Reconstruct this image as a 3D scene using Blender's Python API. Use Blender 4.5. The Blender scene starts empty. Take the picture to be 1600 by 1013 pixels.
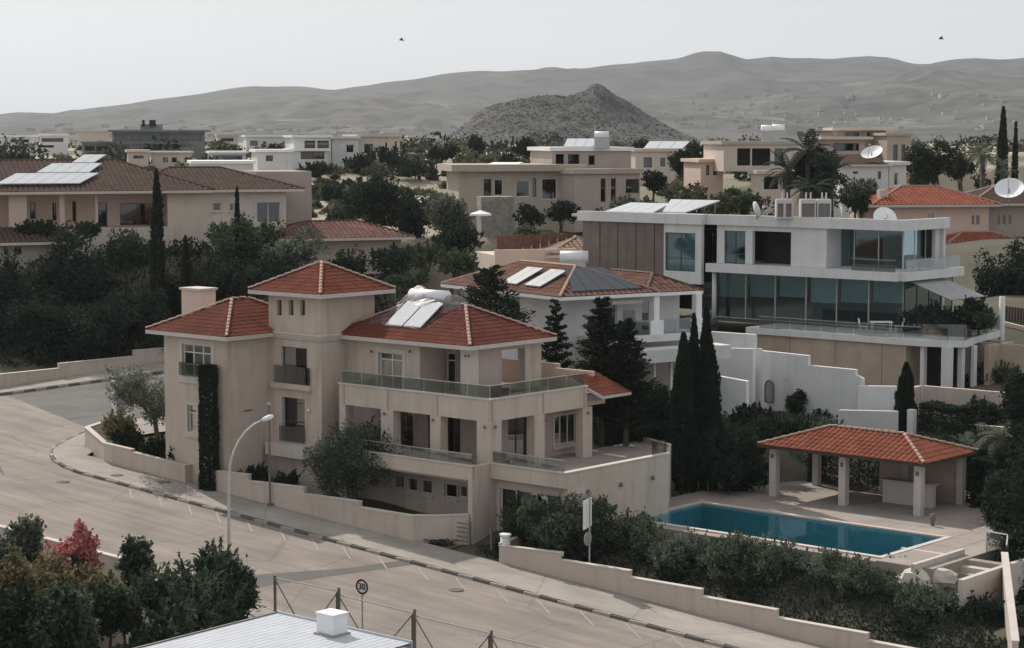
import bpy, bmesh, math, random
import numpy as np
from mathutils import Vector, Matrix
random.seed(7); RNG = np.random.default_rng(7)
SC = bpy.context.scene; COL = SC.collection

# ------------------------------------------------------------------ camera
F = 3200.0; CX = 800.0; CY = 506.5; H = 20.0
TH = math.atan((CY - 215) / F); CT, ST = math.cos(TH), math.sin(TH)
cam_d = bpy.data.cameras.new('camera'); cam = bpy.data.objects.new('camera', cam_d); COL.objects.link(cam)
cam_d.sensor_width = 36; cam_d.lens = F / 1600 * 36; cam_d.clip_start = 1; cam_d.clip_end = 30000
cam.location = (0, 0, H); cam.rotation_euler = (math.pi / 2 - TH, 0, 0)
SC.camera = cam
# ------------------------------------------------------------------ sky, sun, exposure
SUN_EL = math.radians(40); SUN_AZ = math.radians(-31)      # azimuth measured from +Y, negative = left
W = bpy.data.worlds.new('World'); SC.world = W; W.use_nodes = True
nt = W.node_tree; nt.nodes.clear()
wo = nt.nodes.new('ShaderNodeOutputWorld'); bg = nt.nodes.new('ShaderNodeBackground')
sky = nt.nodes.new('ShaderNodeTexSky'); sky.sky_type = 'NISHITA'; sky.sun_disc = False
sky.sun_elevation = SUN_EL; sky.sun_rotation = SUN_AZ; sky.air_density = 1.0; sky.dust_density = 4.0; sky.ozone_density = 1.0
hs = nt.nodes.new('ShaderNodeHueSaturation'); hs.inputs['Saturation'].default_value = 0.22
mx = nt.nodes.new('ShaderNodeMix'); mx.data_type = 'RGBA'; mx.inputs[0].default_value = 0.80
nt.links.new(sky.outputs[0], hs.inputs['Color']); nt.links.new(hs.outputs[0], mx.inputs[6])
mx.inputs[7].default_value = (7.4, 7.62, 7.9, 1)
nt.links.new(mx.outputs[2], bg.inputs[0]); bg.inputs[1].default_value = 0.1
nt.links.new(bg.outputs[0], wo.inputs[0])
sd = bpy.data.lights.new('sun', 'SUN'); sd.energy = 4.0; sd.angle = math.radians(0.6); sd.color = (1.0, 0.93, 0.84)
so = bpy.data.objects.new('sun', sd); COL.objects.link(so)
SV = Vector((math.sin(SUN_AZ) * math.cos(SUN_EL), math.cos(SUN_AZ) * math.cos(SUN_EL), math.sin(SUN_EL)))
so.rotation_euler = SV.to_track_quat('Z', 'Y').to_euler(); so.location = (0, 150, 120)
SC.view_settings.view_transform = 'Standard'; SC.view_settings.look = 'None'
SC.view_settings.exposure = 0.05; SC.view_settings.gamma = 1.0; SC.view_settings.use_curve_mapping = False
SC.cycles.max_bounces = 6; SC.cycles.transparent_max_bounces = 12; SC.cycles.volume_bounces = 0
SC.cycles.sample_clamp_indirect = 4.0

# ------------------------------------------------------------------ measuring helpers: view rays met with real planes
def ray(u, v):
    dx = (u - CX) / F; dy = -(v - CY) / F
    return (dx, CT + dy * ST, -ST + dy * CT)
def at(u, v, Y):
    r = ray(u, v); t = Y / r[1]; return Vector((r[0] * t, Y, H + r[2] * t))
def onz(u, v, z):
    r = ray(u, v); t = (z - H) / r[2]; return Vector((r[0] * t, r[1] * t, z))
class Frame:
    def __init__(s, ox, oy, A, B): s.ox, s.oy, s.A, s.B = ox, oy, A, B
    def w(s, a, b, z): return Vector((s.ox + a * s.A[0] + b * s.B[0], s.oy + a * s.A[1] + b * s.B[1], z))
    def a_at(s, u, b, z=6):
        k = (u - CX); px = s.ox + b * s.B[0]; py = s.oy + b * s.B[1]
        return (k * (py * CT - (z - H) * ST) - F * px) / (F * s.A[0] - k * s.A[1] * CT)
    def b_at(s, u, a, z=6):
        k = (u - CX); px = s.ox + a * s.A[0]; py = s.oy + a * s.A[1]
        return (k * (py * CT - (z - H) * ST) - F * px) / (F * s.B[0] - k * s.B[1] * CT)
    def z_at(s, a, b, v):
        y = s.oy + a * s.A[1] + b * s.B[1]; r = ray(0, v); return H + y * r[2] / r[1]
    def ab(s, p):
        dx, dy = p[0] - s.ox, p[1] - s.oy
        return dx * s.A[0] + dy * s.A[1], dx * s.B[0] + dy * s.B[1]
    def rect(s, ax, fx, u0, v0, u1, v1):
        f = s.a_at if ax == 'a' else s.b_at
        s0, s1 = f(u0, fx), f(u1, fx); m = (s0 + s1) / 2
        z1, z0 = [s.z_at(*((m, fx) if ax == 'a' else (fx, m)), v) for v in (v0, v1)]
        return (min(s0, s1), max(s0, s1), z0, z1)
def frame_deg(ox, oy, deg):           # B points deg degrees right of the view direction, A points 90 degrees left of it
    r = math.radians(deg); return Frame(ox, oy, (-math.cos(r), math.sin(r)), (math.sin(r), math.cos(r)))
M = Frame(-1.09, 100.0, (-.7547, .6561), (.6561, .7547))
def street(x, y):
    a, b = M.ab((x, y)); return max(-3.0, min(4.5, .06 * a))
def onS(u, v):
    r = ray(u, v); a0 = -(M.ox * M.A[0] + M.oy * M.A[1]); ar = r[0] * M.A[0] + r[1] * M.A[1]
    t = (.06 * a0 - H) / (r[2] - .06 * ar); return Vector((r[0] * t, r[1] * t, H + r[2] * t))

# ------------------------------------------------------------------ materials
MATS = {}
def mat(name, col, rough=.85, var=.12, scale=1.5, bump=0.0, metallic=0.0, island=0.0, spec=.3, col2=None, stain=0.0, fine=0.0):
    if name in MATS: return MATS[name]
    m = bpy.data.materials.new(name); m.use_nodes = True; N = m.node_tree; L = N.links
    p = N.nodes['Principled BSDF']; p.inputs['Roughness'].default_value = rough; p.inputs['Metallic'].default_value = metallic
    p.inputs['Specular IOR Level'].default_value = spec
    g = N.nodes.new('ShaderNodeNewGeometry')
    tx = N.nodes.new('ShaderNodeTexNoise'); tx.inputs['Scale'].default_value = scale; tx.inputs['Detail'].default_value = 6
    L.new(g.outputs['Position'], tx.inputs['Vector'])
    rp = N.nodes.new('ShaderNodeMapRange'); rp.inputs[1].default_value = .3; rp.inputs[2].default_value = .7
    rp.inputs[3].default_value = 1 - var; rp.inputs[4].default_value = 1 + var
    L.new(tx.outputs[0], rp.inputs[0])
    base = N.nodes.new('ShaderNodeRGB'); base.outputs[0].default_value = (*col, 1); cur = base.outputs[0]
    if col2:
        t2 = N.nodes.new('ShaderNodeTexNoise'); t2.inputs['Scale'].default_value = scale * .23; t2.inputs['Detail'].default_value = 8
        L.new(g.outputs['Position'], t2.inputs['Vector'])
        r2 = N.nodes.new('ShaderNodeMapRange'); r2.inputs[1].default_value = .42; r2.inputs[2].default_value = .58
        L.new(t2.outputs[0], r2.inputs[0])
        mm = N.nodes.new('ShaderNodeMix'); mm.data_type = 'RGBA'; L.new(r2.outputs[0], mm.inputs[0]); L.new(cur, mm.inputs[6]); mm.inputs[7].default_value = (*col2, 1)
        cur = mm.outputs[2]
    if stain:      # vertical weather streaks
        mp = N.nodes.new('ShaderNodeMapping'); mp.inputs['Scale'].default_value = (2.2, 2.2, .22); L.new(g.outputs['Position'], mp.inputs[0])
        t3 = N.nodes.new('ShaderNodeTexNoise'); t3.inputs['Scale'].default_value = 1.0; t3.inputs['Detail'].default_value = 5; L.new(mp.outputs[0], t3.inputs['Vector'])
        r3 = N.nodes.new('ShaderNodeMapRange'); r3.inputs[1].default_value = .5; r3.inputs[2].default_value = .75; r3.inputs[3].default_value = 1; r3.inputs[4].default_value = 1 - stain
        L.new(t3.outputs[0], r3.inputs[0])
        vm = N.nodes.new('ShaderNodeVectorMath'); vm.operation = 'SCALE'; L.new(cur, vm.inputs[0]); L.new(r3.outputs[0], vm.inputs['Scale']); cur = vm.outputs[0]
    vm = N.nodes.new('ShaderNodeVectorMath'); vm.operation = 'SCALE'; L.new(cur, vm.inputs[0]); L.new(rp.outputs[0], vm.inputs['Scale']); cur = vm.outputs[0]
    if island:
        ri = N.nodes.new('ShaderNodeMapRange'); ri.inputs[3].default_value = 1 - island; ri.inputs[4].default_value = 1 + island
        L.new(g.outputs['Random Per Island'], ri.inputs[0])
        v2 = N.nodes.new('ShaderNodeVectorMath'); v2.operation = 'SCALE'; L.new(cur, v2.inputs[0]); L.new(ri.outputs[0], v2.inputs['Scale']); cur = v2.outputs[0]
    L.new(cur, p.inputs['Base Color'])
    if bump:
        t4 = N.nodes.new('ShaderNodeTexNoise'); t4.inputs['Scale'].default_value = fine or scale * 8; t4.inputs['Detail'].default_value = 5; L.new(g.outputs['Position'], t4.inputs['Vector'])
        bp = N.nodes.new('ShaderNodeBump'); bp.inputs['Strength'].default_value = bump; bp.inputs['Distance'].default_value = .05
        L.new(t4.outputs[0], bp.inputs['Height']); L.new(bp.outputs[0], p.inputs['Normal'])
    MATS[name] = m; return m
def glass(name, tint, gloss=.12, rough=.03, gcol=(1, 1, 1), gr=.5):
    m = bpy.data.materials.new(name); m.use_nodes = True; N = m.node_tree; L = N.links; N.nodes.clear()
    o = N.nodes.new('ShaderNodeOutputMaterial'); t = N.nodes.new('ShaderNodeBsdfTransparent'); t.inputs[0].default_value = (*tint, 1)
    g = N.nodes.new('ShaderNodeBsdfGlossy'); g.inputs[0].default_value = (*gcol, 1); g.inputs['Roughness'].default_value = rough
    lw = N.nodes.new('ShaderNodeLayerWeight'); lw.inputs[0].default_value = .35
    r = N.nodes.new('ShaderNodeMapRange'); r.inputs[3].default_value = gloss; r.inputs[4].default_value = min(1, gloss + gr)
    L.new(lw.outputs['Fresnel'], r.inputs[0]); x = N.nodes.new('ShaderNodeMixShader')
    L.new(r.outputs[0], x.inputs[0]); L.new(t.outputs[0], x.inputs[1]); L.new(g.outputs[0], x.inputs[2]); L.new(x.outputs[0], o.inputs[0])
    MATS[name] = m; return m
def leaf(name, c1, c2, trans=.25):
    m = bpy.data.materials.new(name); m.use_nodes = True; N = m.node_tree; L = N.links; N.nodes.clear()
    o = N.nodes.new('ShaderNodeOutputMaterial'); d = N.nodes.new('ShaderNodeBsdfPrincipled'); d.inputs['Roughness'].default_value = .85
    d.inputs['Specular IOR Level'].default_value = .08
    t = N.nodes.new('ShaderNodeBsdfTranslucent'); x = N.nodes.new('ShaderNodeMixShader'); x.inputs[0].default_value = trans
    g = N.nodes.new('ShaderNodeNewGeometry'); n = N.nodes.new('ShaderNodeTexNoise'); n.inputs['Scale'].default_value = .9; n.inputs['Detail'].default_value = 3
    L.new(g.outputs['Position'], n.inputs['Vector'])
    a = N.nodes.new('ShaderNodeMath'); a.operation = 'ADD'; L.new(g.outputs['Random Per Island'], a.inputs[0]); L.new(n.outputs[0], a.inputs[1])
    r = N.nodes.new('ShaderNodeMapRange'); r.inputs[1].default_value = .35; r.inputs[2].default_value = 1.4; L.new(a.outputs[0], r.inputs[0])
    mm = N.nodes.new('ShaderNodeMix'); mm.data_type = 'RGBA'; L.new(r.outputs[0], mm.inputs[0]); mm.inputs[6].default_value = (*c1, 1); mm.inputs[7].default_value = (*c2, 1)
    L.new(mm.outputs[2], d.inputs['Base Color']); L.new(mm.outputs[2], t.inputs[0])
    L.new(d.outputs[0], x.inputs[1]); L.new(t.outputs[0], x.inputs[2]); L.new(x.outputs[0], o.inputs[0])
    MATS[name] = m; return m
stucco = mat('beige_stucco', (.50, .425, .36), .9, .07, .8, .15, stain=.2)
stucco_pale = mat('pale_trim_stucco', (.52, .47, .43), .9, .05, .8, .1, stain=.08)
wallst = mat('garden_wall_render', (.49, .415, .355), .9, .07, .6, .2, stain=.16)
white = mat('white_render', (.60, .595, .585), .85, .05, .7, .1, stain=.10)
whitew = mat('white_garden_wall', (.66, .655, .65), .85, .05, .7, .1, stain=.1)
whitec = mat('white_paint', (.78, .78, .77), .6, .04, 1, 0)
cream = mat('cream_render', (.56, .48, .41), .9, .06, .6, .1, stain=.08)
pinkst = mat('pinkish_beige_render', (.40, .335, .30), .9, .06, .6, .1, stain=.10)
peach = mat('peach_render', (.60, .46, .38), .9, .05, .6, .1)
sand = mat('sand_render', (.40, .345, .29), .9, .06, .6, .1, stain=.08)
tile_m = mat('terracotta_tile', (.158, .049, .031), .9, .15, .9, 0, island=.12, col2=(.125, .044, .033), spec=.05)
tile_l = mat('pavilion_terracotta_tile', (.19, .064, .040), .9, .15, .9, 0, island=.12, spec=.05)
tile_b = mat('brown_roof_tile', (.085, .060, .050), .9, .1, .8, 0, island=.08, spec=.03)
tile_u = mat('roof_underlay', (.13, .045, .032), .9, .1, 1, 0, spec=.03)
tile_ub = mat('brown_roof_underlay', (.07, .048, .04), .9, .1, 1, 0, spec=.03)
cap_m = mat('cream_ridge_mortar', (.34, .225, .175), .8, .12, 3, 0)
dark_cap = mat('brown_ridge', (.10, .06, .05), .8, .1, 2, 0)
road_m = mat('asphalt_worn', (.235, .20, .174), .9, .13, .35, .1, col2=(.21, .18, .157))
road_d = mat('asphalt_dark_tree_shade', (.115, .108, .104), .9, .12, .5, .1)  # darker asphalt, with the roadside trees' shade also put into its colour
pave_m = mat('concrete_paving', (.30, .27, .24), .9, .10, .7, .15, col2=(.26, .235, .21))
patch_m = mat('asphalt_patch', (.11, .10, .093), .9, .1, 1, .1)
kerb_w = mat('kerb_pale', (.33, .30, .27), .9, .1, 2, .1)
kerb_b = mat('kerb_dark', (.12, .11, .10), .9, .2, 2, .1)
paint = mat('road_paint', (.31, .29, .27), .8, .2, 6, 0)
deck_m = mat('pool_deck_stone', (.31, .265, .235), .85, .08, .8, .1, col2=(.27, .23, .205))
coping_m = mat('pool_coping', (.50, .40, .36), .8, .08, 2, .1)
basin_m = mat('pool_tile', (.13, .27, .30), .5, .1, 3, 0)
soil = mat('dry_soil', (.37, .305, .235), .95, .2, .05, .3, col2=(.11, .115, .07))
gsoil = mat('garden_soil', (.10, .085, .06), .95, .3, .8, .3, col2=(.045, .06, .03))
wood = mat('brown_cladding', (.165, .135, .12), .7, .12, 1.0, .1)
woodd = mat('dark_timber', (.06, .045, .035), .8, .15, 2, 0)
stone_c = mat('travertine_cladding', (.45, .36, .29), .8, .10, .8, .15, col2=(.39, .31, .25))
stone_r = mat('rubble_stone', (.25, .23, .20), .9, .3, 2.5, .5)
steel = mat('galvanised_steel', (.34, .33, .32), .55, .1, 3, 0, metallic=.3)
steel_d = mat('brown_painted_steel', (.16, .14, .13), .6, .1, 3, 0)
pole_m = mat('pale_pole_paint', (.50, .48, .46), .5, .05, 3, 0)
sheet_m = mat('white_metal_sheet', (.44, .46, .50), .45, .07, .8, 0, stain=.06)
dish_m = mat('dish_white', (.72, .72, .72), .5, .04, 2, 0)
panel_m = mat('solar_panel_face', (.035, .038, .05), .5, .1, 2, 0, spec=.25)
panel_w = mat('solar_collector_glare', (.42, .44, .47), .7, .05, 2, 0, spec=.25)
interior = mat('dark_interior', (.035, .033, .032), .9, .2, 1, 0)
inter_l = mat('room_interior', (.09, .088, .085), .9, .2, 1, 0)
framew = mat('white_window_frame', (.62, .61, .58), .5, .04, 2, 0)
framed = mat('dark_window_frame', (.06, .06, .06), .5, .1, 2, 0)
curtain = mat('curtain', (.40, .42, .42), .9, .12, 3, 0)
blind = mat('roller_blind', (.50, .54, .54), .8, .06, 2, 0)
bark = mat('bark', (.10, .085, .07), .95, .25, 3, .4)
awn = mat('awning_cloth', (.33, .33, .33), .9, .1, 2, 0)
black = mat('black_paint', (.012, .012, .013), .6, .1, 3, 0)
red_p = mat('sign_red', (.10, .015, .015), .6, .1, 3, 0)
plast = mat('white_plastic', (.74, .75, .76), .5, .05, 2, 0)
poly_m = mat('plastic_sheet', (.66, .64, .63), .35, .12, 3, .3)
rust = mat('rust_red_panel', (.13, .06, .045), .8, .2, 2, 0)
grassm = mat('grass', (.06, .075, .035), .9, .3, 1, .3)
rail_g = glass('railing_glass', (.66, .70, .70), .05)
win_g = glass('window_glass', (.17, .19, .20), .07)
cur_g = glass('curtain_wall_glass', (.42, .55, .57), .12, .05, (.52, .68, .71))
water_m = glass('pool_water', (.50, .80, .88), .04, .05, (.7, .88, 1), .2)
g_dark = leaf('foliage_dark', (.020, .029, .023), (.040, .054, .038), .2)
g_cyp = leaf('foliage_cypress', (.014, .022, .016), (.030, .042, .026), .15)
g_olive = leaf('foliage_olive', (.055, .068, .052), (.17, .19, .145), .35)
g_shrub = leaf('foliage_shrub', (.035, .050, .035), (.13, .155, .105), .35)
g_green = leaf('foliage_green', (.030, .048, .028), (.075, .10, .055))
g_near = leaf('foliage_oleander', (.022, .038, .028), (.085, .11, .075), .32)
g_gold = leaf('foliage_dry_gold', (.07, .068, .035), (.27, .23, .13))
g_pink = leaf('bougainvillea', (.24, .07, .07), (.60, .25, .23), .35)
g_dry = leaf('scrub_leaf', (.045, .052, .033), (.13, .13, .08))
g_hill = leaf('hill_scrub_leaf', (.022, .026, .023), (.05, .05, .040))

def wear(m, ang, lo=.82, hi=1.16):          # long faint streaks along the direction of travel, plus fine cracks
    N = m.node_tree; L = N.links; p = N.nodes['Principled BSDF']; src = p.inputs['Base Color'].links[0].from_socket
    g = N.nodes.new('ShaderNodeNewGeometry'); a = N.nodes.new('ShaderNodeMapping'); a.vector_type = 'TEXTURE'; a.inputs['Rotation'].default_value = (0, 0, ang); a.inputs['Scale'].default_value = (9, .8, 1); L.new(g.outputs['Position'], a.inputs[0])
    n = N.nodes.new('ShaderNodeTexNoise'); n.inputs['Scale'].default_value = 1; n.inputs['Detail'].default_value = 7; n.inputs['Roughness'].default_value = .65; L.new(a.outputs[0], n.inputs['Vector'])
    r = N.nodes.new('ShaderNodeMapRange'); r.inputs[1].default_value = .35; r.inputs[2].default_value = .65; r.inputs[3].default_value = lo; r.inputs[4].default_value = hi; L.new(n.outputs[0], r.inputs[0])
    v = N.nodes.new('ShaderNodeTexVoronoi'); v.feature = 'DISTANCE_TO_EDGE'; v.inputs['Scale'].default_value = .16; L.new(g.outputs['Position'], v.inputs['Vector'])
    n2 = N.nodes.new('ShaderNodeTexNoise'); n2.inputs['Scale'].default_value = .8; n2.inputs['Detail'].default_value = 6; L.new(g.outputs['Position'], n2.inputs['Vector'])
    mxv = N.nodes.new('ShaderNodeMix'); mxv.data_type = 'VECTOR'; mxv.inputs[0].default_value = .12; L.new(g.outputs['Position'], mxv.inputs[4]); L.new(n2.outputs['Color'], mxv.inputs[5]); L.new(mxv.outputs[1], v.inputs['Vector'])
    c = N.nodes.new('ShaderNodeMapRange'); c.inputs[1].default_value = .0; c.inputs[2].default_value = .012; c.inputs[3].default_value = .78; c.inputs[4].default_value = 1; L.new(v.outputs['Distance'], c.inputs[0])
    mu = N.nodes.new('ShaderNodeMath'); mu.operation = 'MULTIPLY'; L.new(r.outputs[0], mu.inputs[0]); L.new(c.outputs[0], mu.inputs[1])
    s_ = N.nodes.new('ShaderNodeVectorMath'); s_.operation = 'SCALE'; L.new(src, s_.inputs[0]); L.new(mu.outputs[0], s_.inputs['Scale']); L.new(s_.outputs[0], p.inputs['Base Color'])
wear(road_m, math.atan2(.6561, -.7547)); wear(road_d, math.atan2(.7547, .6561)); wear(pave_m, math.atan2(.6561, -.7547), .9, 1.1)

# ------------------------------------------------------------------ mesh building
class MB:
    def __init__(s): s.v = []; s.f = []
    def poly(s, pts):
        i = len(s.v); s.v += [tuple(p) for p in pts]; s.f.append(tuple(range(i, i + len(pts)))); return s
    def hexa(s, p):          # p: 4 bottom + 4 top
        i = len(s.v); s.v += [tuple(q) for q in p]
        for q in ((3, 2, 1, 0), (4, 5, 6, 7), (0, 1, 5, 4), (1, 2, 6, 5), (2, 3, 7, 6), (3, 0, 4, 7)): s.f.append(tuple(i + k for k in q))
        return s
    def box(s, fr, a0, a1, b0, b1, z0, z1):
        c = [(a0, b0), (a1, b0), (a1, b1), (a0, b1)]
        return s.hexa([fr.w(a, b, z0) for a, b in c] + [fr.w(a, b, z1) for a, b in c])
    def prism(s, pts, z0, z1):
        n = len(pts); i = len(s.v); zz = z0 if hasattr(z0, '__len__') else [z0] * n; zt = z1 if hasattr(z1, '__len__') else [z1] * n
        s.v += [(p[0], p[1], zz[k]) for k, p in enumerate(pts)] + [(p[0], p[1], zt[k]) for k, p in enumerate(pts)]
        s.f.append(tuple(i + k for k in range(n))[::-1]); s.f.append(tuple(i + n + k for k in range(n)))
        for k in range(n): j = (k + 1) % n; s.f.append((i + k, i + j, i + n + j, i + n + k))
        return s
    def tube(s, pts, rad, n=8, caps=True):
        pts = [Vector(p) for p in pts]; rad = rad if hasattr(rad, '__len__') else [rad] * len(pts); i0 = len(s.v); up = Vector((.13, .21, 1)).normalized()
        for k, p in enumerate(pts):
            d = (pts[min(k + 1, len(pts) - 1)] - pts[max(k - 1, 0)]).normalized()
            x = d.cross(up)
            if x.length < .05: x = d.cross(Vector((1, 0, 0)))
            x.normalize(); y = d.cross(x)
            for j in range(n):
                t = 2 * math.pi * j / n; s.v.append(tuple(p + (x * math.cos(t) + y * math.sin(t)) * rad[k]))
        for k in range(len(pts) - 1):
            for j in range(n):
                a = i0 + k * n + j; b = i0 + k * n + (j + 1) % n; s.f.append((a, b, b + n, a + n))
        if caps:
            s.f.append(tuple(i0 + j for j in range(n))[::-1]); s.f.append(tuple(i0 + (len(pts) - 1) * n + j for j in range(n)))
        return s
    def ball(s, c, r, n=10, m=6, sc=(1, 1, 1)):
        i0 = len(s.v)
        for k in range(m + 1):
            ph = math.pi * k / m
            for j in range(n):
                t = 2 * math.pi * j / n
                s.v.append((c[0] + r * sc[0] * math.sin(ph) * math.cos(t), c[1] + r * sc[1] * math.sin(ph) * math.sin(t), c[2] + r * sc[2] * math.cos(ph)))
        for k in range(m):
            for j in range(n):
                a = i0 + k * n + j; b = i0 + k * n + (j + 1) % n; s.f.append((a, a + n, b + n, b))
        return s
    def wall(s, fr, ax, fx, s0, s1, z0, z1, th, holes=()):
        P = (lambda q, t, z: fr.w(q, t, z)) if ax == 'a' else (lambda q, t, z: fr.w(t, q, z))
        xs = sorted({s0, s1, *[min(max(q, s0), s1) for h in holes for q in h[:2]]}); zs = sorted({z0, z1, *[min(max(q, z0), z1) for h in holes for q in h[2:4]]})
        nx, nz = len(xs) - 1, len(zs) - 1
        def solid(i, j):
            if i < 0 or j < 0 or i >= nx or j >= nz: return False
            cx, cz = (xs[i] + xs[i + 1]) / 2, (zs[j] + zs[j + 1]) / 2
            return not any(h[0] < cx < h[1] and h[2] < cz < h[3] for h in holes)
        f0, f1 = fx, fx + th
        for i in range(nx):
            for j in range(nz):
                if not solid(i, j): continue
                a, b, c, d = xs[i], xs[i + 1], zs[j], zs[j + 1]
                s.poly([P(a, f0, c), P(b, f0, c), P(b, f0, d), P(a, f0, d)]); s.poly([P(a, f1, c), P(a, f1, d), P(b, f1, d), P(b, f1, c)])
                if not solid(i - 1, j): s.poly([P(a, f0, c), P(a, f0, d), P(a, f1, d), P(a, f1, c)])
                if not solid(i + 1, j): s.poly([P(b, f0, c), P(b, f1, c), P(b, f1, d), P(b, f0, d)])
                if not solid(i, j - 1): s.poly([P(a, f0, c), P(a, f1, c), P(b, f1, c), P(b, f0, c)])
                if not solid(i, j + 1): s.poly([P(a, f0, d), P(b, f0, d), P(b, f1, d), P(a, f1, d)])
        return s
    def mesh(s, name, base=(0, 0, 0), weld=True):
        me = bpy.data.meshes.new(name); b = Vector(base)
        me.from_pydata([tuple(Vector(v) - b) for v in s.v], [], s.f)
        bm = bmesh.new(); bm.from_mesh(me)
        if weld: bmesh.ops.remove_doubles(bm, verts=bm.verts, dist=.0005)
        bmesh.ops.recalc_face_normals(bm, faces=bm.faces); bm.to_mesh(me); bm.free(); return me
def props(o, label=None, cat=None, group=None, kind=None):
    if label: o['label'] = label
    if cat: o['category'] = cat
    if group: o['group'] = group
    if kind: o['kind'] = kind
    return o
def single(name, mb, m, label=None, cat=None, group=None, kind=None, base=None, smooth=False):
    if base is None: base = (sum(v[0] for v in mb.v) / len(mb.v), sum(v[1] for v in mb.v) / len(mb.v), min(v[2] for v in mb.v))
    me = mb.mesh(name, base); me.materials.append(m); o = bpy.data.objects.new(name, me); o.location = base; COL.objects.link(o)
    if smooth: me.polygons.foreach_set('use_smooth', [True] * len(me.polygons))
    return props(o, label, cat, group, kind)
class Thing:
    def __init__(s, name, label, cat, base, group=None, kind=None):
        s.o = bpy.data.objects.new(name, None); s.o.location = base; s.o.empty_display_size = .5; COL.objects.link(s.o); s.b = Vector(base)
        props(s.o, label, cat, group, kind)
    def part(s, name, mb, m, parent=None, label=None, kind=None, smooth=False, weld=True):
        me = mb.mesh(name, s.b, weld); me.materials.append(m); o = bpy.data.objects.new(name, me); COL.objects.link(o); o.parent = parent or s.o
        if smooth: me.polygons.foreach_set('use_smooth', [True] * len(me.polygons))
        return props(o, label, None, None, kind)
    def inst(s, name, me, mtx, parent=None):       # mtx in world space
        o = bpy.data.objects.new(name, me); COL.objects.link(o); o.parent = parent or s.o
        o.matrix_local = Matrix.Translation(-s.b) @ mtx; return o
def copy_tree(root, loc, rz=0, sc=(1, 1, 1), label=None):
    r = root.copy(); COL.objects.link(r); r.location = loc; r.rotation_euler = (0, 0, rz); r.scale = sc
    if label: r['label'] = label
    for ch in list(root.children):
        c = ch.copy(); COL.objects.link(c); c.parent = r
        for g in ch.children:
            d = g.copy(); COL.objects.link(d); d.parent = c
    return r

def window(T, fr, ax, fx, rc, nx=1, ny=1, fm=None, gm=None, recess=.12, bar=.06, name='window', surround=None, blindm=None, split=None):
    """frame with bars + one pane object per light, standing in an opening of the wall"""
    fm = fm or framew; gm = gm or win_g
    s0, s1, z0, z1 = rc; t0 = fx + recess; P = (lambda q, t, z: fr.w(q, t, z)) if ax == 'a' else (lambda q, t, z: fr.w(t, q, z))
    xs = [s0 + (s1 - s0) * i / nx for i in range(nx + 1)]; zs = split and [z0] + [z0 + (z1 - z0) * q for q in split] + [z1] or [z0 + (z1 - z0) * i / ny for i in range(ny + 1)]
    holes = []
    for i in range(nx):
        for j in range(len(zs) - 1):
            l = bar if i == 0 else bar / 2; r = bar if i == nx - 1 else bar / 2; b = bar if j == 0 else bar / 2; t = bar if j == len(zs) - 2 else bar / 2
            holes.append((xs[i] + l, xs[i + 1] - r, zs[j] + b, zs[j + 1] - t))
    w = T.part(name, MB().wall(fr, ax, t0, s0, s1, z0, z1, .06, holes), fm)
    for h in holes:
        m = MB(); m.poly([P(h[0], t0 + .03, h[2]), P(h[1], t0 + .03, h[2]), P(h[1], t0 + .03, h[3]), P(h[0], t0 + .03, h[3])])
        T.part('pane', m, gm, w)
    if blindm:
        m = MB(); m.wall(fr, ax, t0 + .25, s0 + .05, s1 - .05, z0 + (z1 - z0) * blindm[1], z1 - .03, .03); T.part('blind', m, blindm[0], w)
    if surround:
        k = surround
        m = MB().wall(fr, ax, fx - .04, s0 - k, s1 + k, z0 - (k if name == 'window' else 0), z1 + k, .06, [(s0, s1, z0 - (0 if name == 'window' else 1), z1)])
        T.part('window_surround', m, stucco_pale, w)
        if name == 'window': T.part('sill', MB().wall(fr, ax, fx - .12, s0 - k - .05, s1 + k + .05, z0 - k - .08, z0 - k, .16), stucco_pale, w)
    return w

def tiles(mb, p0, p1, up, L, m0, m1, W, dx=.30, dq=.40, r=.125, h=.07, jit=.007):
    """barrel tiles on one slope: eave p0->p1, in-slope unit vector up, length L, hip insets m0/m1 per metre up"""
    e = (p1 - p0).normalized(); n = e.cross(up).normalized()
    if n.z < 0: n = -n
    i0 = 0
    nq = int(L / dq + .999); ns = int(W / dx)
    off = (W - ns * dx) / 2
    for j in range(nq):
        q0 = j * dq; q1 = min(q0 + dq * 1.12, L)
        for i in range(ns):
            s = off + (i + .5) * dx; qm = (q0 + q1) / 2
            if s < qm * m0 + .02 or s > W - qm * m1 - .02: continue
            c0 = p0 + e * s + up * (q0 - .02) + n * (.028 + random.uniform(-jit, jit)); c1 = p0 + e * s + up * q1 + n * .010
            k = len(mb.v)
            for c, rr in ((c0, r), (c1, r * .86)):
                for t in (0, .33, .67, 1):
                    an = math.pi * t; mb.v.append(tuple(c + e * (-math.cos(an) * rr) + n * (math.sin(an) * h)))
            for t in range(3): mb.f.append((k + t, k + t + 1, k + 5 + t, k + 4 + t))
            mb.f.append((k + 3, k + 2, k + 1, k))
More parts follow.
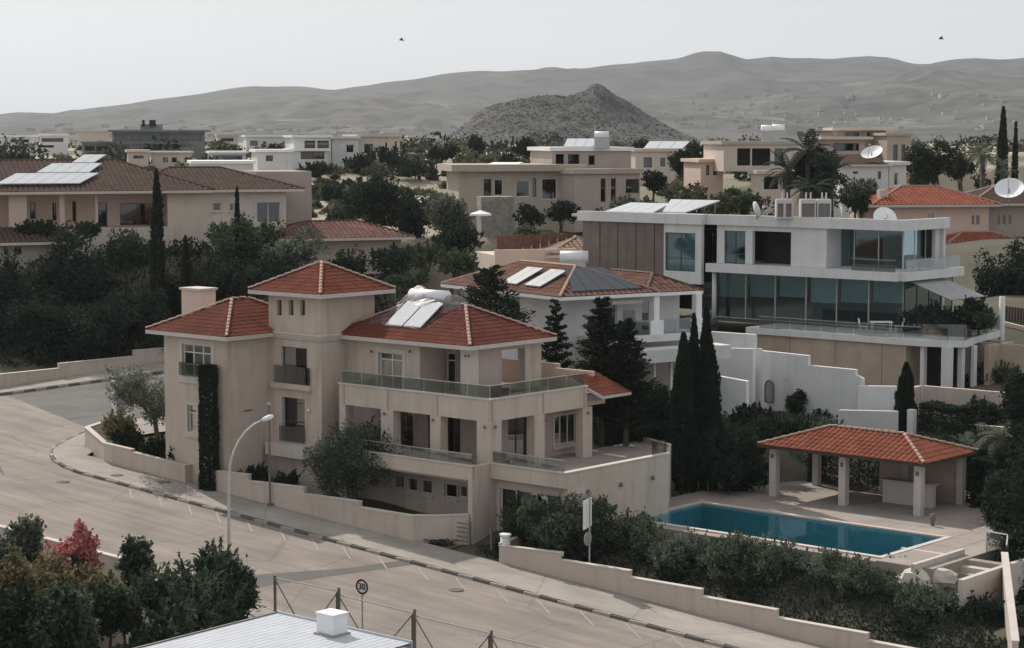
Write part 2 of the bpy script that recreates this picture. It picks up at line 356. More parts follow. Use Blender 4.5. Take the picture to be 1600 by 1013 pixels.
def cap_line(T, p0, p1, m, indiv=True, r=.10, parent=None, name='ridge_tile'):
    d = (p1 - p0); L = d.length; n = max(1, int(L / .42)); st = L / n; z = d.normalized()
    x = z.cross(Vector((0, 0, 1))).normalized(); y = x.cross(z).normalized()
    if indiv:
        key = ('cap', m.name)
        if key not in CAP:
            mb = MB()
            for q, rr in ((0, r), (.46, r * .85)):
                for t in range(5): an = math.pi * t / 4; mb.v.append((math.cos(an) * rr, math.sin(an) * rr * .9 + (.03 if q == 0 else 0), q))
            for t in range(4): mb.f.append((t, t + 1, t + 6, t + 5))
            mb.f.append((4, 3, 2, 1, 0)); me = mb.mesh('ridge_tile'); me.materials.append(m); CAP[key] = me
        for i in range(n):
            p = p0 + z * (i * st) + y * .05
            mt = Matrix(((x.x, y.x, z.x, p.x), (x.y, y.y, z.y, p.y), (x.z, y.z, z.z, p.z), (0, 0, 0, 1)))
            T.inst(name, CAP[key], mt, parent)
    else:
        T.part('ridge_cap', MB().tube([p0 + y * .04, p1 + y * .04], r, 6), m, parent)
CAP = {}
def hip_roof(T, fr, a0, a1, b0, b1, ze, rise, tm=None, um=None, cm=None, indiv=True, fascia=.22, fm=None, dx=.25, dq=.36, soffit=True):
    tm = tm or tile_m; um = um or tile_u; cm = cm or cap_m; fm = fm or stucco_pale
    k = min(a1 - a0, b1 - b0) / 2
    if a1 - a0 >= b1 - b0: r0, r1 = fr.w(a0 + k, (b0 + b1) / 2, ze + rise), fr.w(a1 - k, (b0 + b1) / 2, ze + rise)
    else: r0, r1 = fr.w((a0 + a1) / 2, b0 + k, ze + rise), fr.w((a0 + a1) / 2, b1 - k, ze + rise)
    c = [fr.w(a0, b0, ze), fr.w(a1, b0, ze), fr.w(a1, b1, ze), fr.w(a0, b1, ze)]
    if a1 - a0 >= b1 - b0: ends = [r0, r1, r1, r0]
    else: ends = [r0, r0, r1, r1]
    roof = MB(); i = 0
    for i in range(4):
        j = (i + 1) % 4; pts = [c[i], c[j], ends[j], ends[i]]
        if (ends[i] - ends[j]).length < .01: pts = pts[:3]
        roof.poly(pts)
    roof.poly(c[::-1])
    R = T.part('roof', roof, um)
    tb = MB(); L = math.hypot(k, rise)
    for i in range(4):
        j = (i + 1) % 4; p0, p1 = c[i], c[j]; W = (p1 - p0).length; e = (p1 - p0).normalized()
        inw = Vector((-e.y, e.x, 0)); mid = (c[0] + c[2]) / 2
        if inw.dot(mid - p0) < 0: inw = -inw
        up = (inw * k + Vector((0, 0, rise))).normalized(); tiles(tb, p0, p1, up, L, k / L, k / L, W, dx, dq, dx * .47, dx * .11)
    T.part('roof_tiles', tb, tm, R, kind='stuff', weld=False)
    for i in range(4): cap_line(T, c[i], ends[i], cm, indiv, parent=R)
    if (r1 - r0).length > .1: cap_line(T, r0, r1, cm, indiv, parent=R)
    f = MB()
    o = .10
    f.wall(fr, 'a', b0 - .03, a0 - .03, a1 + .03, ze - fascia, ze - .005, .09); f.wall(fr, 'a', b1 - .06, a0 - .03, a1 + .03, ze - fascia, ze - .005, .09)
    f.wall(fr, 'b', a0 - .03, b0 + .065, b1 - .065, ze - fascia, ze - .005, .09); f.wall(fr, 'b', a1 - .06, b0 + .065, b1 - .065, ze - fascia, ze - .005, .09)
    f.box(fr, a0 + .065, a1 - .065, b0 + .065, b1 - .065, ze - fascia, ze - fascia + .05)
    T.part('eave', f, fm, R)
    return R

# ------------------------------------------------------------------ terrain
CTRL = []
def ctl(u, Y, z): CTRL.append(((u - 800) / 800 * 1.3, 3.2 * math.log(Y / 100), z))
for Y in (50, 80): [ctl(u, Y, -.3) for u in (-200, 300, 800, 1300, 1800)]
for u, Y, z in [(-250, 150, 4), (0, 150, 4.5), (230, 152, 5), (0, 168, 10.5), (250, 165, 10.5), (450, 162, 10), (-250, 170, 11), (300, 108, 1.2), (500, 108, 1.0), (700, 104, .8), (450, 122, 2.6), (700, 115, 2.2),
                (620, 130, 4.6), (750, 125, 4.2), (620, 150, 7), (750, 160, 8.5), (650, 185, 10.5), (600, 215, 11.2), (1000, 108, .6), (1080, 106, .4), (1080, 111, .5), (1020, 103, .3), (1120, 108, .5), (1050, 116, 3.6), (1180, 117, 3.2), (1000, 124, 5), (1080, 135, 6), (1000, 150, 7), (950, 175, 8.5),
                (1250, 100, .6), (1450, 98, .6), (1250, 110, .7), (1450, 110, .7), (1300, 118, 2.2), (1480, 120, 3.2), (1250, 127, 3.0), (1400, 127, 3.6), (1560, 125, 4.6), (1330, 134, 4.2), (1250, 150, 7), (1450, 150, 7), (1600, 150, 8.5), (1600, 90, -.6), (1700, 105, .4), (1900, 120, 3),
                (820, 195, 9.8), (1000, 200, 10.3), (1100, 190, 10), (1250, 190, 10.5), (1400, 185, 10.5), (1600, 180, 11), (1900, 180, 11),
                (520, 250, 12.4), (620, 260, 12.6), (720, 250, 12.6), (560, 300, 14.8), (650, 330, 16.2), (740, 320, 15.9), (480, 330, 14.9), (850, 300, 15.2), (600, 400, 17.6), (700, 420, 17.6), (480, 430, 16.6), (850, 420, 17.0),
                (0, 250, 13.4), (150, 300, 14.5), (300, 300, 14.5), (-300, 300, 14), (150, 420, 16), (350, 420, 16), (1000, 300, 15), (1150, 300, 15), (1350, 300, 15.2), (1550, 300, 15.5), (1900, 300, 15.5),
                (1000, 450, 17), (1300, 450, 17), (1600, 450, 17.4)]: ctl(u, Y, z)
for u in (-600, 0, 500, 900, 1300, 2000):
    ctl(u, 700, 16.5); ctl(u, 1100, 15); ctl(u, 2000, 14); ctl(u, 4000, 13)
CT_ = np.array(CTRL)
def vnoise(x, y, s, seed=0):
    x = x / s + seed * 17.3; y = y / s + seed * 9.1
    return (np.sin(x * 1.3 + 1.7 * np.sin(y * .9)) + np.sin(y * 1.1 + 1.3 * np.sin(x * 1.2 + 2)) + .5 * np.sin(2.3 * x + 1.9 * y) + .5 * np.sin(2.7 * y - 2.1 * x + 1)) / 3
def gh(x, y):
    x = np.atleast_1d(np.asarray(x, float)); y = np.atleast_1d(np.asarray(y, float))
    Y = np.maximum(y, 30); qx = np.clip(x / Y * 4 * 1.3, -3, 3); qy = 3.2 * np.log(Y / 100)
    num = np.zeros_like(x); den = np.zeros_like(x)
    for c in CT_:
        w = 1 / ((qx - c[0]) ** 2 + (qy - c[1]) ** 2 + .004) ** 1.9; num += w * c[2]; den += w
    t = num / den
    am = np.clip((Y - 200) / 150, 0, 1); t = t + am * (vnoise(x, y, 22) * .9 + vnoise(x, y, 9, 3) * .35) * np.clip(1200 / Y, .3, 1)
    dx, dy = x - M.ox, y - M.oy; a = dx * M.A[0] + dy * M.A[1]; b = dx * M.B[0] + dy * M.B[1]
    S = np.clip(.06 * a, -3, 4.5)
    d = np.maximum(np.minimum(b + 2.6, 31.3 - a), a - (52.3 + .17 * (b - 6.8)))
    w = np.clip(d / 5, 0, 1); w = w * w * (3 - 2 * w)
    z = (S - .06) * (1 - w) + t * w
    return np.where((a > -19.9) & (a < -3.6) & (b > 4.65) & (b < 12.5), np.minimum(z, -1.4), z)      # the pool is dug into the bank
def g1(x, y): return float(gh(x, y)[0])
def sheet(name, xs_fn, ys, n, m, label=None, kind='structure'):
    V = []; Fc = []
    X = np.array([[xs_fn(y, j / (n - 1)) for j in range(n)] for y in ys]); Yy = np.repeat(np.array(ys)[:, None], n, 1); Z = gh(X.ravel(), Yy.ravel())
    me = bpy.data.meshes.new(name); V = np.stack([X.ravel(), Yy.ravel(), Z], 1)
    Fc = [(i * n + j, i * n + j + 1, (i + 1) * n + j + 1, (i + 1) * n + j) for i in range(len(ys) - 1) for j in range(n - 1)]
    me.from_pydata(V.tolist(), [], Fc); me.materials.append(m); me.polygons.foreach_set('use_smooth', [True] * len(Fc))
    o = bpy.data.objects.new(name, me); COL.objects.link(o); props(o, label, None, None, kind); return o
ys = [30.0]
while ys[-1] < 175: ys.append(ys[-1] + .7)
while ys[-1] < 6000: ys.append(ys[-1] * 1.012)
def two_soils(m):
    N = m.node_tree; L = N.links; p = N.nodes['Principled BSDF']; src = p.inputs['Base Color'].links[0].from_socket
    g = N.nodes.new('ShaderNodeNewGeometry'); sx = N.nodes.new('ShaderNodeSeparateXYZ'); L.new(g.outputs['Position'], sx.inputs[0])
    r = N.nodes.new('ShaderNodeMapRange'); r.inputs[1].default_value = 188; r.inputs[2].default_value = 205; L.new(sx.outputs[1], r.inputs[0])
    n = N.nodes.new('ShaderNodeTexNoise'); n.inputs['Scale'].default_value = .5; n.inputs['Detail'].default_value = 8; L.new(g.outputs['Position'], n.inputs['Vector'])
    c = N.nodes.new('ShaderNodeMix'); c.data_type = 'RGBA'; L.new(n.outputs[0], c.inputs[0]); c.inputs[6].default_value = (.03, .036, .022, 1); c.inputs[7].default_value = (.13, .11, .08, 1)
    x = N.nodes.new('ShaderNodeMix'); x.data_type = 'RGBA'; L.new(r.outputs[0], x.inputs[0]); L.new(c.outputs[2], x.inputs[6]); L.new(src, x.inputs[7]); L.new(x.outputs[2], p.inputs['Base Color'])
two_soils(soil)
sheet('ground', lambda y, t: (t - .5) * 2 * (.42 * y + 18), ys, 230, soil)

def mountain(name, m, ridge, Yr, Yf, Yb, base=12, amp=6, sc=60, seed=0, label=None, n=200, rows=36):
    """ridge: list of (u,v) of the skyline met at distance Yr; real slopes in front and behind"""
    us = [p[0] for p in ridge]; V = []; Fc = []
    for i in range(rows + 1):
        t = i / rows * 1.35          # 0 foot .. 1 ridge .. 1.35 back
        for j in range(n + 1):
            u = us[0] + (us[-1] - us[0]) * j / n
            v = float(np.interp(u, us, [p[1] for p in ridge])); zr = at(u, v, Yr).z
            Y = Yf + (Yr - Yf) * t if t <= 1 else Yr + (Yb - Yr) * (t - 1) / .35
            x = (u - 800) / F * (Yf + (Yr - Yf) * min(t, 1)) if False else (u - 800) / F * Yr
            f = (t ** 1.25) if t <= 1 else 1 - (t - 1) / .35
            z = base + (zr - base) * f
            nz = float(vnoise(np.array([x]), np.array([Y]), sc, seed)[0]) + .5 * float(vnoise(np.array([x]), np.array([Y]), sc * .37, seed + 1)[0]) + .3 * float(vnoise(np.array([x]), np.array([Y]), sc * .13, seed + 2)[0])
            z += nz * amp * min(1, f * 2.5) * (1 if t < .9 else .35 if t < 1.02 else .6)
            V.append((x, Y, z if f > .02 else base - 6))
    for i in range(rows):
        for j in range(n): k = i * (n + 1) + j; Fc.append((k, k + 1, k + n + 2, k + n + 1))
    me = bpy.data.meshes.new(name); me.from_pydata(V, [], Fc); me.materials.append(m); me.polygons.foreach_set('use_smooth', [True] * len(Fc))
    o = bpy.data.objects.new(name, me); COL.objects.link(o); props(o, label, None, None, 'structure'); return o
hill_m = mat('dry_hillside', (.060, .056, .050), .95, .35, .06, 0, col2=(.030, .033, .032))
mnt_m = mat('mountain_scrub', (.066, .064, .058), .95, .6, .022, 0, col2=(.038, .042, .038))
mnt_m2 = mat('mountain_scrub_far', (.046, .048, .046), .95, .5, .018, 0, col2=(.05, .054, .05))
ridge_all = [(-500, 190), (-200, 184), (0, 180), (40, 177), (100, 177), (160, 166), (240, 152), (300, 143), (400, 131), (450, 131), (490, 134), (520, 138), (560, 132), (640, 122), (700, 115), (800, 110), (900, 104), (960, 97), (1000, 92), (1060, 88), (1075, 82), (1095, 78), (1120, 78), (1140, 84), (1160, 89), (1200, 82), (1240, 84), (1290, 86), (1350, 82), (1380, 86), (1410, 94), (1440, 97), (1480, 90), (1540, 88), (1600, 86), (1800, 84), (2200, 100)]
def terraces(m):       # pale terraced fields and tracks in long level patches
    N = m.node_tree; L = N.links; p = N.nodes['Principled BSDF']; src = p.inputs['Base Color'].links[0].from_socket
    g = N.nodes.new('ShaderNodeNewGeometry'); a = N.nodes.new('ShaderNodeMapping'); a.inputs['Scale'].default_value = (.006, .004, .06); L.new(g.outputs['Position'], a.inputs[0])
    n = N.nodes.new('ShaderNodeTexNoise'); n.inputs['Scale'].default_value = 1; n.inputs['Detail'].default_value = 9; n.inputs['Roughness'].default_value = .7; L.new(a.outputs[0], n.inputs['Vector'])
    r = N.nodes.new('ShaderNodeMapRange'); r.inputs[1].default_value = .56; r.inputs[2].default_value = .72; L.new(n.outputs[0], r.inputs[0])
    x = N.nodes.new('ShaderNodeMix'); x.data_type = 'RGBA'; L.new(r.outputs[0], x.inputs[0]); L.new(src, x.inputs[6]); x.inputs[7].default_value = (.19, .175, .15, 1); L.new(x.outputs[2], p.inputs['Base Color'])
terraces(mnt_m)
mountain('mountain_range', mnt_m2, ridge_all, 4600, 3000, 6000, 10, 20, 260, 1, 'long scrubby mountain range along the whole skyline')
mountain('mountain_spur', mnt_m, [(-400, 222), (150, 212), (300, 198), (380, 186), (440, 168), (500, 152), (560, 150), (640, 160), (760, 158), (900, 150), (1000, 150), (1150, 158), (1280, 140), (1380, 122), (1430, 104), (1500, 112), (1600, 110), (1800, 105), (2100, 120)], 3300, 2100, 4000, 10, 15, 150, 4, 'nearer brown mountain spur with terraced slopes')
mountain('cone_hill', hill_m, [(672, 222), (700, 212), (722, 196), (742, 180), (768, 162), (800, 154), (840, 149), (868, 146), (885, 148), (905, 141), (915, 138), (924, 129), (931, 127), (938, 129), (948, 137), (960, 146), (978, 156), (1000, 171), (1030, 188), (1060, 205), (1085, 216)], 1350, 1230, 1500, 13, 1.1, 11, 7, 'dark isolated rocky hill rising behind the village', 160, 40)

# ------------------------------------------------------------------ streets and pavements
def strip(pl, pr, z=0.0):       # flat sheet between two polylines, draped on the street plane
    m = MB()
    for i in range(len(pl) - 1):
        q = [pl[i], pl[i + 1], pr[i + 1], pr[i]]; m.poly([(p[0], p[1], street(p[0], p[1]) + z) for p in q])
    return m
def ML(pts): return [M.w(a, b, 0) for a, b in pts]
def seg(p, n): 
    out = []
    for i in range(len(p) - 1):
        for k in range(n): t = k / n; out.append((p[i][0] * (1 - t) + p[i + 1][0] * t, p[i][1] * (1 - t) + p[i + 1][1] * t))
    return out + [p[-1]]
KB = -6.05; KN = -16.6        # far and near kerb lines of the main street (house frame)
single('road', strip(ML(seg([(-70, KB), (60, KB)], 30)), ML(seg([(-70, KN), (60, KN)], 30)), 0.0), road_m, 'wide pale worn asphalt street running past the garden walls', kind='structure', base=(0, 100, 0))
cn = [(25.2, -6.05), (26.8, -5.75), (28.4, -5.25), (29.8, -4.45), (31.0, -3.5), (32.0, -2.3), (32.9, -1.0), (33.9, .6), (34.9, 2.5), (35.7, 5), (36.6, 9), (37.6, 16), (39, 30), (40, 44)]
cs = [(float(np.interp(b, [-6.05, 6, 18, 45], [47.9, 48.2, 49.4, 51.5])), b) for b in np.interp(np.linspace(0, 1, 14), [0, .5, .75, 1], [-6.05, 0, 12, 45])]
single('junction', strip(ML(cs[:9]), ML(cn[:9]), 0.004), road_m, 'pale worn asphalt where the side street meets the main street', kind='structure', base=(-30, 125, 0))
single('side_road', strip(ML(cs[8:]), ML(cn[8:]), 0.004), road_d, 'dark asphalt side street climbing away at the left, tree shade painted into its colour', kind='structure', base=(-30, 130, 0))  # dark stretch starts where the painted tree shade begins
# corner curve of the far pavement
kc = [(a, KB) for a in np.linspace(-70, 25.2, 49)] + [(26.8, -5.75), (28.4, -5.25), (29.8, -4.45), (31.0, -3.5), (32.0, -2.3), (32.9, -1.0), (33.9, .6), (34.9, 2.5), (35.7, 5), (36.6, 9), (37.6, 16), (39, 30), (40, 44)]
inner = []
for a, b in kc:
    if a <= 25.2: inner.append((a, -2.9))
    else: inner.append((min(31.5, 25.2 + (a - 25.2) * .55 + max(0, b + 2) * .2), max(-2.9, min(b + .2, 44))))
PZ = .13
pv = Thing('pavement', 'pale concrete pavement with kerb along the garden walls', None, (0, 100, 0), kind='structure')
o_l = ML(kc); i_l = ML(inner)
pv.part('paving', strip([p + (q - p).normalized() * .2 for p, q in zip(o_l, i_l)], i_l, PZ), pave_m)
def kerbs(T, pts, inward, h=.14, w=.14, ln=1.0, zb=-.15):
    # walk along the polyline placing one stone per metre
    P_ = [Vector((p[0], p[1], 0)) for p in pts]; D = [0]
    for i in range(len(P_) - 1): D.append(D[-1] + (P_[i + 1] - P_[i]).length)
    def pt(d):
        d = max(0, min(d, D[-1] - 1e-6)); i = 0
        while D[i + 1] < d: i += 1
        t = (d - D[i]) / (D[i + 1] - D[i]); return P_[i].lerp(P_[i + 1], t)
    key = {}
    for nm, mm in (('p', kerb_w), ('d', kerb_b)):
        mb = MB(); g = .015
        mb.hexa([(g, 0, zb), (ln - g, 0, zb), (ln - g, w, zb), (g, w, zb), (g, .02, h), (ln - g, .02, h), (ln - g, w, h + .004), (g, w, h + .004)]); me = mb.mesh('kerb_stone'); me.materials.append(mm); key[nm] = me
    k = 0; d = 0
    while d < D[-1] - ln and k < 290:
        a, b = pt(d), pt(d + ln); x = (b - a).normalized(); y = Vector((-x.y, x.x, 0)) * inward; a.z = street(a.x, a.y); b.z = street(b.x, b.y); x = (b - a).normalized()
        z = Vector((0, 0, 1)); mt = Matrix(((x.x, y.x, z.x, a.x), (x.y, y.y, z.y, a.y), (x.z, y.z, z.z, a.z), (0, 0, 0, 1)))
        T.inst('kerb_stone', key['d' if k % 2 else 'p'], mt); d += ln; k += 1
kerbs(pv, [M.w(a, b, 0) for a, b in kc if a > -34], -1)
far_pv = Thing('far_pavement', 'narrow pavement with black and white kerb under the far wall', None, (-32, 140, 0), kind='structure')
fo = ML(seg([(47.9, -6.0), (48.2, 6), (49.4, 18), (51.5, 45)], 4)); fi = ML(seg([(50.6, -6.0), (51.1, 6), (52.6, 18), (54.8, 45)], 4))
far_pv.part('paving', strip([p + (q - p).normalized() * .2 for p, q in zip(fo, fi)], fi, PZ), pave_m)
kerbs(far_pv, fo, -1)
near_pv = Thing('near_pavement', 'pavement on the near side of the street behind the mesh fence', None, (-5, 85, 0), kind='structure')
no = ML(seg([(-70, KN), (60, KN)], 40)); ni = ML(seg([(-70, -18.4), (60, -18.4)], 40))
near_pv.part('paving', strip([p + (q - p).normalized() * .2 for p, q in zip(no, ni)], ni, PZ), pave_m)
kerbs(near_pv, [p for p in no if M.ab(p)[0] > -34], 1)
# parking ticks
tick_px = [(177, 769), (221, 782), (269.6, 794), (318, 805), (368, 818), (414, 833), (467, 846), (522, 858), (583, 872), (645, 889), (706, 904), (770, 921), (832, 939), (900, 957), (972, 976), (1042, 996), (1110, 1012)]
for i, (u, v) in enumerate(tick_px):
    p = onS(u, v); a, b = M.ab(p); b = KB - .25
    m = MB(); d = (-.81, -.58); L = 2.3; w = .06
    q = [(a - w, b), (a + w, b), (a + w + d[0] * L, b + d[1] * L), (a - w + d[0] * L, b + d[1] * L)]
    m.poly([(*(M.w(x, y, 0)[:2]), street(*M.w(x, y, 0)[:2]) + .008) for x, y in q]); 
    if i == 0: ticks = Thing('parking_bay_marking', 'row of thin white parking bay ticks painted beside the kerb', None, (M.w(0, KB, 0)), kind='structure')
    ticks.part('painted_line', m, paint)
for nm, q, mm, lb in (('asphalt_repair_strip', [(-.6, KB - .02), (.35, KB - .02), (.9, -9), (2.6, -13.0), (3.4, -14.8), (1.0, -14.6), (.3, -10.5)], patch_m, 'dark repaired strip crossing the street in front of the gate'),
                      ('faint_wheel_marking', [(27, -9.5), (27.3, -9.3), (31.5, -6.9), (37.5, -3.3), (37.5, -4.6), (31, -8.0)], patch_m, 'dark worn band curving across the junction')):
    m = MB(); m.poly([(*(M.w(x, y, 0)[:2]), street(*M.w(x, y, 0)[:2]) + .006) for x, y in q]); single(nm, m, mm, lb, kind='structure')
for i, (u, v) in enumerate([(182, 746), (712, 922), (255, 757), (98, 753)]):
    p = onS(u, v); m = MB(); z = street(p.x, p.y) + (PZ + .01 if v < 750 or i == 2 else .012)
    n = 14; m.prism([(p.x + .38 * math.cos(2 * math.pi * k / n), p.y + .38 * math.sin(2 * math.pi * k / n)) for k in range(n)], z - .03, z + .006)
    single('manhole_cover', m, kerb_b, ['round iron manhole cover on the pavement corner', 'round iron manhole cover on the street opposite the gate', 'round iron manhole cover near the left garden wall', 'round iron manhole cover on the road at the curved kerb'][i], 'manhole cover', 'manhole covers')

# ------------------------------------------------------------------ the big beige villa
V = Thing('villa', 'large beige three storey villa with terracotta hip roofs and a square tower in the centre', 'villa', M.w(6, 0, 0))
DZ = 9.48
def R(ax, fx, *px): return M.rect(ax, fx, *px)
# left wing
LW_A = M.a_at(258, -2.67, 5); 
w1 = R('a', -2.67, 286, 539, 331, 589); w2 = R('a', -2.67, 293, 634, 318, 676)
V.part('wall', MB().wall(M, 'a', -2.67, 16.3, LW_A, -.5, DZ, .3, [w1, w2]).wall(M, 'b', 16.3, -2.37, .26, -.5, DZ, .3).wall(M, 'b', LW_A - .3, -2.37, 6.3, -.5, DZ, .3)
       .wall(M, 'a', 6.0, 16.3, LW_A - .3, -.5, DZ, .3).box(M, 16.6, LW_A - .3, -2.37, 6, 5.6, 5.8), stucco)
window(V, M, 'a', -2.67, w1, 3, 2, surround=.28, split=[.36, .74]); window(V, M, 'a', -2.67, w2, 2, 2, surround=.2, split=[.7])
V.part('interior_wall', MB().box(M, 16.7, LW_A - .4, 1.5, 1.6, .6, 9.2), inter_l)
hip_roof(V, M, 15.7, LW_A + .75, -3.3, 4.5, DZ, 1.62)
# ledge under the wing window, plaque on the flank
V.part('flank_vent', MB().box(M, 16.24, 16.3, -1.6, -1.05, 5.3, 5.36), steel_d)
# tower
tw = R('a', .26, 440, 543, 480, 600); tl = R('a', .26, 440, 622, 476, 691)
tn = [R('a', .26, 434, 469, 441.5, 493), R('a', .26, 452.5, 469, 460, 493), R('a', .26, 470.5, 469, 478, 493)]
V.part('tower_wall', MB().wall(M, 'a', .26, 12.22, 16.3, -.5, 11.75, .3, [tw, tl] + tn).wall(M, 'b', 12.22, .56, 4.3, -.5, 11.75, .3).wall(M, 'b', 16.0, .56, 4.3, -.5, 11.75, .3)
       .wall(M, 'a', 4.0, 12.52, 16.0, 5, 11.75, .3), stucco)
V.part('floor_slab', MB().box(M, 12.55, 15.95, .6, 4, 6.0, 6.25).box(M, 12.55, 15.95, .6, 4, 9.3, 9.5).box(M, 12.55, 15.95, .6, 4, 2.5, 2.7), interior)
window(V, M, 'a', .26, tw, 2, 1, fm=framed, name='window', recess=.16); window(V, M, 'a', .26, tl, 2, 2, fm=framed, recess=.22, split=[.45], blindm=(curtain, .45))
for r in tn: window(V, M, 'a', .26, r, 1, 1, fm=framed, bar=.04, recess=.2)
def cornice(T, fr, a0, a1, b0, b1, z, sides, m=stucco_pale, pr=(.10, .16, .22), hh=.12):
    c = MB()
    for k, p in enumerate(pr):
        zz = z + k * hh
        if 'f' in sides: c.wall(fr, 'a', b0 - p, a0 - p, a1 + (p if 'l' in sides else 0), zz, zz + hh - .002, p + .02)
        if 'r' in sides: c.wall(fr, 'b', a0 - p, b0 + .021, b1, zz, zz + hh - .002, p + .02)
        if 'l' in sides: c.wall(fr, 'b', a1 - .02, b0 + .021, b1, zz, zz + hh - .002, p + .02)
    T.part('cornice', c, m)
cornice(V, M, 12.22, 16.3, .26, 2.2, 9.22, 'fr')
hip_roof(V, M, 11.45, 17.05, -.5, 5.1, 11.78, 1.45)
# tower base apron and lamp bulbs
def bulb(T, fr, ax, fx, u, v, m=None, r=.09, name='wall_light'):
    s = fr.a_at(u, fx) if ax == 'a' else fr.b_at(u, fx); p = (s, fx) if ax == 'a' else (fx, s); z = fr.z_at(*p, v)
    q = fr.w(s, fx - .1, z) if ax == 'a' else fr.w(fx - .1, s, z)
    T.part(name, MB().tube([(q.x, q.y, z - r), (q.x, q.y, z - r * .3), (q.x, q.y, z + r)], [r * .6, r, r * .35], 8), m or steel_d, smooth=True)
bulb(V, M, 'b', 16.3, 420, 632, plast); bulb(V, M, 'a', .26, 484, 641, plast)
# balcony in front of the tower window (glass)
V.part('glass_guard', MB().wall(M, 'a', .12, tw[0] - .35, tw[1] + .5, tw[2] + .02, tw[2] + .95, .02), rail_g)
V.part('guard_ledge', MB().box(M, tw[0] - .4, tw[1] + .6, .02, .26, tw[2] - .28, tw[2]), stucco)
V.part('glass_guard', MB().wall(M, 'a', .14, tl[0] - .1, tl[1] + .1, tl[2] + .02, tl[2] + .85, .02), rail_g)
V.part('window_box', MB().box(M, tl[0] - .5, tl[1] + .7, -.35, .26, tl[2] - .75, tl[2] - .06), stucco_pale)
V.part('glass_guard', MB().wall(M, 'a', -2.86, w1[0] - .1, w1[1] + .1, w1[2] + .02, w1[2] + .75, .02), rail_g)
# chimney behind the left wing
cp = M.a_at(312, 5.0, 10.5)
ch = MB().box(M, cp - .75, cp + .95, 4.4, 5.6, 9.2, 10.95); CHM = V.part('chimney', ch, peach)
V.part('chimney_cap', MB().box(M, cp - .85, cp + 1.05, 4.3, 5.7, 10.95, 11.08), stucco_pale, CHM)
# upper storey of the main body: facade plane b = 2.2, stepped back at the right
a_s = M.a_at(656, 2.2, 8); dw = R('a', 2.2, 592, 552, 629, 607)
UFZ = 6.62
fdoor = (dw[0], dw[1], UFZ, dw[3])
V.part('wall', MB().wall(M, 'a', 2.2, a_s, 12.22, UFZ, DZ - .2, .3, [fdoor]).wall(M, 'b', a_s, 2.5, 4.4, UFZ, DZ - .2, .25), stucco)
window(V, M, 'a', 2.2, fdoor, 2, 2, name='balcony_door', surround=.25, split=[.82], recess=.15)
a_c0, a_c1 = M.a_at(712, 4.2, 8), M.a_at(656, 4.2, 8) + .1
dd = R('a', 4.2, 684, 551, 711, 607); ddoor = (dd[0], dd[1], UFZ, dd[3])
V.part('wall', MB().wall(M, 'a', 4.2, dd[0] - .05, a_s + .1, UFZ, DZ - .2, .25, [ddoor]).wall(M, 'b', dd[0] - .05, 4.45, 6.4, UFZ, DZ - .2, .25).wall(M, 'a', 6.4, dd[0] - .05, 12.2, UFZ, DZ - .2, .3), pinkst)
window(V, M, 'a', 4.2, ddoor, 2, 2, name='balcony_door', split=[.8], recess=.12)
V.part('interior_wall', MB().box(M, dd[0] + .3, 12.1, 6.2, 6.3, UFZ, DZ - .3), inter_l)
# corner pillar and loggia wall along the pool side (plane a = 3.35)
aq = 3.3
V.part('column', MB().box(M, aq, aq + .62, 2.15, 2.85, UFZ, DZ - .2), stucco_pale)
bo0, bo1, bo2 = M.b_at(784, aq, 8), M.b_at(820, aq, 8), M.b_at(843, aq, 8)
bw0 = M.b_at(745, aq, 8)
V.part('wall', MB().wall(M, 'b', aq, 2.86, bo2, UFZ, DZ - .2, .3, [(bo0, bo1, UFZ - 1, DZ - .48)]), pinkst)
V.part('column', MB().box(M, aq - .04, aq + .5, bo1, bo2 + .1, UFZ, DZ - .2), stucco)
V.part('parapet', MB().box(M, aq + .3, 8.0, 9.6, 9.8, UFZ, UFZ + 1.25).box(M, 1.0, aq + .3, bo2 + 1.6, bo2 + 1.8, UFZ, UFZ + 1.05), peach)
for u in (729, 735): bulb(V, M, 'a', 2.15, u, 556, r=.07)
for u in (582, 642): bulb(V, M, 'a', 2.2, u, 549, r=.07)
hip_roof(V, M, 2.75, 13.2, 1.6, 8.4, DZ, 1.66)
# upper terrace slab, parapet with pilasters and glass
PT = 7.10
V.part('terrace_slab', MB().box(M, .22, 10.45, .22, 9.9, 6.3, UFZ), pinkst, label='paved upper terrace floor')
par = MB().wall(M, 'a', 0, 0, 10.6, 6.03, PT, .2).wall(M, 'b', 0, .2, 7.6, 6.03, PT, .2).wall(M, 'b', 10.4, .2, 2.2, 6.03, PT, .2)
V.part('parapet', par, stucco)
V.part('coping', MB().wall(M, 'a', -.05, -.05, 10.65, PT, PT + .07, .3).wall(M, 'b', -.05, .25, 7.65, PT, PT + .07, .3).wall(M, 'b', 10.35, .25, 2.2, PT, PT + .07, .3), stucco_pale)
a1, a2 = M.a_at(607, 0, 6), M.a_at(684.5, 0, 6); b1_, b2_ = M.b_at(848, 0, 6), M.b_at(912, 0, 6)
for s in (0.12, a2, a1, 10.2): V.part('joint_strip', MB().box(M, s, s + .09, -.035, 0, 6.03, PT), stucco_pale if s < .2 else pinkst)
for s in (.12, b1_, b2_): V.part('joint_strip', MB().box(M, -.035, 0, s, s + .09, 6.03, PT), pinkst)
def glass_run(T, fr, ax, fx, s0, s1, z0, h, n, m=None):
    for i in range(n):
        l, r = s0 + (s1 - s0) * i / n + .02, s0 + (s1 - s0) * (i + 1) / n - .02
        T.part('glass_guard', MB().wall(fr, ax, fx, l, r, z0, z0 + h, .02), m or rail_g)
    T.part('handrail', MB().wall(fr, ax, fx - .012, s0, s1, z0 + h, z0 + h + .035, .045), steel)
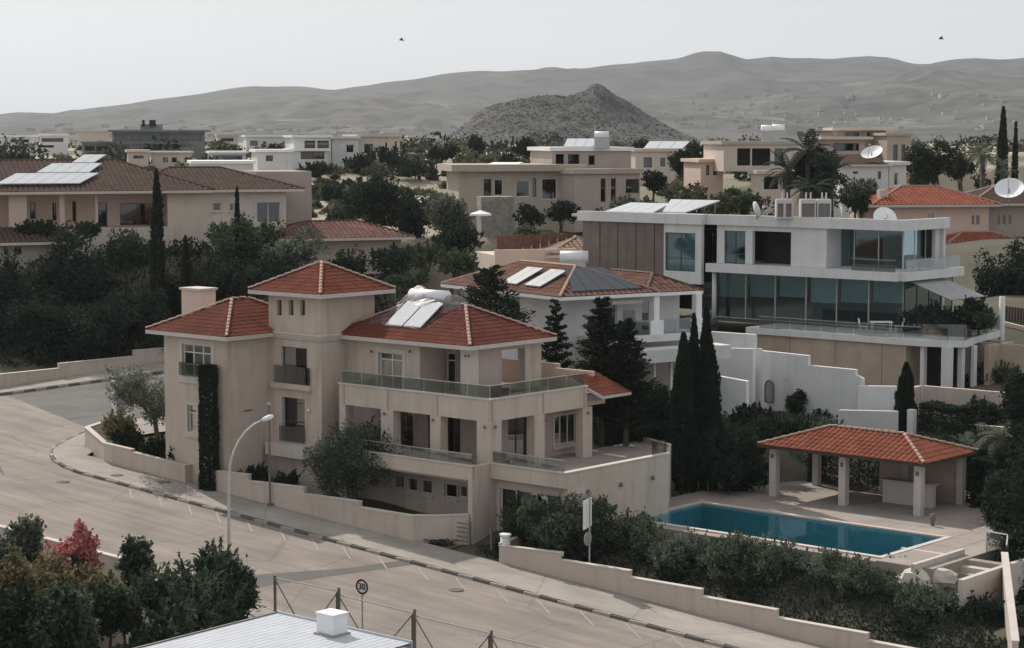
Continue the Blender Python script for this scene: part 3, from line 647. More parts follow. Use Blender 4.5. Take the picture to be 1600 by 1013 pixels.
glass_run(V, M, 'a', .08, .1, 10.5, PT + .07, .62, 7); glass_run(V, M, 'b', .08, .15, 7.5, PT + .07, .62, 5)
# storey below: columns on b=0 and a=0
F2 = 3.40
def col(a0, a1, b0, b1, z0=F2 - .1, z1=6.03): V.part('column', MB().box(M, a0, a1, b0, b1, z0, z1), stucco)
col(-.02, .85, -.02, .85, -.6)
for u0, u1 in ((672, 694), (595, 620)):
    s1, s0 = M.a_at(u0, 0, 5), M.a_at(u1, 0, 5); col(s0 + .25, s1, .0, .55)
col(10.15, 10.6, .0, .6, -.4)
for u0, u1 in ((835, 856), (911, 930)):
    s0, s1 = M.b_at(u0, 0, 5), M.b_at(u1, 0, 5); col(.0, .5, s0, s1 - .25)
for u, ax in ((527, 'a'), (602, 'a'), (678, 'a'), (759, 'a'), (772, 'b'), (852, 'b'), (917, 'b')): bulb(V, M, ax, -.02, u, 0 and 0 or {527: 636, 602: 646, 678: 656, 759: 667, 772: 667, 852: 655, 917: 645}[u], r=.08)
# beam above, recessed facade with openings
m2w = [R('a', 2.4, 622, 648, 645, 706), R('a', 2.4, 668, 652, 672, 708), R('a', 2.4, 696, 658, 719, 716)]
m2w = [(q[0], q[1], F2, 6.0) for q in m2w]
aw = 2.2; m3w = [(1.2, 2.9, F2, 5.95)]; tri = M.rect('b', 1.5, 866, 648, 901, 694)
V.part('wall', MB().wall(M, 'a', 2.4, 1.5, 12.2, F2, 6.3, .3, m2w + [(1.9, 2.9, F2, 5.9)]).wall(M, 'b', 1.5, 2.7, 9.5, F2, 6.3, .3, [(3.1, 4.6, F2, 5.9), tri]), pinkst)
for q in m2w: window(V, M, 'a', 2.4, q, 2 if q[1] - q[0] > .5 else 1, 1, fm=framed, name='glazed_door')
window(V, M, 'b', 1.5, tri, 3, 1, surround=.12); window(V, M, 'b', 1.5, (3.1, 4.6, F2, 5.9), 2, 1, fm=framed, name='glazed_door')
V.part('ceiling_slab', MB().box(M, .21, 10.3, .21, 9.4, 6.04, 6.28), stucco)
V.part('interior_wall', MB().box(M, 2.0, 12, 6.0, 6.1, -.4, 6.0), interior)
# first floor balcony slabs and walls
S1 = 3.97
bal = MB().wall(M, 'a', -1.3, 0, 10.4, 3.28, S1, .2).wall(M, 'b', 10.2, -1.1, .3, 3.28, S1, .2)
V.part('parapet', bal, stucco); V.part('coping', MB().wall(M, 'a', -1.35, -.04, 10.45, S1, S1 + .06, .3), stucco_pale)
V.part('floor_slab', MB().box(M, .05, 10.2, -1.1, 2.4, 3.15, F2), pinkst)
V.part('end_wall', MB().wall(M, 'b', 0, -1.28, -.03, -.7, S1, .3).wall(M, 'a', -1.3, -.0, .28, 1.5, 3.28, .02), stucco)
glass_run(V, M, 'a', -1.22, .1, 10.3, S1 + .06, .5, 6)
# basement facade behind the sunken garden
bz = .75
bw = [R('a', 1.0, 613, 744, 631, 764), R('a', 1.0, 634, 747, 652, 768), R('a', 1.0, 656, 750, 675, 772), R('a', 1.0, 694, 756, 714, 778), R('a', 1.0, 716, 759, 730, 778), R('a', 1.0, 568, 737, 592, 757)]
V.part('wall', MB().wall(M, 'a', 1.0, .85, 12.2, -.7, 3.15, .3, bw), stucco)
for q in bw: window(V, M, 'a', 1.0, q, 1, 1, surround=.06, recess=.1)
# right of the corner: garage level glazing and terrace block
g0 = M.a_at(774, .45, 2); ge = -4.8
V.part('wall', MB().wall(M, 'a', .45, ge + .2, -.03, -.8, 3.25, .25, [(ge + .6, -.25, -.6, 2.75)]), stucco)
window(V, M, 'a', .45, (ge + .6, -.25, -.6, 2.75), 4, 1, name='glazed_door', blindm=(blind, .0))
V.part('interior_wall', MB().box(M, ge + .4, 0, 2.6, 2.7, -.6, 3.2), inter_l)
V.part('parapet', MB().wall(M, 'a', 0.0, ge, -.03, 3.25, S1, .2).wall(M, 'b', ge, .2, 8.3, -.8, S1, .25), stucco)
V.part('coping', MB().wall(M, 'a', -.05, ge - .05, -.03, S1, S1 + .06, .3).wall(M, 'b', ge - .05, .25, 8.35, S1, S1 + .06, .35), stucco_pale)
glass_run(V, M, 'a', .08, ge + .1, -.1, S1 + .06, .55, 3)
tfp = [M.w(a, b, 0) for a, b in ((ge + .25, .2), (ge + .25, 8.28), (-1.6, 12.6), (1.5, 14), (1.5, .3), (-.03, .3), (-.03, .2))]
V.part('terrace_floor', MB().prism([(p.x, p.y) for p in tfp], 3.2, F2), deck_m)
V.part('terrace_wall', MB().prism([(p.x, p.y) for p in (tfp[1], tfp[2], tfp[3], tfp[3] + Vector((.1, .25, 0)), tfp[2] + Vector((.15, .2, 0)), tfp[1] + Vector((.2, .15, 0)))], -.5, F2 + .25), stucco)
V.part('glass_guard', MB().wall(M, 'b', ge + .08, 7.0, 8.2, S1 + .06, S1 + .75, .02), rail_g)
for u, v in ((918, 768), (969, 757), (1019, 746)): bulb(V, M, 'b', ge, u, v, r=.11)
for v in (761,): V.part('wall_plaque', MB().box(M, ge - .03, ge, M.b_at(899, ge, 3), M.b_at(914, ge, 3), 2.75, 3.1), stucco_pale)
# small tiled canopy at the pool side end
cb0, cb1 = M.b_at(918, -.6, 7), M.b_at(950, -.6, 7)
cr = MB(); k0, k1 = 6.65, 7.55
q = [M.w(-.9, 7.75, k0), M.w(-.9, cb1 + 1.6, k0), M.w(1.6, cb1 + 1.6, k1), M.w(1.6, 7.75, k1)]
cr.poly(q).poly([p - Vector((0, 0, .15)) for p in q][::-1]); 
for i in range(4): cr.poly([q[i], q[(i + 1) % 4], q[(i + 1) % 4] - Vector((0, 0, .15)), q[i] - Vector((0, 0, .15))])
CR = V.part('canopy_roof', cr, stucco_pale)
tb = MB(); up = (q[3] - q[0]).normalized(); tiles(tb, q[0], q[1], up, (q[3] - q[0]).length, 0, 0, (q[1] - q[0]).length); V.part('roof_tiles', tb, tile_m, CR, kind='stuff', weld=False)
# water heater on the roof ridge wrapped in sheets
WH = Thing('solar_water_heater', 'white solar water heater under plastic sheeting on the villa roof beside the tower', 'water heater', M.w(7.2, 4.0, 10.4))
def RR(b, e=0): return DZ + 1.66 * (b - 1.6) / 3.4 + e
c0, c1 = M.a_at(622, 3.6, 10.4), M.a_at(668, 3.6, 10.4)
for i in range(2):
    l = c0 - 1.35 * i; r = l - 1.25; pm = MB().poly([M.w(l, 2.6, RR(2.6, .16)), M.w(r, 2.6, RR(2.6, .16)), M.w(r, 4.35, RR(4.35, .45)), M.w(l, 4.35, RR(4.35, .45))])
    pm.poly([M.w(l, 2.6, RR(2.6, .08)), M.w(r, 2.6, RR(2.6, .08)), M.w(r, 4.35, RR(4.35, .37)), M.w(l, 4.35, RR(4.35, .37))][::-1])
    for e in ((l, r),): pm.poly([M.w(l, 2.6, RR(2.6, .08)), M.w(r, 2.6, RR(2.6, .08)), M.w(r, 2.6, RR(2.6, .16)), M.w(l, 2.6, RR(2.6, .16))])
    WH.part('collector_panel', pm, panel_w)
WH.part('water_tank', MB().tube([M.w(c0 + .2, 4.9, 11.55), M.w(c0 - 2.4, 4.9, 11.55)], .34, 14), plast, smooth=True)
for aa in (c0, c0 - 2.2): WH.part('leg', MB().tube([M.w(aa, 4.9, 10.6), M.w(aa, 4.9, 11.3)], .04, 6), steel)
sh = MB(); ng = 14
def shz(i, j):
    x, y = i / ng, j / ng; b = 2.5 + 3.3 * y; base = RR(min(b, 5.0)) - max(0, b - 5.0) * .4
    return base + .12 + .85 * math.exp(-((b - 4.9) / .75) ** 2) * (.75 + .3 * math.sin(5 * x + 1)) * min(1, 6 * x * (1 - x)) + .10 * math.sin(9 * x + 4 * y) * math.cos(7 * y - 3 * x) + random.uniform(-.05, .05)
gp = [[M.w(c0 + 1.1 - 4.4 * i / ng + .25 * math.sin(6 * j / ng), 2.5 + 3.3 * j / ng + .2 * math.sin(8 * i / ng), shz(i, j)) for j in range(ng + 1)] for i in range(ng + 1)]
for i in range(ng):
    for j in range(ng):
        if not (3 <= i <= 9 and j < 7): sh.poly([gp[i][j], gp[i + 1][j], gp[i + 1][j + 1], gp[i][j + 1]])
WH.part('plastic_sheet', sh, glass('thin_plastic', (.85, .84, .83), .18, .5, (.55, .54, .53), .25))

# ------------------------------------------------------------------ garden walls along the street
def garden_wall(label, pts, tops, base_drop=.8, th=.25, cop=True, mm=None, cat='garden wall', group=None, side=1, capm=None):
    """pts: plan points (frame a,b); tops: list of (z_start, z_end) for each span; steps between spans"""
    T = Thing('garden_wall', label, cat, M.w(*pts[0], 0), group); k = 0
    P_ = [M.w(a, b, 0) for a, b in pts]; body = MB(); cp = MB(); n = len(P_)
    nr = []
    for i in range(n - 1):
        d = (P_[i + 1] - P_[i]).normalized(); nr.append(Vector((-d.y, d.x, 0)) * side)
    off = [nr[0]] + [((nr[i - 1] + nr[i]).normalized() / max(.5, (nr[i - 1] + nr[i]).normalized().dot(nr[i]))) for i in range(1, n - 1)] + [nr[-1]]
    for i in range(n - 1):
        a, b = P_[i], P_[i + 1]; c, d = b + off[i + 1] * th, a + off[i] * th
        z0 = min(street(a.x, a.y), street(b.x, b.y)) - base_drop; t0, t1 = tops[i]
        body = MB().hexa([(a.x, a.y, z0), (b.x, b.y, z0), (c.x, c.y, z0), (d.x, d.y, z0), (a.x, a.y, t0), (b.x, b.y, t1), (c.x, c.y, t1), (d.x, d.y, t0)])
        wl = T.part('wall_section', body, mm or wallst)
        if cop:
            e = .03; a2, b2, c2, d2 = a - off[i] * e, b - off[i + 1] * e, c + off[i + 1] * e, d + off[i] * e
            T.part('coping', MB().hexa([(*a2[:2], t0), (*b2[:2], t1), (*c2[:2], t1), (*d2[:2], t0), (*a2[:2], t0 + .05), (*b2[:2], t1 + .05), (*c2[:2], t1 + .05), (*d2[:2], t0 + .05)]), capm or stucco_pale, wl)
    return T
def wp(u, v, b): # street wall top: (a, z) for pixel on plane b
    a = M.a_at(u, b, 1.5); return a, M.z_at(a, b, v)
BW = -2.95
q1, z1 = wp(169, 693, BW); q2, z2 = wp(211, 706, BW); q3, z3 = wp(290, 727, BW)
ZL = z1
garden_wall('beige garden wall below the olive tree at the left street corner', [(31.3, 1.2), (30.6, -1.0), (q1, BW), (q2, BW), (q3, BW), (q3, 0.2)], [(ZL + .45, ZL + .3), (ZL + .3, ZL), (z1, (z1 + z2) / 2), (z2 - .02, z3), (z3, z3 + .1)], side=-1)
a0, t0 = wp(326, 734, BW); a1, t1 = wp(393, 742, BW); a2, t2 = wp(480, 772, BW); a2b, t2a = wp(480, 762, BW); a3, t3 = wp(566, 784, BW); _, t3b = wp(567, 793, BW); a4, t4 = wp(630, 804, BW)
_, t1b = wp(394, 752, BW)
pe = M.ab(onz(680, 806, t4)); pe2 = M.ab(onz(726, 792, t4 + .05))
garden_wall('stepped beige garden wall around the sunken garden in front of the villa', [(a0, -1.2), (a0, BW), (a1, BW), (a2, BW), (a3, BW), (a4 + .4, BW), (a4 - .6, BW + .12), (2.35, -2.55), pe, (.32, -1.15)],
            [(t0 + .05, t0), (t0, t1), (t1b, t2a), (t2, t3), (t3b, t4 + .02), (t4 + .02, t4), (t4, t4), (t4, t4), (t4, t4 + .1)], side=-1)
RBW = -2.65
st = [(790, 853), (881, 864), (881, 875), (988, 892), (988, 902), (1100, 921), (1100, 932), (1218, 953), (1218, 965), (1360, 990), (1360, 1001), (1500, 1027)]
pts = [(M.a_at(790, RBW, 0) + .35, RBW + 1.4), (M.a_at(790, RBW, 0), RBW)]; tp = [(wp(790, 853, RBW)[1] + .15, wp(790, 853, RBW)[1] + .1)]
for i in range(0, len(st), 2):
    aa, za = wp(*st[i], RBW); bb, zb = wp(*st[i + 1], RBW); pts.append((bb, RBW)); tp.append((za, zb))
garden_wall('long stepped beige wall below the poolside shrubs', pts, tp, side=-1)
gate = Thing('pillar', 'white rounded wall pillar at the left end of the stepped poolside wall', 'pillar', M.w(pts[0][0], pts[0][1], -.3))
gpz = wp(790, 838, RBW)[1]; gc = M.w(pts[1][0] + .1, RBW + .1, 0)
gate.part('shaft', MB().tube([(gc.x, gc.y, -.9), (gc.x, gc.y, gpz)], .24, 14), white, smooth=True); gate.part('pillar_cap', MB().tube([(gc.x, gc.y, gpz), (gc.x, gc.y, gpz + .09)], .28, 14), whitec)
# far wall across the side street
def on_line(u, v, z): return M.ab(onz(u, v, z))
fw = [(0, 585, 90, 576), (90, 568.5, 207, 557), (207, 548, 262, 543.5)]
fpts = [(50.6, 2.0)]; ft = []
def far_b(u, v=600):
    p = onS(u, {0: 606, 90: 592, 207: 574, 262: 565}[u]); return M.ab(p)
fa = {u: far_b(u) for u in (0, 90, 207, 262)}
fpts = [(fa[0][0] - .9, fa[0][1] - 8), fa[0], fa[90], fa[207], fa[262], (fa[262][0] + 1.5, fa[262][1] + 14)]
zt = lambda u, v: M.z_at(*fa[u], v)
ft = [(zt(0, 585) - .4, zt(0, 585)), (zt(0, 585), zt(90, 576)), (zt(90, 568.5), zt(207, 557)), (zt(207, 548), zt(262, 543.5)), (zt(262, 543.5) + .3, zt(262, 543.5) + 1)]
garden_wall('stepped pale wall across the side street under the dark trees', fpts, ft, side=-1, th=.3)

# ------------------------------------------------------------------ pool, deck and pavilion
PD = 1.0
def PA(u, v, z=PD): return M.ab(onz(u, v, z))
pn = PA(1378, 870); pfR = PA(1465, 842); pT = PA(1093, 782); pL = PA(1030, 806)
A0p, A1p = (pn[0] + pfR[0]) / 2, (pT[0] + pL[0]) / 2; B0p, B1p = pn[1], (pfR[1] + pT[1]) / 2
ad0, ad1, bd0, bd1 = A0p - 3.2, A1p + 2.2, B0p - .9, B1p + 12.5
dk = Thing('pool_deck', 'pale stone paved deck around the swimming pool', None, M.w(A0p, B0p, 0), kind='structure')
# slabs of the deck, each a stone
def deck_strip(a0, a1, b0, b1, st=.9):
    na, nb = max(1, round((a1 - a0) / st)), max(1, round((b1 - b0) / st))
    key = (round((a1 - a0) / na, 3), round((b1 - b0) / nb, 3)); la, lb = key; g = .008
    mb = MB(); mb.hexa([Vector(M.A + (0,)) * x + Vector(M.B + (0,)) * y + Vector((0, 0, z)) for z in (-.06, 0) for x, y in ((g, g), (la - g, g), (la - g, lb - g), (g, lb - g))])
    me = mb.mesh('paving_slab'); me.materials.append(deck_m)
    for i in range(na):
        for j in range(nb):
            if DECKN[0] < 290: dk.inst('paving_slab', me, Matrix.Translation(M.w(a0 + i * la, b0 + j * lb, PD + random.uniform(-.004, .004)))); DECKN[0] += 1
DECKN = [0]
dk.part('deck_base', MB().box(M, ad0, A0p - .31, bd0, bd1, -1.5, PD - .05).box(M, A1p + .31, ad1, bd0, bd1, -1.5, PD - .05).box(M, A0p - .31, A1p + .31, bd0, B0p - .31, -1.5, PD - .05).box(M, A0p - .31, A1p + .31, B1p + .31, bd1, -1.5, PD - .05), deck_m)
deck_strip(A0p - .31, A1p + .31, B1p + .31, B1p + 4.4, 1.2); deck_strip(ad0, A0p - .31, B0p - .9, B1p + 4.4, 1.2)
deck_strip(A1p + .31, ad1, B0p, B1p + 4.4, 1.2); deck_strip(ad0, ad1, B1p + 4.4, bd1, 1.5)
PL = Thing('swimming_pool', 'rectangular blue swimming pool between the terrace and the tiled pavilion', 'swimming pool', M.w(A0p, B0p, -.5))
PL.part('basin', MB().box(M, A0p, A1p, B0p, B1p, -1.0, -.8).wall(M, 'a', B0p - .2, A0p - .2, A1p + .2, -1, PD - .04, .2).wall(M, 'a', B1p, A0p - .2, A1p + .2, -1, PD - .04, .2).wall(M, 'b', A0p - .2, B0p, B1p, -1, PD - .04, .2).wall(M, 'b', A1p, B0p, B1p, -1, PD - .04, .2), basin_m)
wm = MB(); wm.poly([M.w(a, b, PD - .075) for a, b in ((A0p + .002, B0p + .002), (A1p - .002, B0p + .002), (A1p - .002, B1p - .002), (A0p + .002, B1p - .002))])
PL.part('water', wm, water_m)
def coping(a0, a1, b0, b1, along, m=coping_m, n=None):
    L = (a1 - a0) if along == 'a' else (b1 - b0); n = int(L / .6)
    for i in range(n):
        s, e = i * L / n + .006, (i + 1) * L / n - .006
        PL.part('coping_stone', MB().box(M, a0 + s, a0 + e, b0, b1, PD - .06, PD + .03) if along == 'a' else MB().box(M, a0, a1, b0 + s, b0 + e, PD - .06, PD + .03), m)
coping(A0p - .3, A1p + .3, B1p, B1p + .3, 'a'); coping(A0p - .3, A0p, B0p, B1p, 'b', stucco_pale); coping(A0p - .3, A1p + .3, B0p - .3, B0p, 'a', stucco_pale)
coping(A1p, A1p + .3, B0p, B1p, 'b')
for k in range(2):
    PL.part('underwater_step', MB().box(M, A1p - 1.2 - k * .5, A1p - .003, B0p + .003, B0p + 1.5 - .3 * k, -.8, PD - .5 - .28 * k), basin_m)
PV = Thing('pool_pavilion', 'open poolside pavilion with terracotta hip roof on square pale posts', 'pavilion', M.w(A0p + 6, B1p + 5, PD))
f1, f2, f3 = PA(1430, 807), PA(1320, 789), PA(1213, 774); bf = (f1[1] + f2[1] + f3[1]) / 3; bk = PA(1491, 787)
ph = 2.55; PF1, PF3 = f1[0], f3[0]
for a in (f1[0], f2[0], f3[0]): 
    PV.part('post', MB().box(M, a - .2, a + .2, bf - .2, bf + .2, PD, PD + ph), stucco_pale); PV.part('post_lamp', MB().box(M, a - .07, a + .07, bf - .26, bf - .2, PD + ph - .5, PD + ph - .28), steel_d)
bb = bf + 4.3; PBB = bb
for a in (f1[0], f3[0] + .1, (f1[0] + f2[0]) / 2 + 1): PV.part('post', MB().box(M, a - .18, a + .18, bb - .18, bb + .18, PD, PD + ph), stucco_pale)
PV.part('beam', MB().wall(M, 'a', bf - .15, f1[0] - .3, f3[0] + .3, PD + ph, PD + ph + .2, .3).wall(M, 'a', bb - .15, f1[0] - .3, f3[0] + .3, PD + ph, PD + ph + .2, .3).wall(M, 'b', f1[0] - .15, bf + .16, bb - .16, PD + ph, PD + ph + .2, .3).wall(M, 'b', f3[0] - .15, bf + .16, bb - .16, PD + ph, PD + ph + .2, .3), woodd)
PV.part('back_wall', MB().wall(M, 'a', bb + .1, f1[0] + .3, f2[0] + .5, PD, PD + ph - .1, .15), stone_c)
PV.part('bar_counter', MB().box(M, f1[0] + .5, f2[0] - 1.0, bf + 2.2, bf + 2.6, PD, PD + 1.15), stucco_pale)
PV.part('counter_top', MB().box(M, f1[0] + .4, f2[0] - .9, bf + 2.1, bf + 2.8, PD + 1.15, PD + 1.22), coping_m)
hip_roof(PV, M, f1[0] - .65, f3[0] + .6, bf - .7, bb + .5, PD + ph + .22, .92, tm=tile_l, fascia=.14, fm=woodd, dx=.32, dq=.42)
# walls and steps right of the pool
garden_wall('tall pale boundary wall running down beside the poolside steps', [(M.ab(onz(1520, 1013, .6))[0] - .5, -2.6), PA(1574, 868, 1.6)], [(.4, 1.7)], side=1, mm=wallst)
gl = Thing('glass_balustrade', 'frameless glass balustrade at the right end of the pool deck', 'balustrade', M.w(*PA(1545, 860), PD))
g_a, g_b, g_c = PA(1541, 866), PA(1575, 880), PA(1500, 850)
for p, q in ((PA(1541, 862), PA(1574, 868)), (PA(1574, 868), PA(1572, 885))):
    P0, P1 = M.w(*p, PD), M.w(*q, PD); m = MB(); n = (P1 - P0).normalized().cross(Vector((0, 0, 1))) * .02; h = Vector((0, 0, .95))
    m.hexa([P0, P1, P1 + n, P0 + n, P0 + h, P1 + h, P1 + n + h, P0 + n + h]); gl.part('glass_guard', m, rail_g)
    gl.part('handrail', MB().tube([P0 + h, P1 + h], .035, 6), pole_m); gl.part('rail_post', MB().tube([P0, P0 + h], .03, 6), pole_m)
sp = Thing('garden_steps', 'stone steps and low planter walls descending from the pool deck', 'steps', M.w(*PA(1500, 900, 0), 0))
sa, sb = PA(1520, 905, .4)
for k in range(6): sp.part('step', MB().box(M, sa - 1.5, sa + 1.4, sb + 1.2 - .5 * k, sb + 1.7 - .5 * k, -2, PD - .05 - .22 * k), stucco_pale if k % 2 else deck_m)
sp.part('planter_wall', MB().box(M, sa + 1.5, sa + 1.7, sb - 2.5, sb + 2.0, -2, 1.25), stucco_pale); sp.part('planter_wall', MB().box(M, sa + 1.7, sa + 4.5, sb + 1.4, sb + 1.6, -2, 1.0), stucco_pale)
sp.part('planter_wall', MB().box(M, sa - 1.8, sa - 1.55, sb - 4.2, sb + 1.7, -2, 1.3), stucco_pale)
m = MB(); bc = M.w(*PA(1448, 900, .6), .0); 
for i in range(7):
    cx, cy, cz, r_ = bc.x + random.uniform(-.8, .8), bc.y + random.uniform(-.5, .5), .25 + random.uniform(-.2, .35), random.uniform(.4, .7); i0 = len(m.v); m.ball((cx, cy, cz), r_, 7, 5, (1.1, .9, .8))
    for k in range(i0, len(m.v)): x, y, z = m.v[k]; f_ = 1 + .22 * math.sin(7.3 * x + 3.1 * z + i) * math.cos(5.7 * y + 2 * z); m.v[k] = (cx + (x - cx) * f_, cy + (y - cy) * f_, cz + (z - cz) * f_)
single('boulder', m, mat('pale_limestone', (.52, .49, .43), .9, .15, 2, .4), 'bright pale limestone boulder heap between shrubs right of the pool', 'boulder')

# ------------------------------------------------------------------ white modern villa on the right
c0 = at(1407, 438, 132); N_ = Frame(c0.x, 132.0, M.A, M.B)
NV = Thing('modern_villa', 'white modern villa with long glass front and flat roof on the right', 'villa', N_.w(10, 4, 4))
def nz(v, u=1407, b=0): return N_.z_at(N_.a_at(u, b, 10), b, v)
zr, zrb, zs, zsb, zf = nz(344), nz(361), nz(425), nz(439), nz(517)
def NR(*px, b=0): return N_.rect('a', b, *px)
aL = N_.a_at(1120, 0, 12); aW = N_.a_at(1291, 0, 12); bR = N_.b_at(1478, 0, 14)
o1, o2 = NR(1130, 361, 1163, 416), NR(1174, 362, 1234, 418)
NV.part('wall', MB().wall(N_, 'a', 0, aW, aL, zs, zrb, .3, [o1, o2]), white)
window(NV, N_, 'a', 0, o1, 2, 2, fm=framed, gm=cur_g, split=[.35]); 
NV.part('recess_wall', MB().wall(N_, 'a', 2.2, o2[0] - .5, o2[1] + .5, zs, zrb, .2).box(N_, o2[0], o2[1] - 1.0, 2.05, 2.2, zrb - .75, zrb - .35), interior)
NV.part('wall', MB().wall(N_, 'b', aW, .3, 3.0, zs, zrb, .25), white)
NV.part('roof_fascia', MB().wall(N_, 'a', -.25, -.3, aL + 5, zrb, zr, .3).wall(N_, 'b', -.3, .05, bR, zrb, zr, .3), white, label='flat roof fascia')
NV.part('roof', MB().box(N_, 0.02, 27.5, .05, bR - .02, zr - .45, zr - .25), mat('roof_membrane', (.50, .50, .50), .9, .1, .5))
NV.part('balcony_slab', MB().wall(N_, 'a', -.9, -.2, aL + .3, zsb, zs, .5).wall(N_, 'b', -.6, -.4, 7.3, zsb, zs, .5).box(N_, -.1, aL, -.4, bR - .32, zsb + .05, zs - .01), white)
# upper glass
g0, g1_ = N_.a_at(1411, 1.8, 12), N_.a_at(1297, 1.8, 12)
window(NV, N_, 'a', 1.8, (g0, g1_, zs, zrb), 3, 1, fm=framew, gm=cur_g, name='glazed_wall', recess=0)
window(NV, N_, 'b', g0 + .02, (1.9, 4.8, zs, zrb), 2, 1, fm=framew, gm=cur_g, name='glazed_wall', recess=0, blindm=(curtain, .3))
NV.part('wall', MB().wall(N_, 'b', .25, 4.85, bR - .31, zs, zrb, .25).wall(N_, 'a', bR - .3, 0, 27, zf, zrb, .3), white)
NV.part('curtain', MB().wall(N_, 'a', 2.4, g0 + .3, g0 + 1.9, zs, zrb - .1, .05), curtain)
glass_run(NV, N_, 'a', -.8, -.1, 3.2, zs, .75, 2); glass_run(NV, N_, 'b', -.45, -.1, 7.0, zs, .75, 4)
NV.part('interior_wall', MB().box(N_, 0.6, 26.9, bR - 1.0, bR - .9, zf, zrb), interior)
# left block with timber cladding and framed window
lb0, lb1, lbw = N_.a_at(1096, -.6, 12), N_.a_at(910, -.6, 12), N_.a_at(1037, -.6, 12)
zlt, zlb = N_.z_at(24, -.6, 347), N_.z_at(20, -.6, 440)
wl = N_.rect('a', -.6, 1038, 364, 1085, 424)
NV.part('wall', MB().wall(N_, 'a', -.6, lb0, lbw, zlb, zrb, .3, [wl]), white)
NV.part('roof_fascia', MB().wall(N_, 'a', -.85, lb0 - .1, lb1 + .3, zrb, zr, .4).wall(N_, 'b', lb0 - .1, -.44, -.26, zrb, zr, .3), white)
window(NV, N_, 'a', -.6, wl, 2, 2, fm=framed, gm=cur_g, split=[.33], blindm=(curtain, .0))
npn = 9
for i in range(npn):
    s, e = lbw + .02 + (lb1 - lbw) * i / npn, lbw + (lb1 - lbw) * (i + 1) / npn - .03
    NV.part('cladding_panel', MB().box(N_, s, e, -.6 - .05 * (i % 2), -.3, zsb - 2.5, zrb), wood)
NV.part('wall', MB().wall(N_, 'a', -.2, lbw, lb1, zf - 3, zrb, .2).wall(N_, 'b', lb1, 0.01, bR - .31, zf - 3, zrb, .2), white)
# vertical glass slot and column
sl = N_.rect('a', .6, 1096, 358, 1120, 515)
window(NV, N_, 'a', .6, sl, 1, 3, fm=framed, gm=cur_g, name='glass_slot', recess=0)
NV.part('column', MB().tube([N_.w(N_.a_at(1116, -.3, 9), -.3, zf), N_.w(N_.a_at(1116, -.3, 9), -.3, zsb)], .16, 12), white, smooth=True)
# curtain wall
ms = [1117, 1165, 1211, 1259, 1307, 1357, 1411]; cw = MB()
CWP = NV.part('curtain_wall', MB().wall(N_, 'a', .5, N_.a_at(1411, .5, 9), N_.a_at(1117, .5, 9), zf, zsb, .08, [(N_.a_at(ms[i + 1], .5, 9) + .05, N_.a_at(ms[i], .5, 9) - .05, zf + .08, zsb - .06) for i in range(6)]), steel)
for i in range(6):
    l, r = N_.a_at(ms[i + 1], .5, 9) + .05, N_.a_at(ms[i], .5, 9) - .05
    NV.part('pane', MB().poly([N_.w(l, .54, zf + .08), N_.w(r, .54, zf + .08), N_.w(r, .54, zsb - .06), N_.w(l, .54, zsb - .06)]), cur_g, CWP)
    NV.part('blind', MB().wall(N_, 'a', .9, l + .05, r - .05, zf + (zsb - zf) * (.44 + .04 * (i % 3)), zsb - .08, .03), blind, CWP)
NV.part('floor_slab', MB().box(N_, 0, aL + 3, .59, bR - .32, zf - .25, zf - .01), inter_l)
NV.part('interior_wall', MB().box(N_, 0.2, aL + 3, 4.2, 4.3, zf, zsb), inter_l)
bd = -3.4; dzt = N_.z_at(N_.a_at(1300, bd, 7), bd, 521)
rr = N_.ab(onz(1443, 530, dzt)); r2 = N_.ab(onz(1492, 531, dzt)); r3 = N_.ab(onz(1530, 525, dzt)); r4 = N_.ab(onz(1565, 516, dzt))
aD = N_.a_at(1165, bd, 7)
outl = [(aD, bd), (rr[0], bd), (r2[0], bd + .55), (r2[0] - .9, bd + 1.3), r3, r4, (r4[0], r4[1] + .4), (2, bR - .4), (aD, bR - .4)]
op = [N_.w(a, b, 0) for a, b in outl]
NV.part('terrace_slab', MB().prism([(p.x, p.y) for p in op], dzt - .42, dzt), white)
for i in range(1, 5):      # glass along the rounded corner
    P0, P1 = op[i], op[i + 1]
    n = ((P1 - P0).normalized().cross(Vector((0, 0, 1)))) * -.02; P0 = Vector((P0.x, P0.y, dzt)); P1 = Vector((P1.x, P1.y, dzt)); h = Vector((0, 0, 1.0)); off = n * 6
    NV.part('glass_guard', MB().hexa([P0 + off, P1 + off, P1 + n + off, P0 + n + off, P0 + h + off, P1 + h + off, P1 + n + h + off, P0 + n + h + off]), rail_g)
glass_run(NV, N_, 'a', bd + .1, rr[0], aD - 1, dzt, .75, 10)
pe_ = N_.w(*r4, 0); NV.part('end_post', MB().tube([(pe_.x, pe_.y, dzt - 3.0), (pe_.x, pe_.y, dzt + 2.2)], .2, 10), white, smooth=True)
gx = N_.a_at(1411, .5, 9)
window(NV, N_, 'b', gx, (.7, 7.0, zf, zsb), 4, 1, fm=framed, gm=cur_g, name='glazed_wall', recess=0)
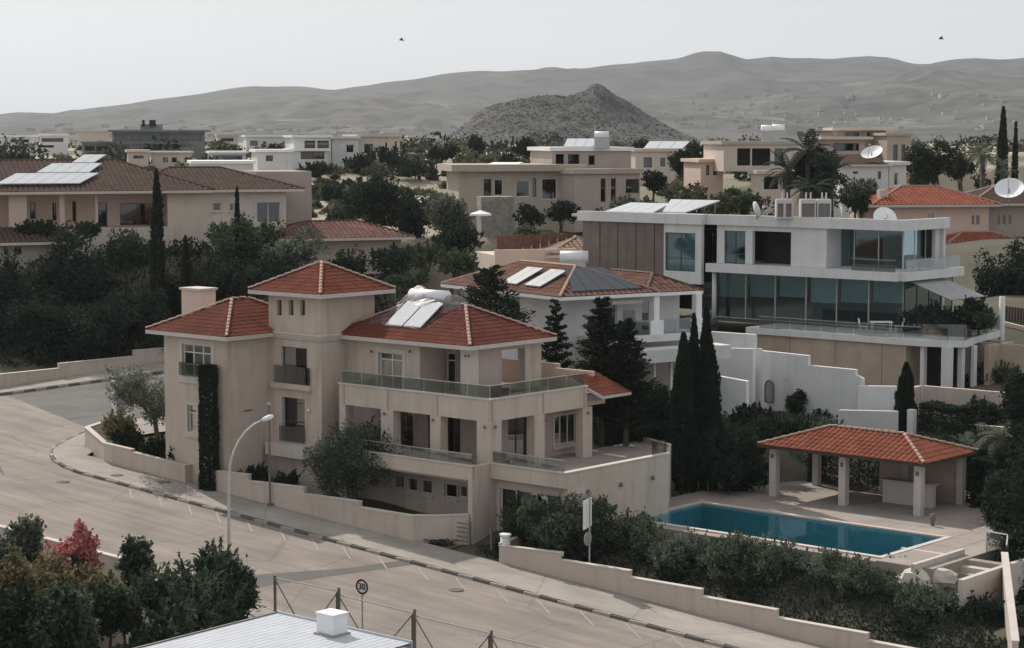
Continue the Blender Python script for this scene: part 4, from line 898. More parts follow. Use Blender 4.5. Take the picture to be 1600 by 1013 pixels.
# stone faced retaining wall below, one panel each, then piers and dark openings
sa0, sa1 = N_.a_at(1415, bd + .25, 5), N_.a_at(1165, bd + .25, 5); npn = 7
for i in range(npn):
    s, e = sa0 + (sa1 - sa0) * i / npn, sa0 + (sa1 - sa0) * (i + 1) / npn - .03
    NV.part('cladding_panel', MB().box(N_, s, e, bd + .25 - (.03 if i % 2 else 0), bd + .5, 3.0, dzt - .43), stone_c)
NV.part('wall', MB().wall(N_, 'b', sa0 - .02, bd + .5, 2.5, 3.0, dzt - .43, .25).wall(N_, 'a', 1.5, sa0 - 9, sa0 - .03, 3.0, dzt - .43, .3), stone_c)
for u, w_, bb_ in ((1440, .25, bd + .3), (1477, .62, bd + .35), (1499, .3, bd + 1.6), (1518, .3, bd + 2.6)):
    a = N_.a_at(u, bb_, 5); NV.part('pier', MB().box(N_, a - w_ / 2, a + w_ / 2, bb_, bb_ + .4, 3.0, dzt - .43), white)
a_ = N_.a_at(1520, bd + 2.9, 5); NV.part('glazed_wall', MB().wall(N_, 'a', bd + 2.6, a_, sa0 - .1, 3.5, dzt - .43, .05), win_g)
wb = MB().wall(N_, 'a', 3.2, r4[0] + .3, a_, 3.0, dzt - .43, .3).wall(N_, 'b', a_ - .8, .0, 3.2, 3.0, dzt - .43, .3); NV.part('wall', wb, stone_c)
# awning and chairs
aw0 = [N_.w(gx - .2, 1.0, zsb - .1), N_.w(gx - .2, 5.5, zsb - .1), N_.w(gx - 3.2, 5.5, zsb - 1.15), N_.w(gx - 3.2, 1.0, zsb - 1.15)]
single('awning', MB().poly(aw0).poly([p - Vector((0, 0, .04)) for p in aw0][::-1]), awn, 'grey cloth awning sloping out over the glass walled terrace', 'awning')
def table_set(px, py, z, lab):
    T = Thing('garden_table', lab, 'table', (px, py, z)); T.part('tabletop', MB().hexa([(px - .7, py - .4, z + .7), (px + .7, py - .4, z + .7), (px + .7, py + .4, z + .7), (px - .7, py + .4, z + .7), (px - .7, py - .4, z + .75), (px + .7, py - .4, z + .75), (px + .7, py + .4, z + .75), (px - .7, py + .4, z + .75)]), plast)
    for dx in (-.6, .6):
        for dy in (-.3, .3): T.part('leg', MB().tube([(px + dx, py + dy, z), (px + dx, py + dy, z + .7)], .035, 6), plast)
def chair(px, py, z, dr, lab, m=None):
    m = m or plast; T = Thing('garden_chair', lab, 'chair', (px, py, z), 'chairs on the glass walled terrace')
    T.part('seat', MB().hexa([(px - .24, py - .24, z + .42), (px + .24, py - .24, z + .42), (px + .24, py + .24, z + .42), (px - .24, py + .24, z + .42), (px - .24, py - .24, z + .46), (px + .24, py - .24, z + .46), (px + .24, py + .24, z + .46), (px - .24, py + .24, z + .46)]), m)
    x = px + dr * .24; T.part('backrest', MB().hexa([(x - .02, py - .24, z + .46), (x + .02, py - .24, z + .46), (x + .02, py + .24, z + .46), (x - .02, py + .24, z + .46), (x - .02 + dr * .08, py - .22, z + .95), (x + .02 + dr * .08, py - .22, z + .95), (x + .02 + dr * .08, py + .22, z + .95), (x - .02 + dr * .08, py + .22, z + .95)]), m)
    for dx in (-.2, .2):
        for dy in (-.2, .2): T.part('leg', MB().tube([(px + dx, py + dy, z), (px + dx, py + dy, z + .42)], .025, 6), m)
tp_ = N_.w(N_.a_at(1377, -1.2, 8), -1.2, dzt); table_set(tp_.x, tp_.y, dzt, 'white garden table behind the terrace glass')
chair(tp_.x - 1.15, tp_.y, dzt, -1, 'white chair left of the white terrace table'); chair(tp_.x + 1.15, tp_.y + .1, dzt, 1, 'white chair right of the white terrace table')
dc = N_.w(-.1 + .5, 3.2, zs); 
ch_p = N_.w(.9, 2.9, zs); chair(N_.w(.0, 2.0, 0).x, N_.w(.0, 2.0, 0).y, zs, 1, 'dark chair on the upper corner balcony', steel_d)
# things on the flat roof
def dish(px, py, z, r, az, el, lab, face=None):
    T = Thing('satellite_dish', lab, 'satellite dish', (px, py, z), 'satellite dishes')
    d = Vector((math.sin(az) * math.cos(el), math.cos(az) * math.cos(el), math.sin(el))); x = d.cross(Vector((0, 0, 1))).normalized(); y = x.cross(d).normalized()
    c = Vector((px, py, z + r * 1.25)); mb = MB(); n = 20; k = 5
    for s_, o_ in ((1, 0), (1, -.03)):
        i0 = len(mb.v)
        for i in range(k + 1):
            q = i / k
            for j in range(n):
                t = 2 * math.pi * j / n; mb.v.append(tuple(c + (x * math.cos(t) + y * math.sin(t)) * r * q + d * (r * .28 * (q * q - 1) + o_)))
        for i in range(k):
            for j in range(n): a = i0 + i * n + j; b = i0 + i * n + (j + 1) % n; mb.f.append((a, b, b + n, a + n))
    T.part('reflector', mb, dish_m, smooth=True, weld=False)
    T.part('mast', MB().tube([(px, py, z), (px, py, z + r * 1.2)], .06, 8), steel); T.part('feed_arm', MB().tube([c - y * r * .95, c + d * r * .8], .03, 5), steel)
    f = c + d * r * .8; T.part('receiver', MB().ball(f, .08, 8, 5), dish_m)
    return T
rt = zr - .25
p = at(1183, 330, 138); dish(p.x, p.y, rt, .58, math.radians(75), .3, 'upright narrow white satellite dish on the modern villa roof')
p = at(1383, 340, 136); dish(p.x, p.y, rt - .75, .80, math.radians(172), .55, 'white satellite dish low behind the modern villa parapet at the right')
def rack(u0, u1, v0, v1, Y, n, lab):
    p = at(u0, v1, Y); q = at(u1, v0, Y); T = Thing('air_conditioner', lab, 'air conditioner', (p.x, p.y, rt), 'air conditioning units on the flat roof'); fr = Frame(p.x, Y, (0, 1), (1, 0)); w = q.x - p.x; z0, z1 = rt, q.z
    T.part('casing', MB().wall(fr, 'b', 0, 0, w, z0 + .15, z1, .9, [(w * i / n + .08, w * (i + 1) / n - .08, z0 + .25, z1 - .22) for i in range(n)]), pole_m)
    for i in range(n): T.part('grille', MB().box(fr, .08, .12, w * i / n + .081, w * (i + 1) / n - .081, z0 + .25, z1 - .22), steel_d)
    T.part('top', MB().box(fr, 0.002, .88, 0.02, w - .02, z1 - .02, z1 + .06), pole_m)
    for i in range(2): T.part('pipe', MB().tube([(p.x + w * (.4 + .3 * i), Y + .4, z1), (p.x + w * (.4 + .3 * i), Y + .4, z1 + .5)], .06, 6), pole_m)
rack(1213, 1239, 313, 341, 137, 2, 'single tall grey air conditioning unit left of the pair on the modern villa roof')
rack(1251, 1275, 313, 341, 137, 1, 'middle grey air conditioning unit on the modern villa roof'); rack(1276.5, 1299, 313, 341, 137, 1, 'right grey air conditioning unit on the modern villa roof')
def tilt_panel(name, lab, q, m, legs=True, group=None, cat='solar panel', n=4):
    """q: four world corners: front-left, front-right, back-right, back-left; made of separate modules"""
    T = Thing(name, lab, cat, q[0], group); d = Vector((0, 0, -.08))
    for i in range(n):
        l, r = (i + .02) / n, (i + .98) / n
        p = [q[0].lerp(q[1], l), q[0].lerp(q[1], r), q[3].lerp(q[2], r), q[3].lerp(q[2], l)]
        T.part('module', MB().hexa([x + d for x in p] + p), m)
    if legs:
        for a in (.1, .9):
            b = q[3].lerp(q[2], a); T.part('support_leg', MB().tube([b + d, b + Vector((0, 0, -max(.3, abs(b.z - q[0].z) + .15)))], .04, 5), steel)
    return T
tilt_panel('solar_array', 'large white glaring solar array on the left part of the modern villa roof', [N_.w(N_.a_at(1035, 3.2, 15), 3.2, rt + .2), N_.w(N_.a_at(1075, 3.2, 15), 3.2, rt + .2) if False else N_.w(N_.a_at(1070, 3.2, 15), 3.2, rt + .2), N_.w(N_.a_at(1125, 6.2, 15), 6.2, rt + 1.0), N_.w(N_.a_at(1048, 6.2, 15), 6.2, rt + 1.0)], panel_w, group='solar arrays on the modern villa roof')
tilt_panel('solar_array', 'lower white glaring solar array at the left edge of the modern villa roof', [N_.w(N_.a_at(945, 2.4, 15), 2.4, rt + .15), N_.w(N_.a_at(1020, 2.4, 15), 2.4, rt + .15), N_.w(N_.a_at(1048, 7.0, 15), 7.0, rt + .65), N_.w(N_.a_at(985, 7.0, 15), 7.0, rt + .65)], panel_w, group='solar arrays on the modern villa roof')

# ------------------------------------------------------------------ white house with a brown hip roof in the middle
c1 = at(868, 462, 118); Q_ = frame_deg(c1.x, 118.0, 57)      # facade along b, flank along a
MH = Thing('white_house', 'white two storey house with brown hip roof and solar panels behind the villa', 'house', Q_.w(4, 5, 4))
ez = c1.z; bq = Q_.b_at(1071, 0, 9); fq = Q_.rect('b', .0, 1012, 470, 1038, 518); b6 = Q_.b_at(1003, 0, 9)
f1 = Q_.rect('b', 0, 943, 474, 973, 520); sd_ = Q_.rect('b', 0, 983, 486, 1000, 519)
flz = fq[2]
MH.part('wall', MB().wall(Q_, 'b', .6, 0.6, bq, 5.0, ez - .05, .3, [(fq[0], fq[1], flz, fq[3]), (f1[0], f1[1], flz, f1[3])]).wall(Q_, 'a', .6, .9, 11, 3, ez - .05, .3, [Q_.rect('a', .6, 790, 470, 812, 500)]).wall(Q_, 'b', 10.7, .9, bq, 3, ez - .05, .3).wall(Q_, 'a', bq - .3, .9, 10.7, 3, ez - .05, .3), white)
window(MH, Q_, 'b', .6, (fq[0], fq[1], flz, fq[3]), 2, 1, fm=framew, name='balcony_door'); window(MH, Q_, 'b', .6, (f1[0], f1[1], flz, f1[3]), 2, 1, name='balcony_door')
MH.part('interior_wall', MB().box(Q_, 3, 3.1, 1, bq - .4, 3, ez - .1), interior)
MH.part('floor_slab', MB().box(Q_, -1.4, .58, 2.0, bq + .3, flz - .45, flz - .02), white)
MH.part('shutter', MB().box(Q_, .5, .58, sd_[0], sd_[1], flz, sd_[3]), steel)
for s in (b6 + .0, bq - .1): MH.part('column', MB().box(Q_, -1.2, -.75, s, s + .4, flz - .02, ez - .22), whitec)
for s in (b6 - .35, bq - .6): MH.part('low_pier', MB().box(Q_, -1.35, -1.21, s, s + .95, flz - .02, flz + .8), whitec)
glass_run(MH, Q_, 'b', -1.3, b6 + .7, bq - .6, flz, .8, 2); glass_run(MH, Q_, 'b', -1.3, 3.6, b6 - .4, flz, .8, 2)
MH.part('canopy', MB().box(Q_, -2.9, -1.42, 2.2, bq + 1.2, flz - 1.5, flz - .75), white)
zc = flz - 1.5
MH.part('lower_wall', MB().wall(Q_, 'b', .4, 1.0, bq + 1, 3.2, zc, .3), pinkst)
for u in (1020, 1046): a = Q_.b_at(u, -1.6, 6); MH.part('column', MB().box(Q_, -1.7, -1.5, a, a + .16, 3.6, zc), whitec)
MH.part('glass_guard', MB().wall(Q_, 'b', -2.6, 4.5, bq + .6, 4.3, 5.2, .03), rail_g)
hip_roof(MH, Q_, -1.0, 7.5, b6 - .5, bq + .5, ez - .05, .95, tm=mat('faded_red_tile', (.15, .08, .06), .85, .2, .9, 0, island=.15, spec=.04), um=tile_ub, cm=dark_cap, indiv=False, fascia=.2, fm=whitec, dx=.4, dq=.5)
hip_roof(MH, Q_, -1.3, 11.8, -.6, b6 + .4, ez, 1.45, tm=mat('faded_red_tile', (.16, .08, .058), .85, .2, .9, 0, island=.2, spec=.04), um=tile_ub, cm=cap_m, indiv=False, fascia=.2, fm=whitec, dx=.4, dq=.5)
MH.part('skylight_awning', MB().box(Q_, -.9, -.6, 3.4, 5.6, ez - .62, ez - .40), stucco_pale)
def RQ(a, e=.12): return ez
kq = (b6 + 1.0) / 2
l0, l1, l2, l3 = Q_.b_at(868, -.8, 11), Q_.b_at(992, -.8, 11), Q_.b_at(985, 3, 12), Q_.b_at(875, 3, 12)
def RF(a): return ez + 1.45 * min(1, (a + 1.3) / kq) + .12
tilt_panel('solar_array', 'long dark solar array covering the front slope of the white house roof', [Q_.w(-.9, .6, RF(-.9)), Q_.w(-.9, b6 - .6, RF(-.9)), Q_.w(1.9, b6 - 1.6, RF(1.9)), Q_.w(1.9, 1.9, RF(1.9))], panel_m, False, n=5, group='solar arrays on the white house')
def RS(b): return ez + 1.45 * min(1, (b + .6) / kq)
for k, (s0, s1) in enumerate(((1.6, 3.3), (4.1, 5.8))):
    tilt_panel('solar_array', ['pale framed solar panel beside the hip of the white house roof', 'second pale framed solar panel further up the flank of the white house roof'][k], [Q_.w(s1, .0, RS(0) + .2), Q_.w(s0, .0, RS(0) + .2), Q_.w(s0, 1.9, RS(1.9) + .3), Q_.w(s1, 1.9, RS(1.9) + .3)], mat('collector_dull', (.20, .22, .22), .3, .1, 2, 0, spec=.6), False, n=2, group='solar arrays on the white house')
# stepped white walls and terraces between the two white houses
def tw_(lab, fr, ax, fx, spans, z0, m=None, name='garden_wall', th=.3):
    T = Thing(name, lab, 'garden wall', fr.w(fx, 0, z0) if ax == 'b' else fr.w(0, fx, z0))
    for u0, u1, v0, v1 in spans:
        if ax == 'a': s0, s1 = fr.a_at(u1, fx, 5), fr.a_at(u0, fx, 5); zt0, zt1 = fr.z_at(s0, fx, v1), fr.z_at(s1, fx, v0); P = lambda s, t, z: fr.w(s, t, z)
        else: s0, s1 = fr.b_at(u0, fx, 5), fr.b_at(u1, fx, 5); zt0, zt1 = fr.z_at(fx, s0, v0), fr.z_at(fx, s1, v1); P = lambda s, t, z: fr.w(t, s, z)
        T.part('wall_section', MB().hexa([P(s0, fx, z0), P(s1, fx, z0), P(s1, fx + th, z0), P(s0, fx + th, z0), P(s0, fx, zt0), P(s1, fx, zt1), P(s1, fx + th, zt1), P(s0, fx + th, zt0)]), m or whitew)
    return T
WF = Frame(at(1200, 600, 126).x, 126.0, M.A, M.B)
tw_('tall stepped white boundary wall below the stone faced terrace', WF, 'a', 0, [(1187, 1262, 548, 556), (1262, 1336, 571, 578), (1336, 1347, 586, 592)], 2.6)
tw_('white wall block at the top of the stepped white wall', WF, 'a', -.6, [(1104, 1178, 518, 523), (1178, 1187, 544, 546)], 3.0)
tw_('white panel wall under the glass stair beside the cypresses', WF, 'a', -1.6, [(1120, 1176, 544, 545)], 3.0, m=whitec)
tw_('low white wall in front of the shrubs, right of the stepped white wall', WF, 'a', -.3, [(1340, 1406, 603, 604)], 2.6, m=whitec)
tw_('lower white wall just behind the pavilion roof', WF, 'a', -3.5, [(1310, 1400, 641, 643)], 2.0, m=white)
tw_('short white glass topped wall between the dark cypress groups', WF, 'a', -5.5, [(1122, 1166, 588, 596)], 3.0, m=whitec)
for u, lab in ((1228, 'narrow white wall lamp post left of the dark recess on the white wall'), (1286, 'narrow grey wall lamp post at the middle of the white wall')):
    p = at(u, 600, 124.6); single('garden_lamp', MB().tube([(p.x, p.y, 3.0), (p.x, p.y, 5.3), (p.x, p.y, 5.7)], [.12, .12, .02], 8), pole_m, lab, 'lamp')
md = Thing('mirror', 'tall arched mirror frame leaning on the white wall', 'mirror', at(1202, 620, 125.2)); a = WF.a_at(1202, -.1, 5); zz = WF.z_at(a, -.1, 628)
ar = [WF.w(a + .3 * math.cos(t), -.1, zz + .95 + .36 * math.sin(t)) for t in np.linspace(0, math.pi, 11)]; ar = [WF.w(a + .3, -.1, zz)] + ar + [WF.w(a - .3, -.1, zz)]
md.part('frame', MB().tube(ar + [ar[0]], .06, 6), steel_d); md.part('glass', MB().poly(ar), steel)
RW = Frame(at(1440, 610, 122).x, 122.0, M.A, M.B)
tw_('beige retaining wall with pale coping right of the tall cypress', RW, 'a', 0, [(1442, 1586, 603, 615)], 2.2, m=wallst)
tw_('beige wall return behind the tall slim cypress', RW, 'b', RW.a_at(1442, 0, 5), [(1423, 1441, 607, 603)], 2.2, m=wallst)
tw_('low pale wall at the far right behind the palms', RW, 'a', -2.5, [(1512, 1580, 664, 668)], 1.6, m=wallst)
tw_('tall pale beige wall at the right edge below the dark fence', Frame(at(1580, 520, 140).x, 140.0, M.A, M.B), 'a', 0, [(1566, 1640, 503, 520)], 5.5, m=peach)
FD = Thing('timber_fence', 'dark vertical slat fence at the right edge above the beige wall', 'fence', at(1580, 500, 142))
ff = Frame(at(1580, 520, 141).x, 141.0, M.A, M.B); 
for i in range(26): s = ff.a_at(1566, 0, 8) - .02 - i * .22; FD.part('slat', MB().box(ff, s - .17, s, 0, .04, 7.2, ff.z_at(s, 0, 478 + i * .6)), woodd)
pr = at(1424, 690, 117); single('pillar', MB().box(M, M.ab(pr)[0] - .2, M.ab(pr)[0] + .2, M.ab(pr)[1] - .2, M.ab(pr)[1] + .2, 1.0, at(1434, 640, 117).z), white, 'white square pillar right of the slim cypress behind the pavilion', 'pillar')

# ------------------------------------------------------------------ large brown roofed house on the left
k0 = at(0, 300, 165); K_ = frame_deg(k0.x, 165.0, 68)
LH = Thing('brown_roofed_house', 'wide beige house with brown hip roofs and porch columns at the left', 'house', K_.w(4, 12, 10))
kz = k0.z
def KR(*px, a=0): return K_.rect('b', a, *px)
bl, br = K_.b_at(268, 0, 14), K_.b_at(447, 0, 14)
w_s = [KR(335, 317, 347, 330), KR(361, 318, 367, 330), KR(403, 316, 439, 348)]
LH.part('wall', MB().wall(K_, 'b', 0, bl, br, 9.5, kz - .2, .3, w_s).wall(K_, 'a', br - .3, .3, 9, 9.5, kz - .2, .3).wall(K_, 'a', bl, .3, 3, 9.5, kz - .2, .3), cream)
for q in w_s: window(LH, K_, 'b', 0, q, 2 if q[1] - q[0] > 1 else 1, 1, surround=.3 if q[1] - q[0] > 1 else .05)
pw = [KR(50, 317, 59, 342, a=2.6), KR(85, 317, 91, 345, a=2.6), KR(116, 315, 122, 346, a=2.6), KR(153, 317, 170, 356, a=2.6), KR(190, 318, 246, 352, a=2.6)]
LH.part('porch_wall', MB().wall(K_, 'b', 2.6, -12, bl, 9.5, kz - .2, .3, pw), peach)
for q in pw: window(LH, K_, 'b', 2.6, q, 2 if q[1] - q[0] > 1 else 1, 1, fm=framed, name='window')
LH.part('interior_wall', MB().box(K_, 5, 5.1, -12, br, 9.5, kz - .3), inter_l)
for u0, u1 in ((14, 42), (93, 101), (149, 153), (240, 246), (262, 268)):
    LH.part('column', MB().box(K_, 0, .5, K_.b_at(u0, 0, 14), K_.b_at(u1, 0, 14), 11.6, kz - .2), peach)
LH.part('porch_floor', MB().box(K_, -.6, 2.6, -12, bl, 9.5, K_.z_at(0, 5, 357)), cream)
hip_roof(LH, K_, -.9, 13, -10, 17.4, kz, 2.45, tm=tile_b, um=tile_ub, cm=dark_cap, indiv=False, dx=.42, dq=.5, fm=cream)
hip_roof(LH, K_, -.7, 11, 9.0, K_.b_at(476, -.7, 15), kz + .02, 1.75, tm=tile_b, um=tile_ub, cm=dark_cap, indiv=False, dx=.42, dq=.5, fm=cream)
LH.part('rear_block', MB().box(K_, 6, 12, K_.b_at(400, 6, 15), K_.b_at(487, 6, 15), 9.5, K_.z_at(6, 25, 268)), pinkst)
# lower roofs
def lean_roof(T, fr, a0, a1, b0, b1, z0, z1, tm, um, dx=.42):
    q = [fr.w(a0, b0, z0), fr.w(a0, b1, z0), fr.w(a1, b1, z1), fr.w(a1, b0, z1)]; d = Vector((0, 0, -.15)); r = T.part('roof', MB().hexa([x + d for x in q] + q), um)
    tb = MB(); up = (q[3] - q[0]).normalized(); tiles(tb, q[0], q[1], up, (q[3] - q[0]).length, 0, 0, (q[1] - q[0]).length, dx, .5, dx * .42, dx * .24); T.part('roof_tiles', tb, tm, r, kind='stuff', weld=False)
    T.part('eave', MB().box(fr, a0 - .08, a0, b0, b1, z0 - .22, z0 - .01), cream, r)
zq = K_.z_at(-4, 27, 372); LH.part('annex_wall', MB().box(K_, -3.4, .0, K_.b_at(445, -4, 12), K_.b_at(630, -4, 12), 8.5, zq - .1), pinkst)
hip_roof(LH, K_, -4.4, 3.4, K_.b_at(425, -4, 12), K_.b_at(646, -4, 12), zq, 1.25, tm=mat('rust_brown_tile', (.15, .08, .065), .85, .25, .5, 0, island=.2, spec=.04), um=tile_ub, cm=dark_cap, indiv=False, dx=.42, dq=.5, fm=cream)
zp = K_.z_at(-5, 0, 379); lean_roof(LH, K_, -5.4, -1.4, -9, K_.b_at(112, -5, 12), zp, zp + 1.0, tile_b, tile_ub)
LH.part('annex_wall', MB().wall(K_, 'b', -4.8, -9, K_.b_at(105, -5, 12), 8, zp - .1, .3, [KR(8, 388, 16, 398, a=-4.8), KR(24, 385, 36, 398, a=-4.8)]), sand)
prow = [((-6, 290), (125, 290), (155, 278), (25, 278)), ((57, 277), (140, 277), (160, 267), (82, 267)), ((113, 265), (148, 265), (167, 253.5), (132, 253.5))]
for i, px in enumerate(prow):
    af, ab_ = (.2, 2.6, 4.8)[i], (2.4, 4.6, 6.6)[i]
    q = [K_.w(a, K_.b_at(u, a, 16), K_.z_at(a, 3, v)) for (u, v), a in zip(px, (af, af, ab_, ab_))]
    zl_ = lambda a: kz + 2.45 * (a + .9) / 6.95 + .28
    q = [Vector((p.x, p.y, zl_(a))) for p, a in zip(q, (af, af, ab_, ab_))]
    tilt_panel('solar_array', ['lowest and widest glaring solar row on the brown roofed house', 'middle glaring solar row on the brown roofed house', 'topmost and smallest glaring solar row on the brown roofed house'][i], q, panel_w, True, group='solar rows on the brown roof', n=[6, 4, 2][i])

# ------------------------------------------------------------------ further buildings
def block(T, Y, u0, v0, u1, v1, m, wins=(), deg=78, depth=8, drop=4, slab=None, over=.3, nx=2, thick=.35, back=0, side=True):
    p = at(u0, v0, Y); fr = frame_deg(p.x, Y, deg); W_ = fr.b_at(u1, 0, p.z); z1 = p.z; z0 = fr.z_at(0, W_ / 2, v1) - drop
    hs_ = [fr.rect('b', 0, *q[:4]) for q in wins]
    mb = MB().wall(fr, 'b', 0, 0, W_, z0, z1, .3, hs_).wall(fr, 'b', depth - .3, 0, W_, z0, z1, .3).wall(fr, 'a', 0, .3, depth - .3, z0, z1, .3).wall(fr, 'a', W_ - .3, .3, depth - .3, z0, z1, .3)
    T.part('wall', mb, m)
    T.part('roof', MB().box(fr, -over, depth + over, -over, W_ + over, z1, z1 + thick), slab or m)
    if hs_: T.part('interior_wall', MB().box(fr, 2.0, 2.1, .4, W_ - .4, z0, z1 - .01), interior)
    for q, h in zip(wins, hs_):
        if len(q) > 4 and q[4] == 'open': continue
        n = max(1, round((h[1] - h[0]) / 1.4)); window(T, fr, 'b', 0, h, n, 1, fm=framed if len(q) > 4 and q[4] == 'd' else framew, bar=.09)
    return fr, W_, z0, z1
def bld(name, lab, u, v, Y, cat='house', group=None): return Thing(name, lab, cat, at(u, v, Y), group)
GB = bld('office_building', 'long grey green two storey block with flat roof far left', 240, 245, 380, 'building')
fr, W_, z0, z1 = block(GB, 380, 177, 206, 320, 240, mat('grey_green_render', (.17, .19, .18), .9, .1, .3), [(181, 211, 196, 221, 'd'), (198, 211, 230, 221, 'd'), (232, 211, 262, 221, 'd'), (264, 211, 298, 221, 'd'), (301, 211, 316, 221, 'd'), (181, 225, 205, 236, 'd'), (208, 225, 245, 236, 'd'), (248, 225, 300, 236, 'd')], depth=14, over=1.0)
GB.part('roof_plant', MB().box(fr, 4, 8, W_ * .3, W_ * .55, z1 + .35, z1 + 1.4), mat('plant_room', (.25, .28, .27))); GB.part('roof_tank', MB().box(fr, 3.2, 3.9, W_ * .32, W_ * .35, z1 + 1.0, z1 + 2.2), black); GB.part('roof_tank', MB().box(fr, 3.2, 3.9, W_ * .4, W_ * .47, z1 + 1.0, z1 + 2.2), black)
g = bld('grey_annex', 'low dark grey annex left of the grey green block', 150, 240, 385, 'building'); block(g, 385, 128, 224, 176, 240, mat('grey_render', (.20, .20, .20)), [(134, 228, 150, 236, 'd'), (152, 228, 170, 236, 'd')])
for (u0, v0, u1, v1, Y, ws, lab) in [(-20, 214, 8, 236, 450, [(-8, 220, 4, 225, 'd')], 'white low house cut by the left edge far away'), (12, 214, 58, 235, 450, [(18, 218, 47, 223, 'd'), (5 + 12, 228, 45, 234, 'd')], 'white flat house second from the left edge far away'), (62, 212, 106, 232, 440, [(67, 216, 101, 222, 'd'), (66, 227, 86, 231, 'd')], 'white flat house with pale roof lights far left'),
                                   (330, 240, 384, 256, 330, [(334, 243, 380, 253, 'd')], 'dark glazed house with white roof strip behind the brown roofs'), (302, 256, 396, 268, 250, [], 'white parapet roof with small tanks behind the brown roofs'), (200, 238, 232, 258, 330, [(210, 243, 226, 248, 'd')], 'small pale house below the grey green block'),
                                   (236, 240, 300, 258, 340, [(256, 246, 264, 254, 'd'), (270, 246, 278, 254, 'd'), (290, 246, 296, 254, 'd')], 'pale low terrace below the grey green block'), (385, 214, 450, 234, 420, [(392, 220, 404, 228, 'd')], 'pinkish low house left of the white modern house'), (120, 206, 170, 222, 600, [], 'faint distant pale house left of the grey green block'),
                                   (340, 212, 372, 228, 620, [(346, 216, 366, 221, 'd')], 'faint distant pale house right of the grey green block'), (402, 238, 456, 262, 265, [(417, 243, 428, 252, 'd')], 'white patio wall house before the white modern house'),
                                   (930 - 290, 214, 668, 224, 700, [], 'tiny pale building on the plain left of the cone hill'), (600, 208, 632, 219, 800, [], 'tiny pale flat building on the plain near the centre')]:
    t = bld('white_house' if 'white' in lab else 'small_house', lab, (u0 + u1) / 2, v1, Y); block(t, Y, u0, v0, u1, v1, white if 'white' in lab else cream, ws, depth=9, slab=whitec if 'white' in lab else None)
t = bld('white_modern_house', 'white cubic two storey house with dark windows on the distant slope', 490, 250, 300)
block(t, 300, 459, 215, 517, 234, white, [(477, 220, 494, 232, 'd'), (497, 220, 515, 232, 'd')], deg=75, slab=whitec); block(t, 299, 454, 236, 512, 252, white, [(471, 237, 508, 249, 'd')], deg=75, slab=whitec, depth=5)
t = bld('white_annex_house', 'long white house with one window right of the cubic white house', 570, 245, 305)
block(t, 305, 519, 217, 560, 246, white, [(542, 226, 554, 239)], deg=70); block(t, 307, 560, 214, 625, 240, cream, [(570, 225, 584, 240, 'd')], deg=70)
# cream modern villa at the centre of the hill
t = bld('cream_villa', 'cream flat roofed modern villa with upper loggia at the centre of the hill', 900, 335, 215)
f_, W_, z0, z1 = block(t, 213, 717, 268, 900, 315, sand, [(756, 280, 768, 306, 'd'), (772, 280, 786, 306), (806, 282, 828, 308), (832, 279, 838, 308, 'd'), (846, 279, 870, 312), (885, 279, 893, 312, 'd')], deg=80, depth=9, slab=sand, thick=.7, over=.9)
f_, W_, z0, z1 = block(t, 212.0, 899, 272, 1000, 332, pinkst, [(938, 279, 946, 316, 'd'), (954, 279, 962, 316, 'd'), (977, 280, 998, 302, 'd')], deg=62, depth=12, slab=sand, drop=2, thick=.5)
f_, W_, z0, z1 = block(t, 217, 862, 236, 986, 266, pinkst, [(868, 241, 881, 263, 'open'), (887, 241, 905, 263, 'd'), (919, 243, 929, 258, 'd')], deg=76, depth=9, slab=whitec, drop=1, thick=.4)
t.part('stone_wall', MB().box(frame_deg(at(752, 330, 205).x, 205, 80), 0, 3, 0, 3.4, 9, at(752, 308, 205).z), stone_r)
q = [f_.w(-.2, 1.2, z1 + .45), f_.w(-.2, 5.6, z1 + .45), f_.w(4, 7.5, z1 + 1.3), f_.w(4, 2.8, z1 + 1.3)]; tilt_panel('solar_array', 'white glaring solar array on the cream villa roof', q, panel_w)
def tank(u, v, Y, lab, L=1.3):
    p = at(u, v, Y); T = Thing('water_tank', lab, 'water tank', (p.x, p.y, p.z - 1.4), 'roof water tanks'); T.part('cylinder', MB().tube([(p.x - L / 2, p.y, p.z), (p.x + L / 2, p.y, p.z)], .45, 12), plast, smooth=True)
    for s in (-.35, .35): T.part('leg', MB().tube([(p.x + s, p.y, p.z - 1.5), (p.x + s, p.y, p.z - .3)], .05, 5), steel)
    T.part('collector', MB().hexa([(p.x - .8, p.y - 1.4, p.z - 1.4), (p.x + .8, p.y - 1.4, p.z - 1.4), (p.x + .8, p.y - .3, p.z - .2), (p.x - .8, p.y - .3, p.z - .2), (p.x - .8, p.y - 1.42, p.z - 1.32), (p.x + .8, p.y - 1.42, p.z - 1.32), (p.x + .8, p.y - .32, p.z - .12), (p.x - .8, p.y - .32, p.z - .12)]), steel)
tank(940, 212, 219, 'white roof tank on the cream villa', 1.5); tank(1199, 202, 222, 'left of two white roof tanks on the beige loggia villa'); tank(1216, 201, 222, 'right of two white roof tanks on the beige loggia villa')
for u, Y, l in ((753, 212, 'flat white skylight on the left wing of the cream villa roof'),): p = at(785, 263, 216); single('skylight', MB().hexa([(p.x - 2, p.y, p.z), (p.x + 1.2, p.y, p.z), (p.x + 2.2, p.y + 2, p.z), (p.x - 1, p.y + 2, p.z), (p.x - 2, p.y, p.z + .25), (p.x + 1.2, p.y, p.z + .25), (p.x + 2.2, p.y + 2, p.z + .6), (p.x - 1, p.y + 2, p.z + .6)]), whitec, l, 'skylight')
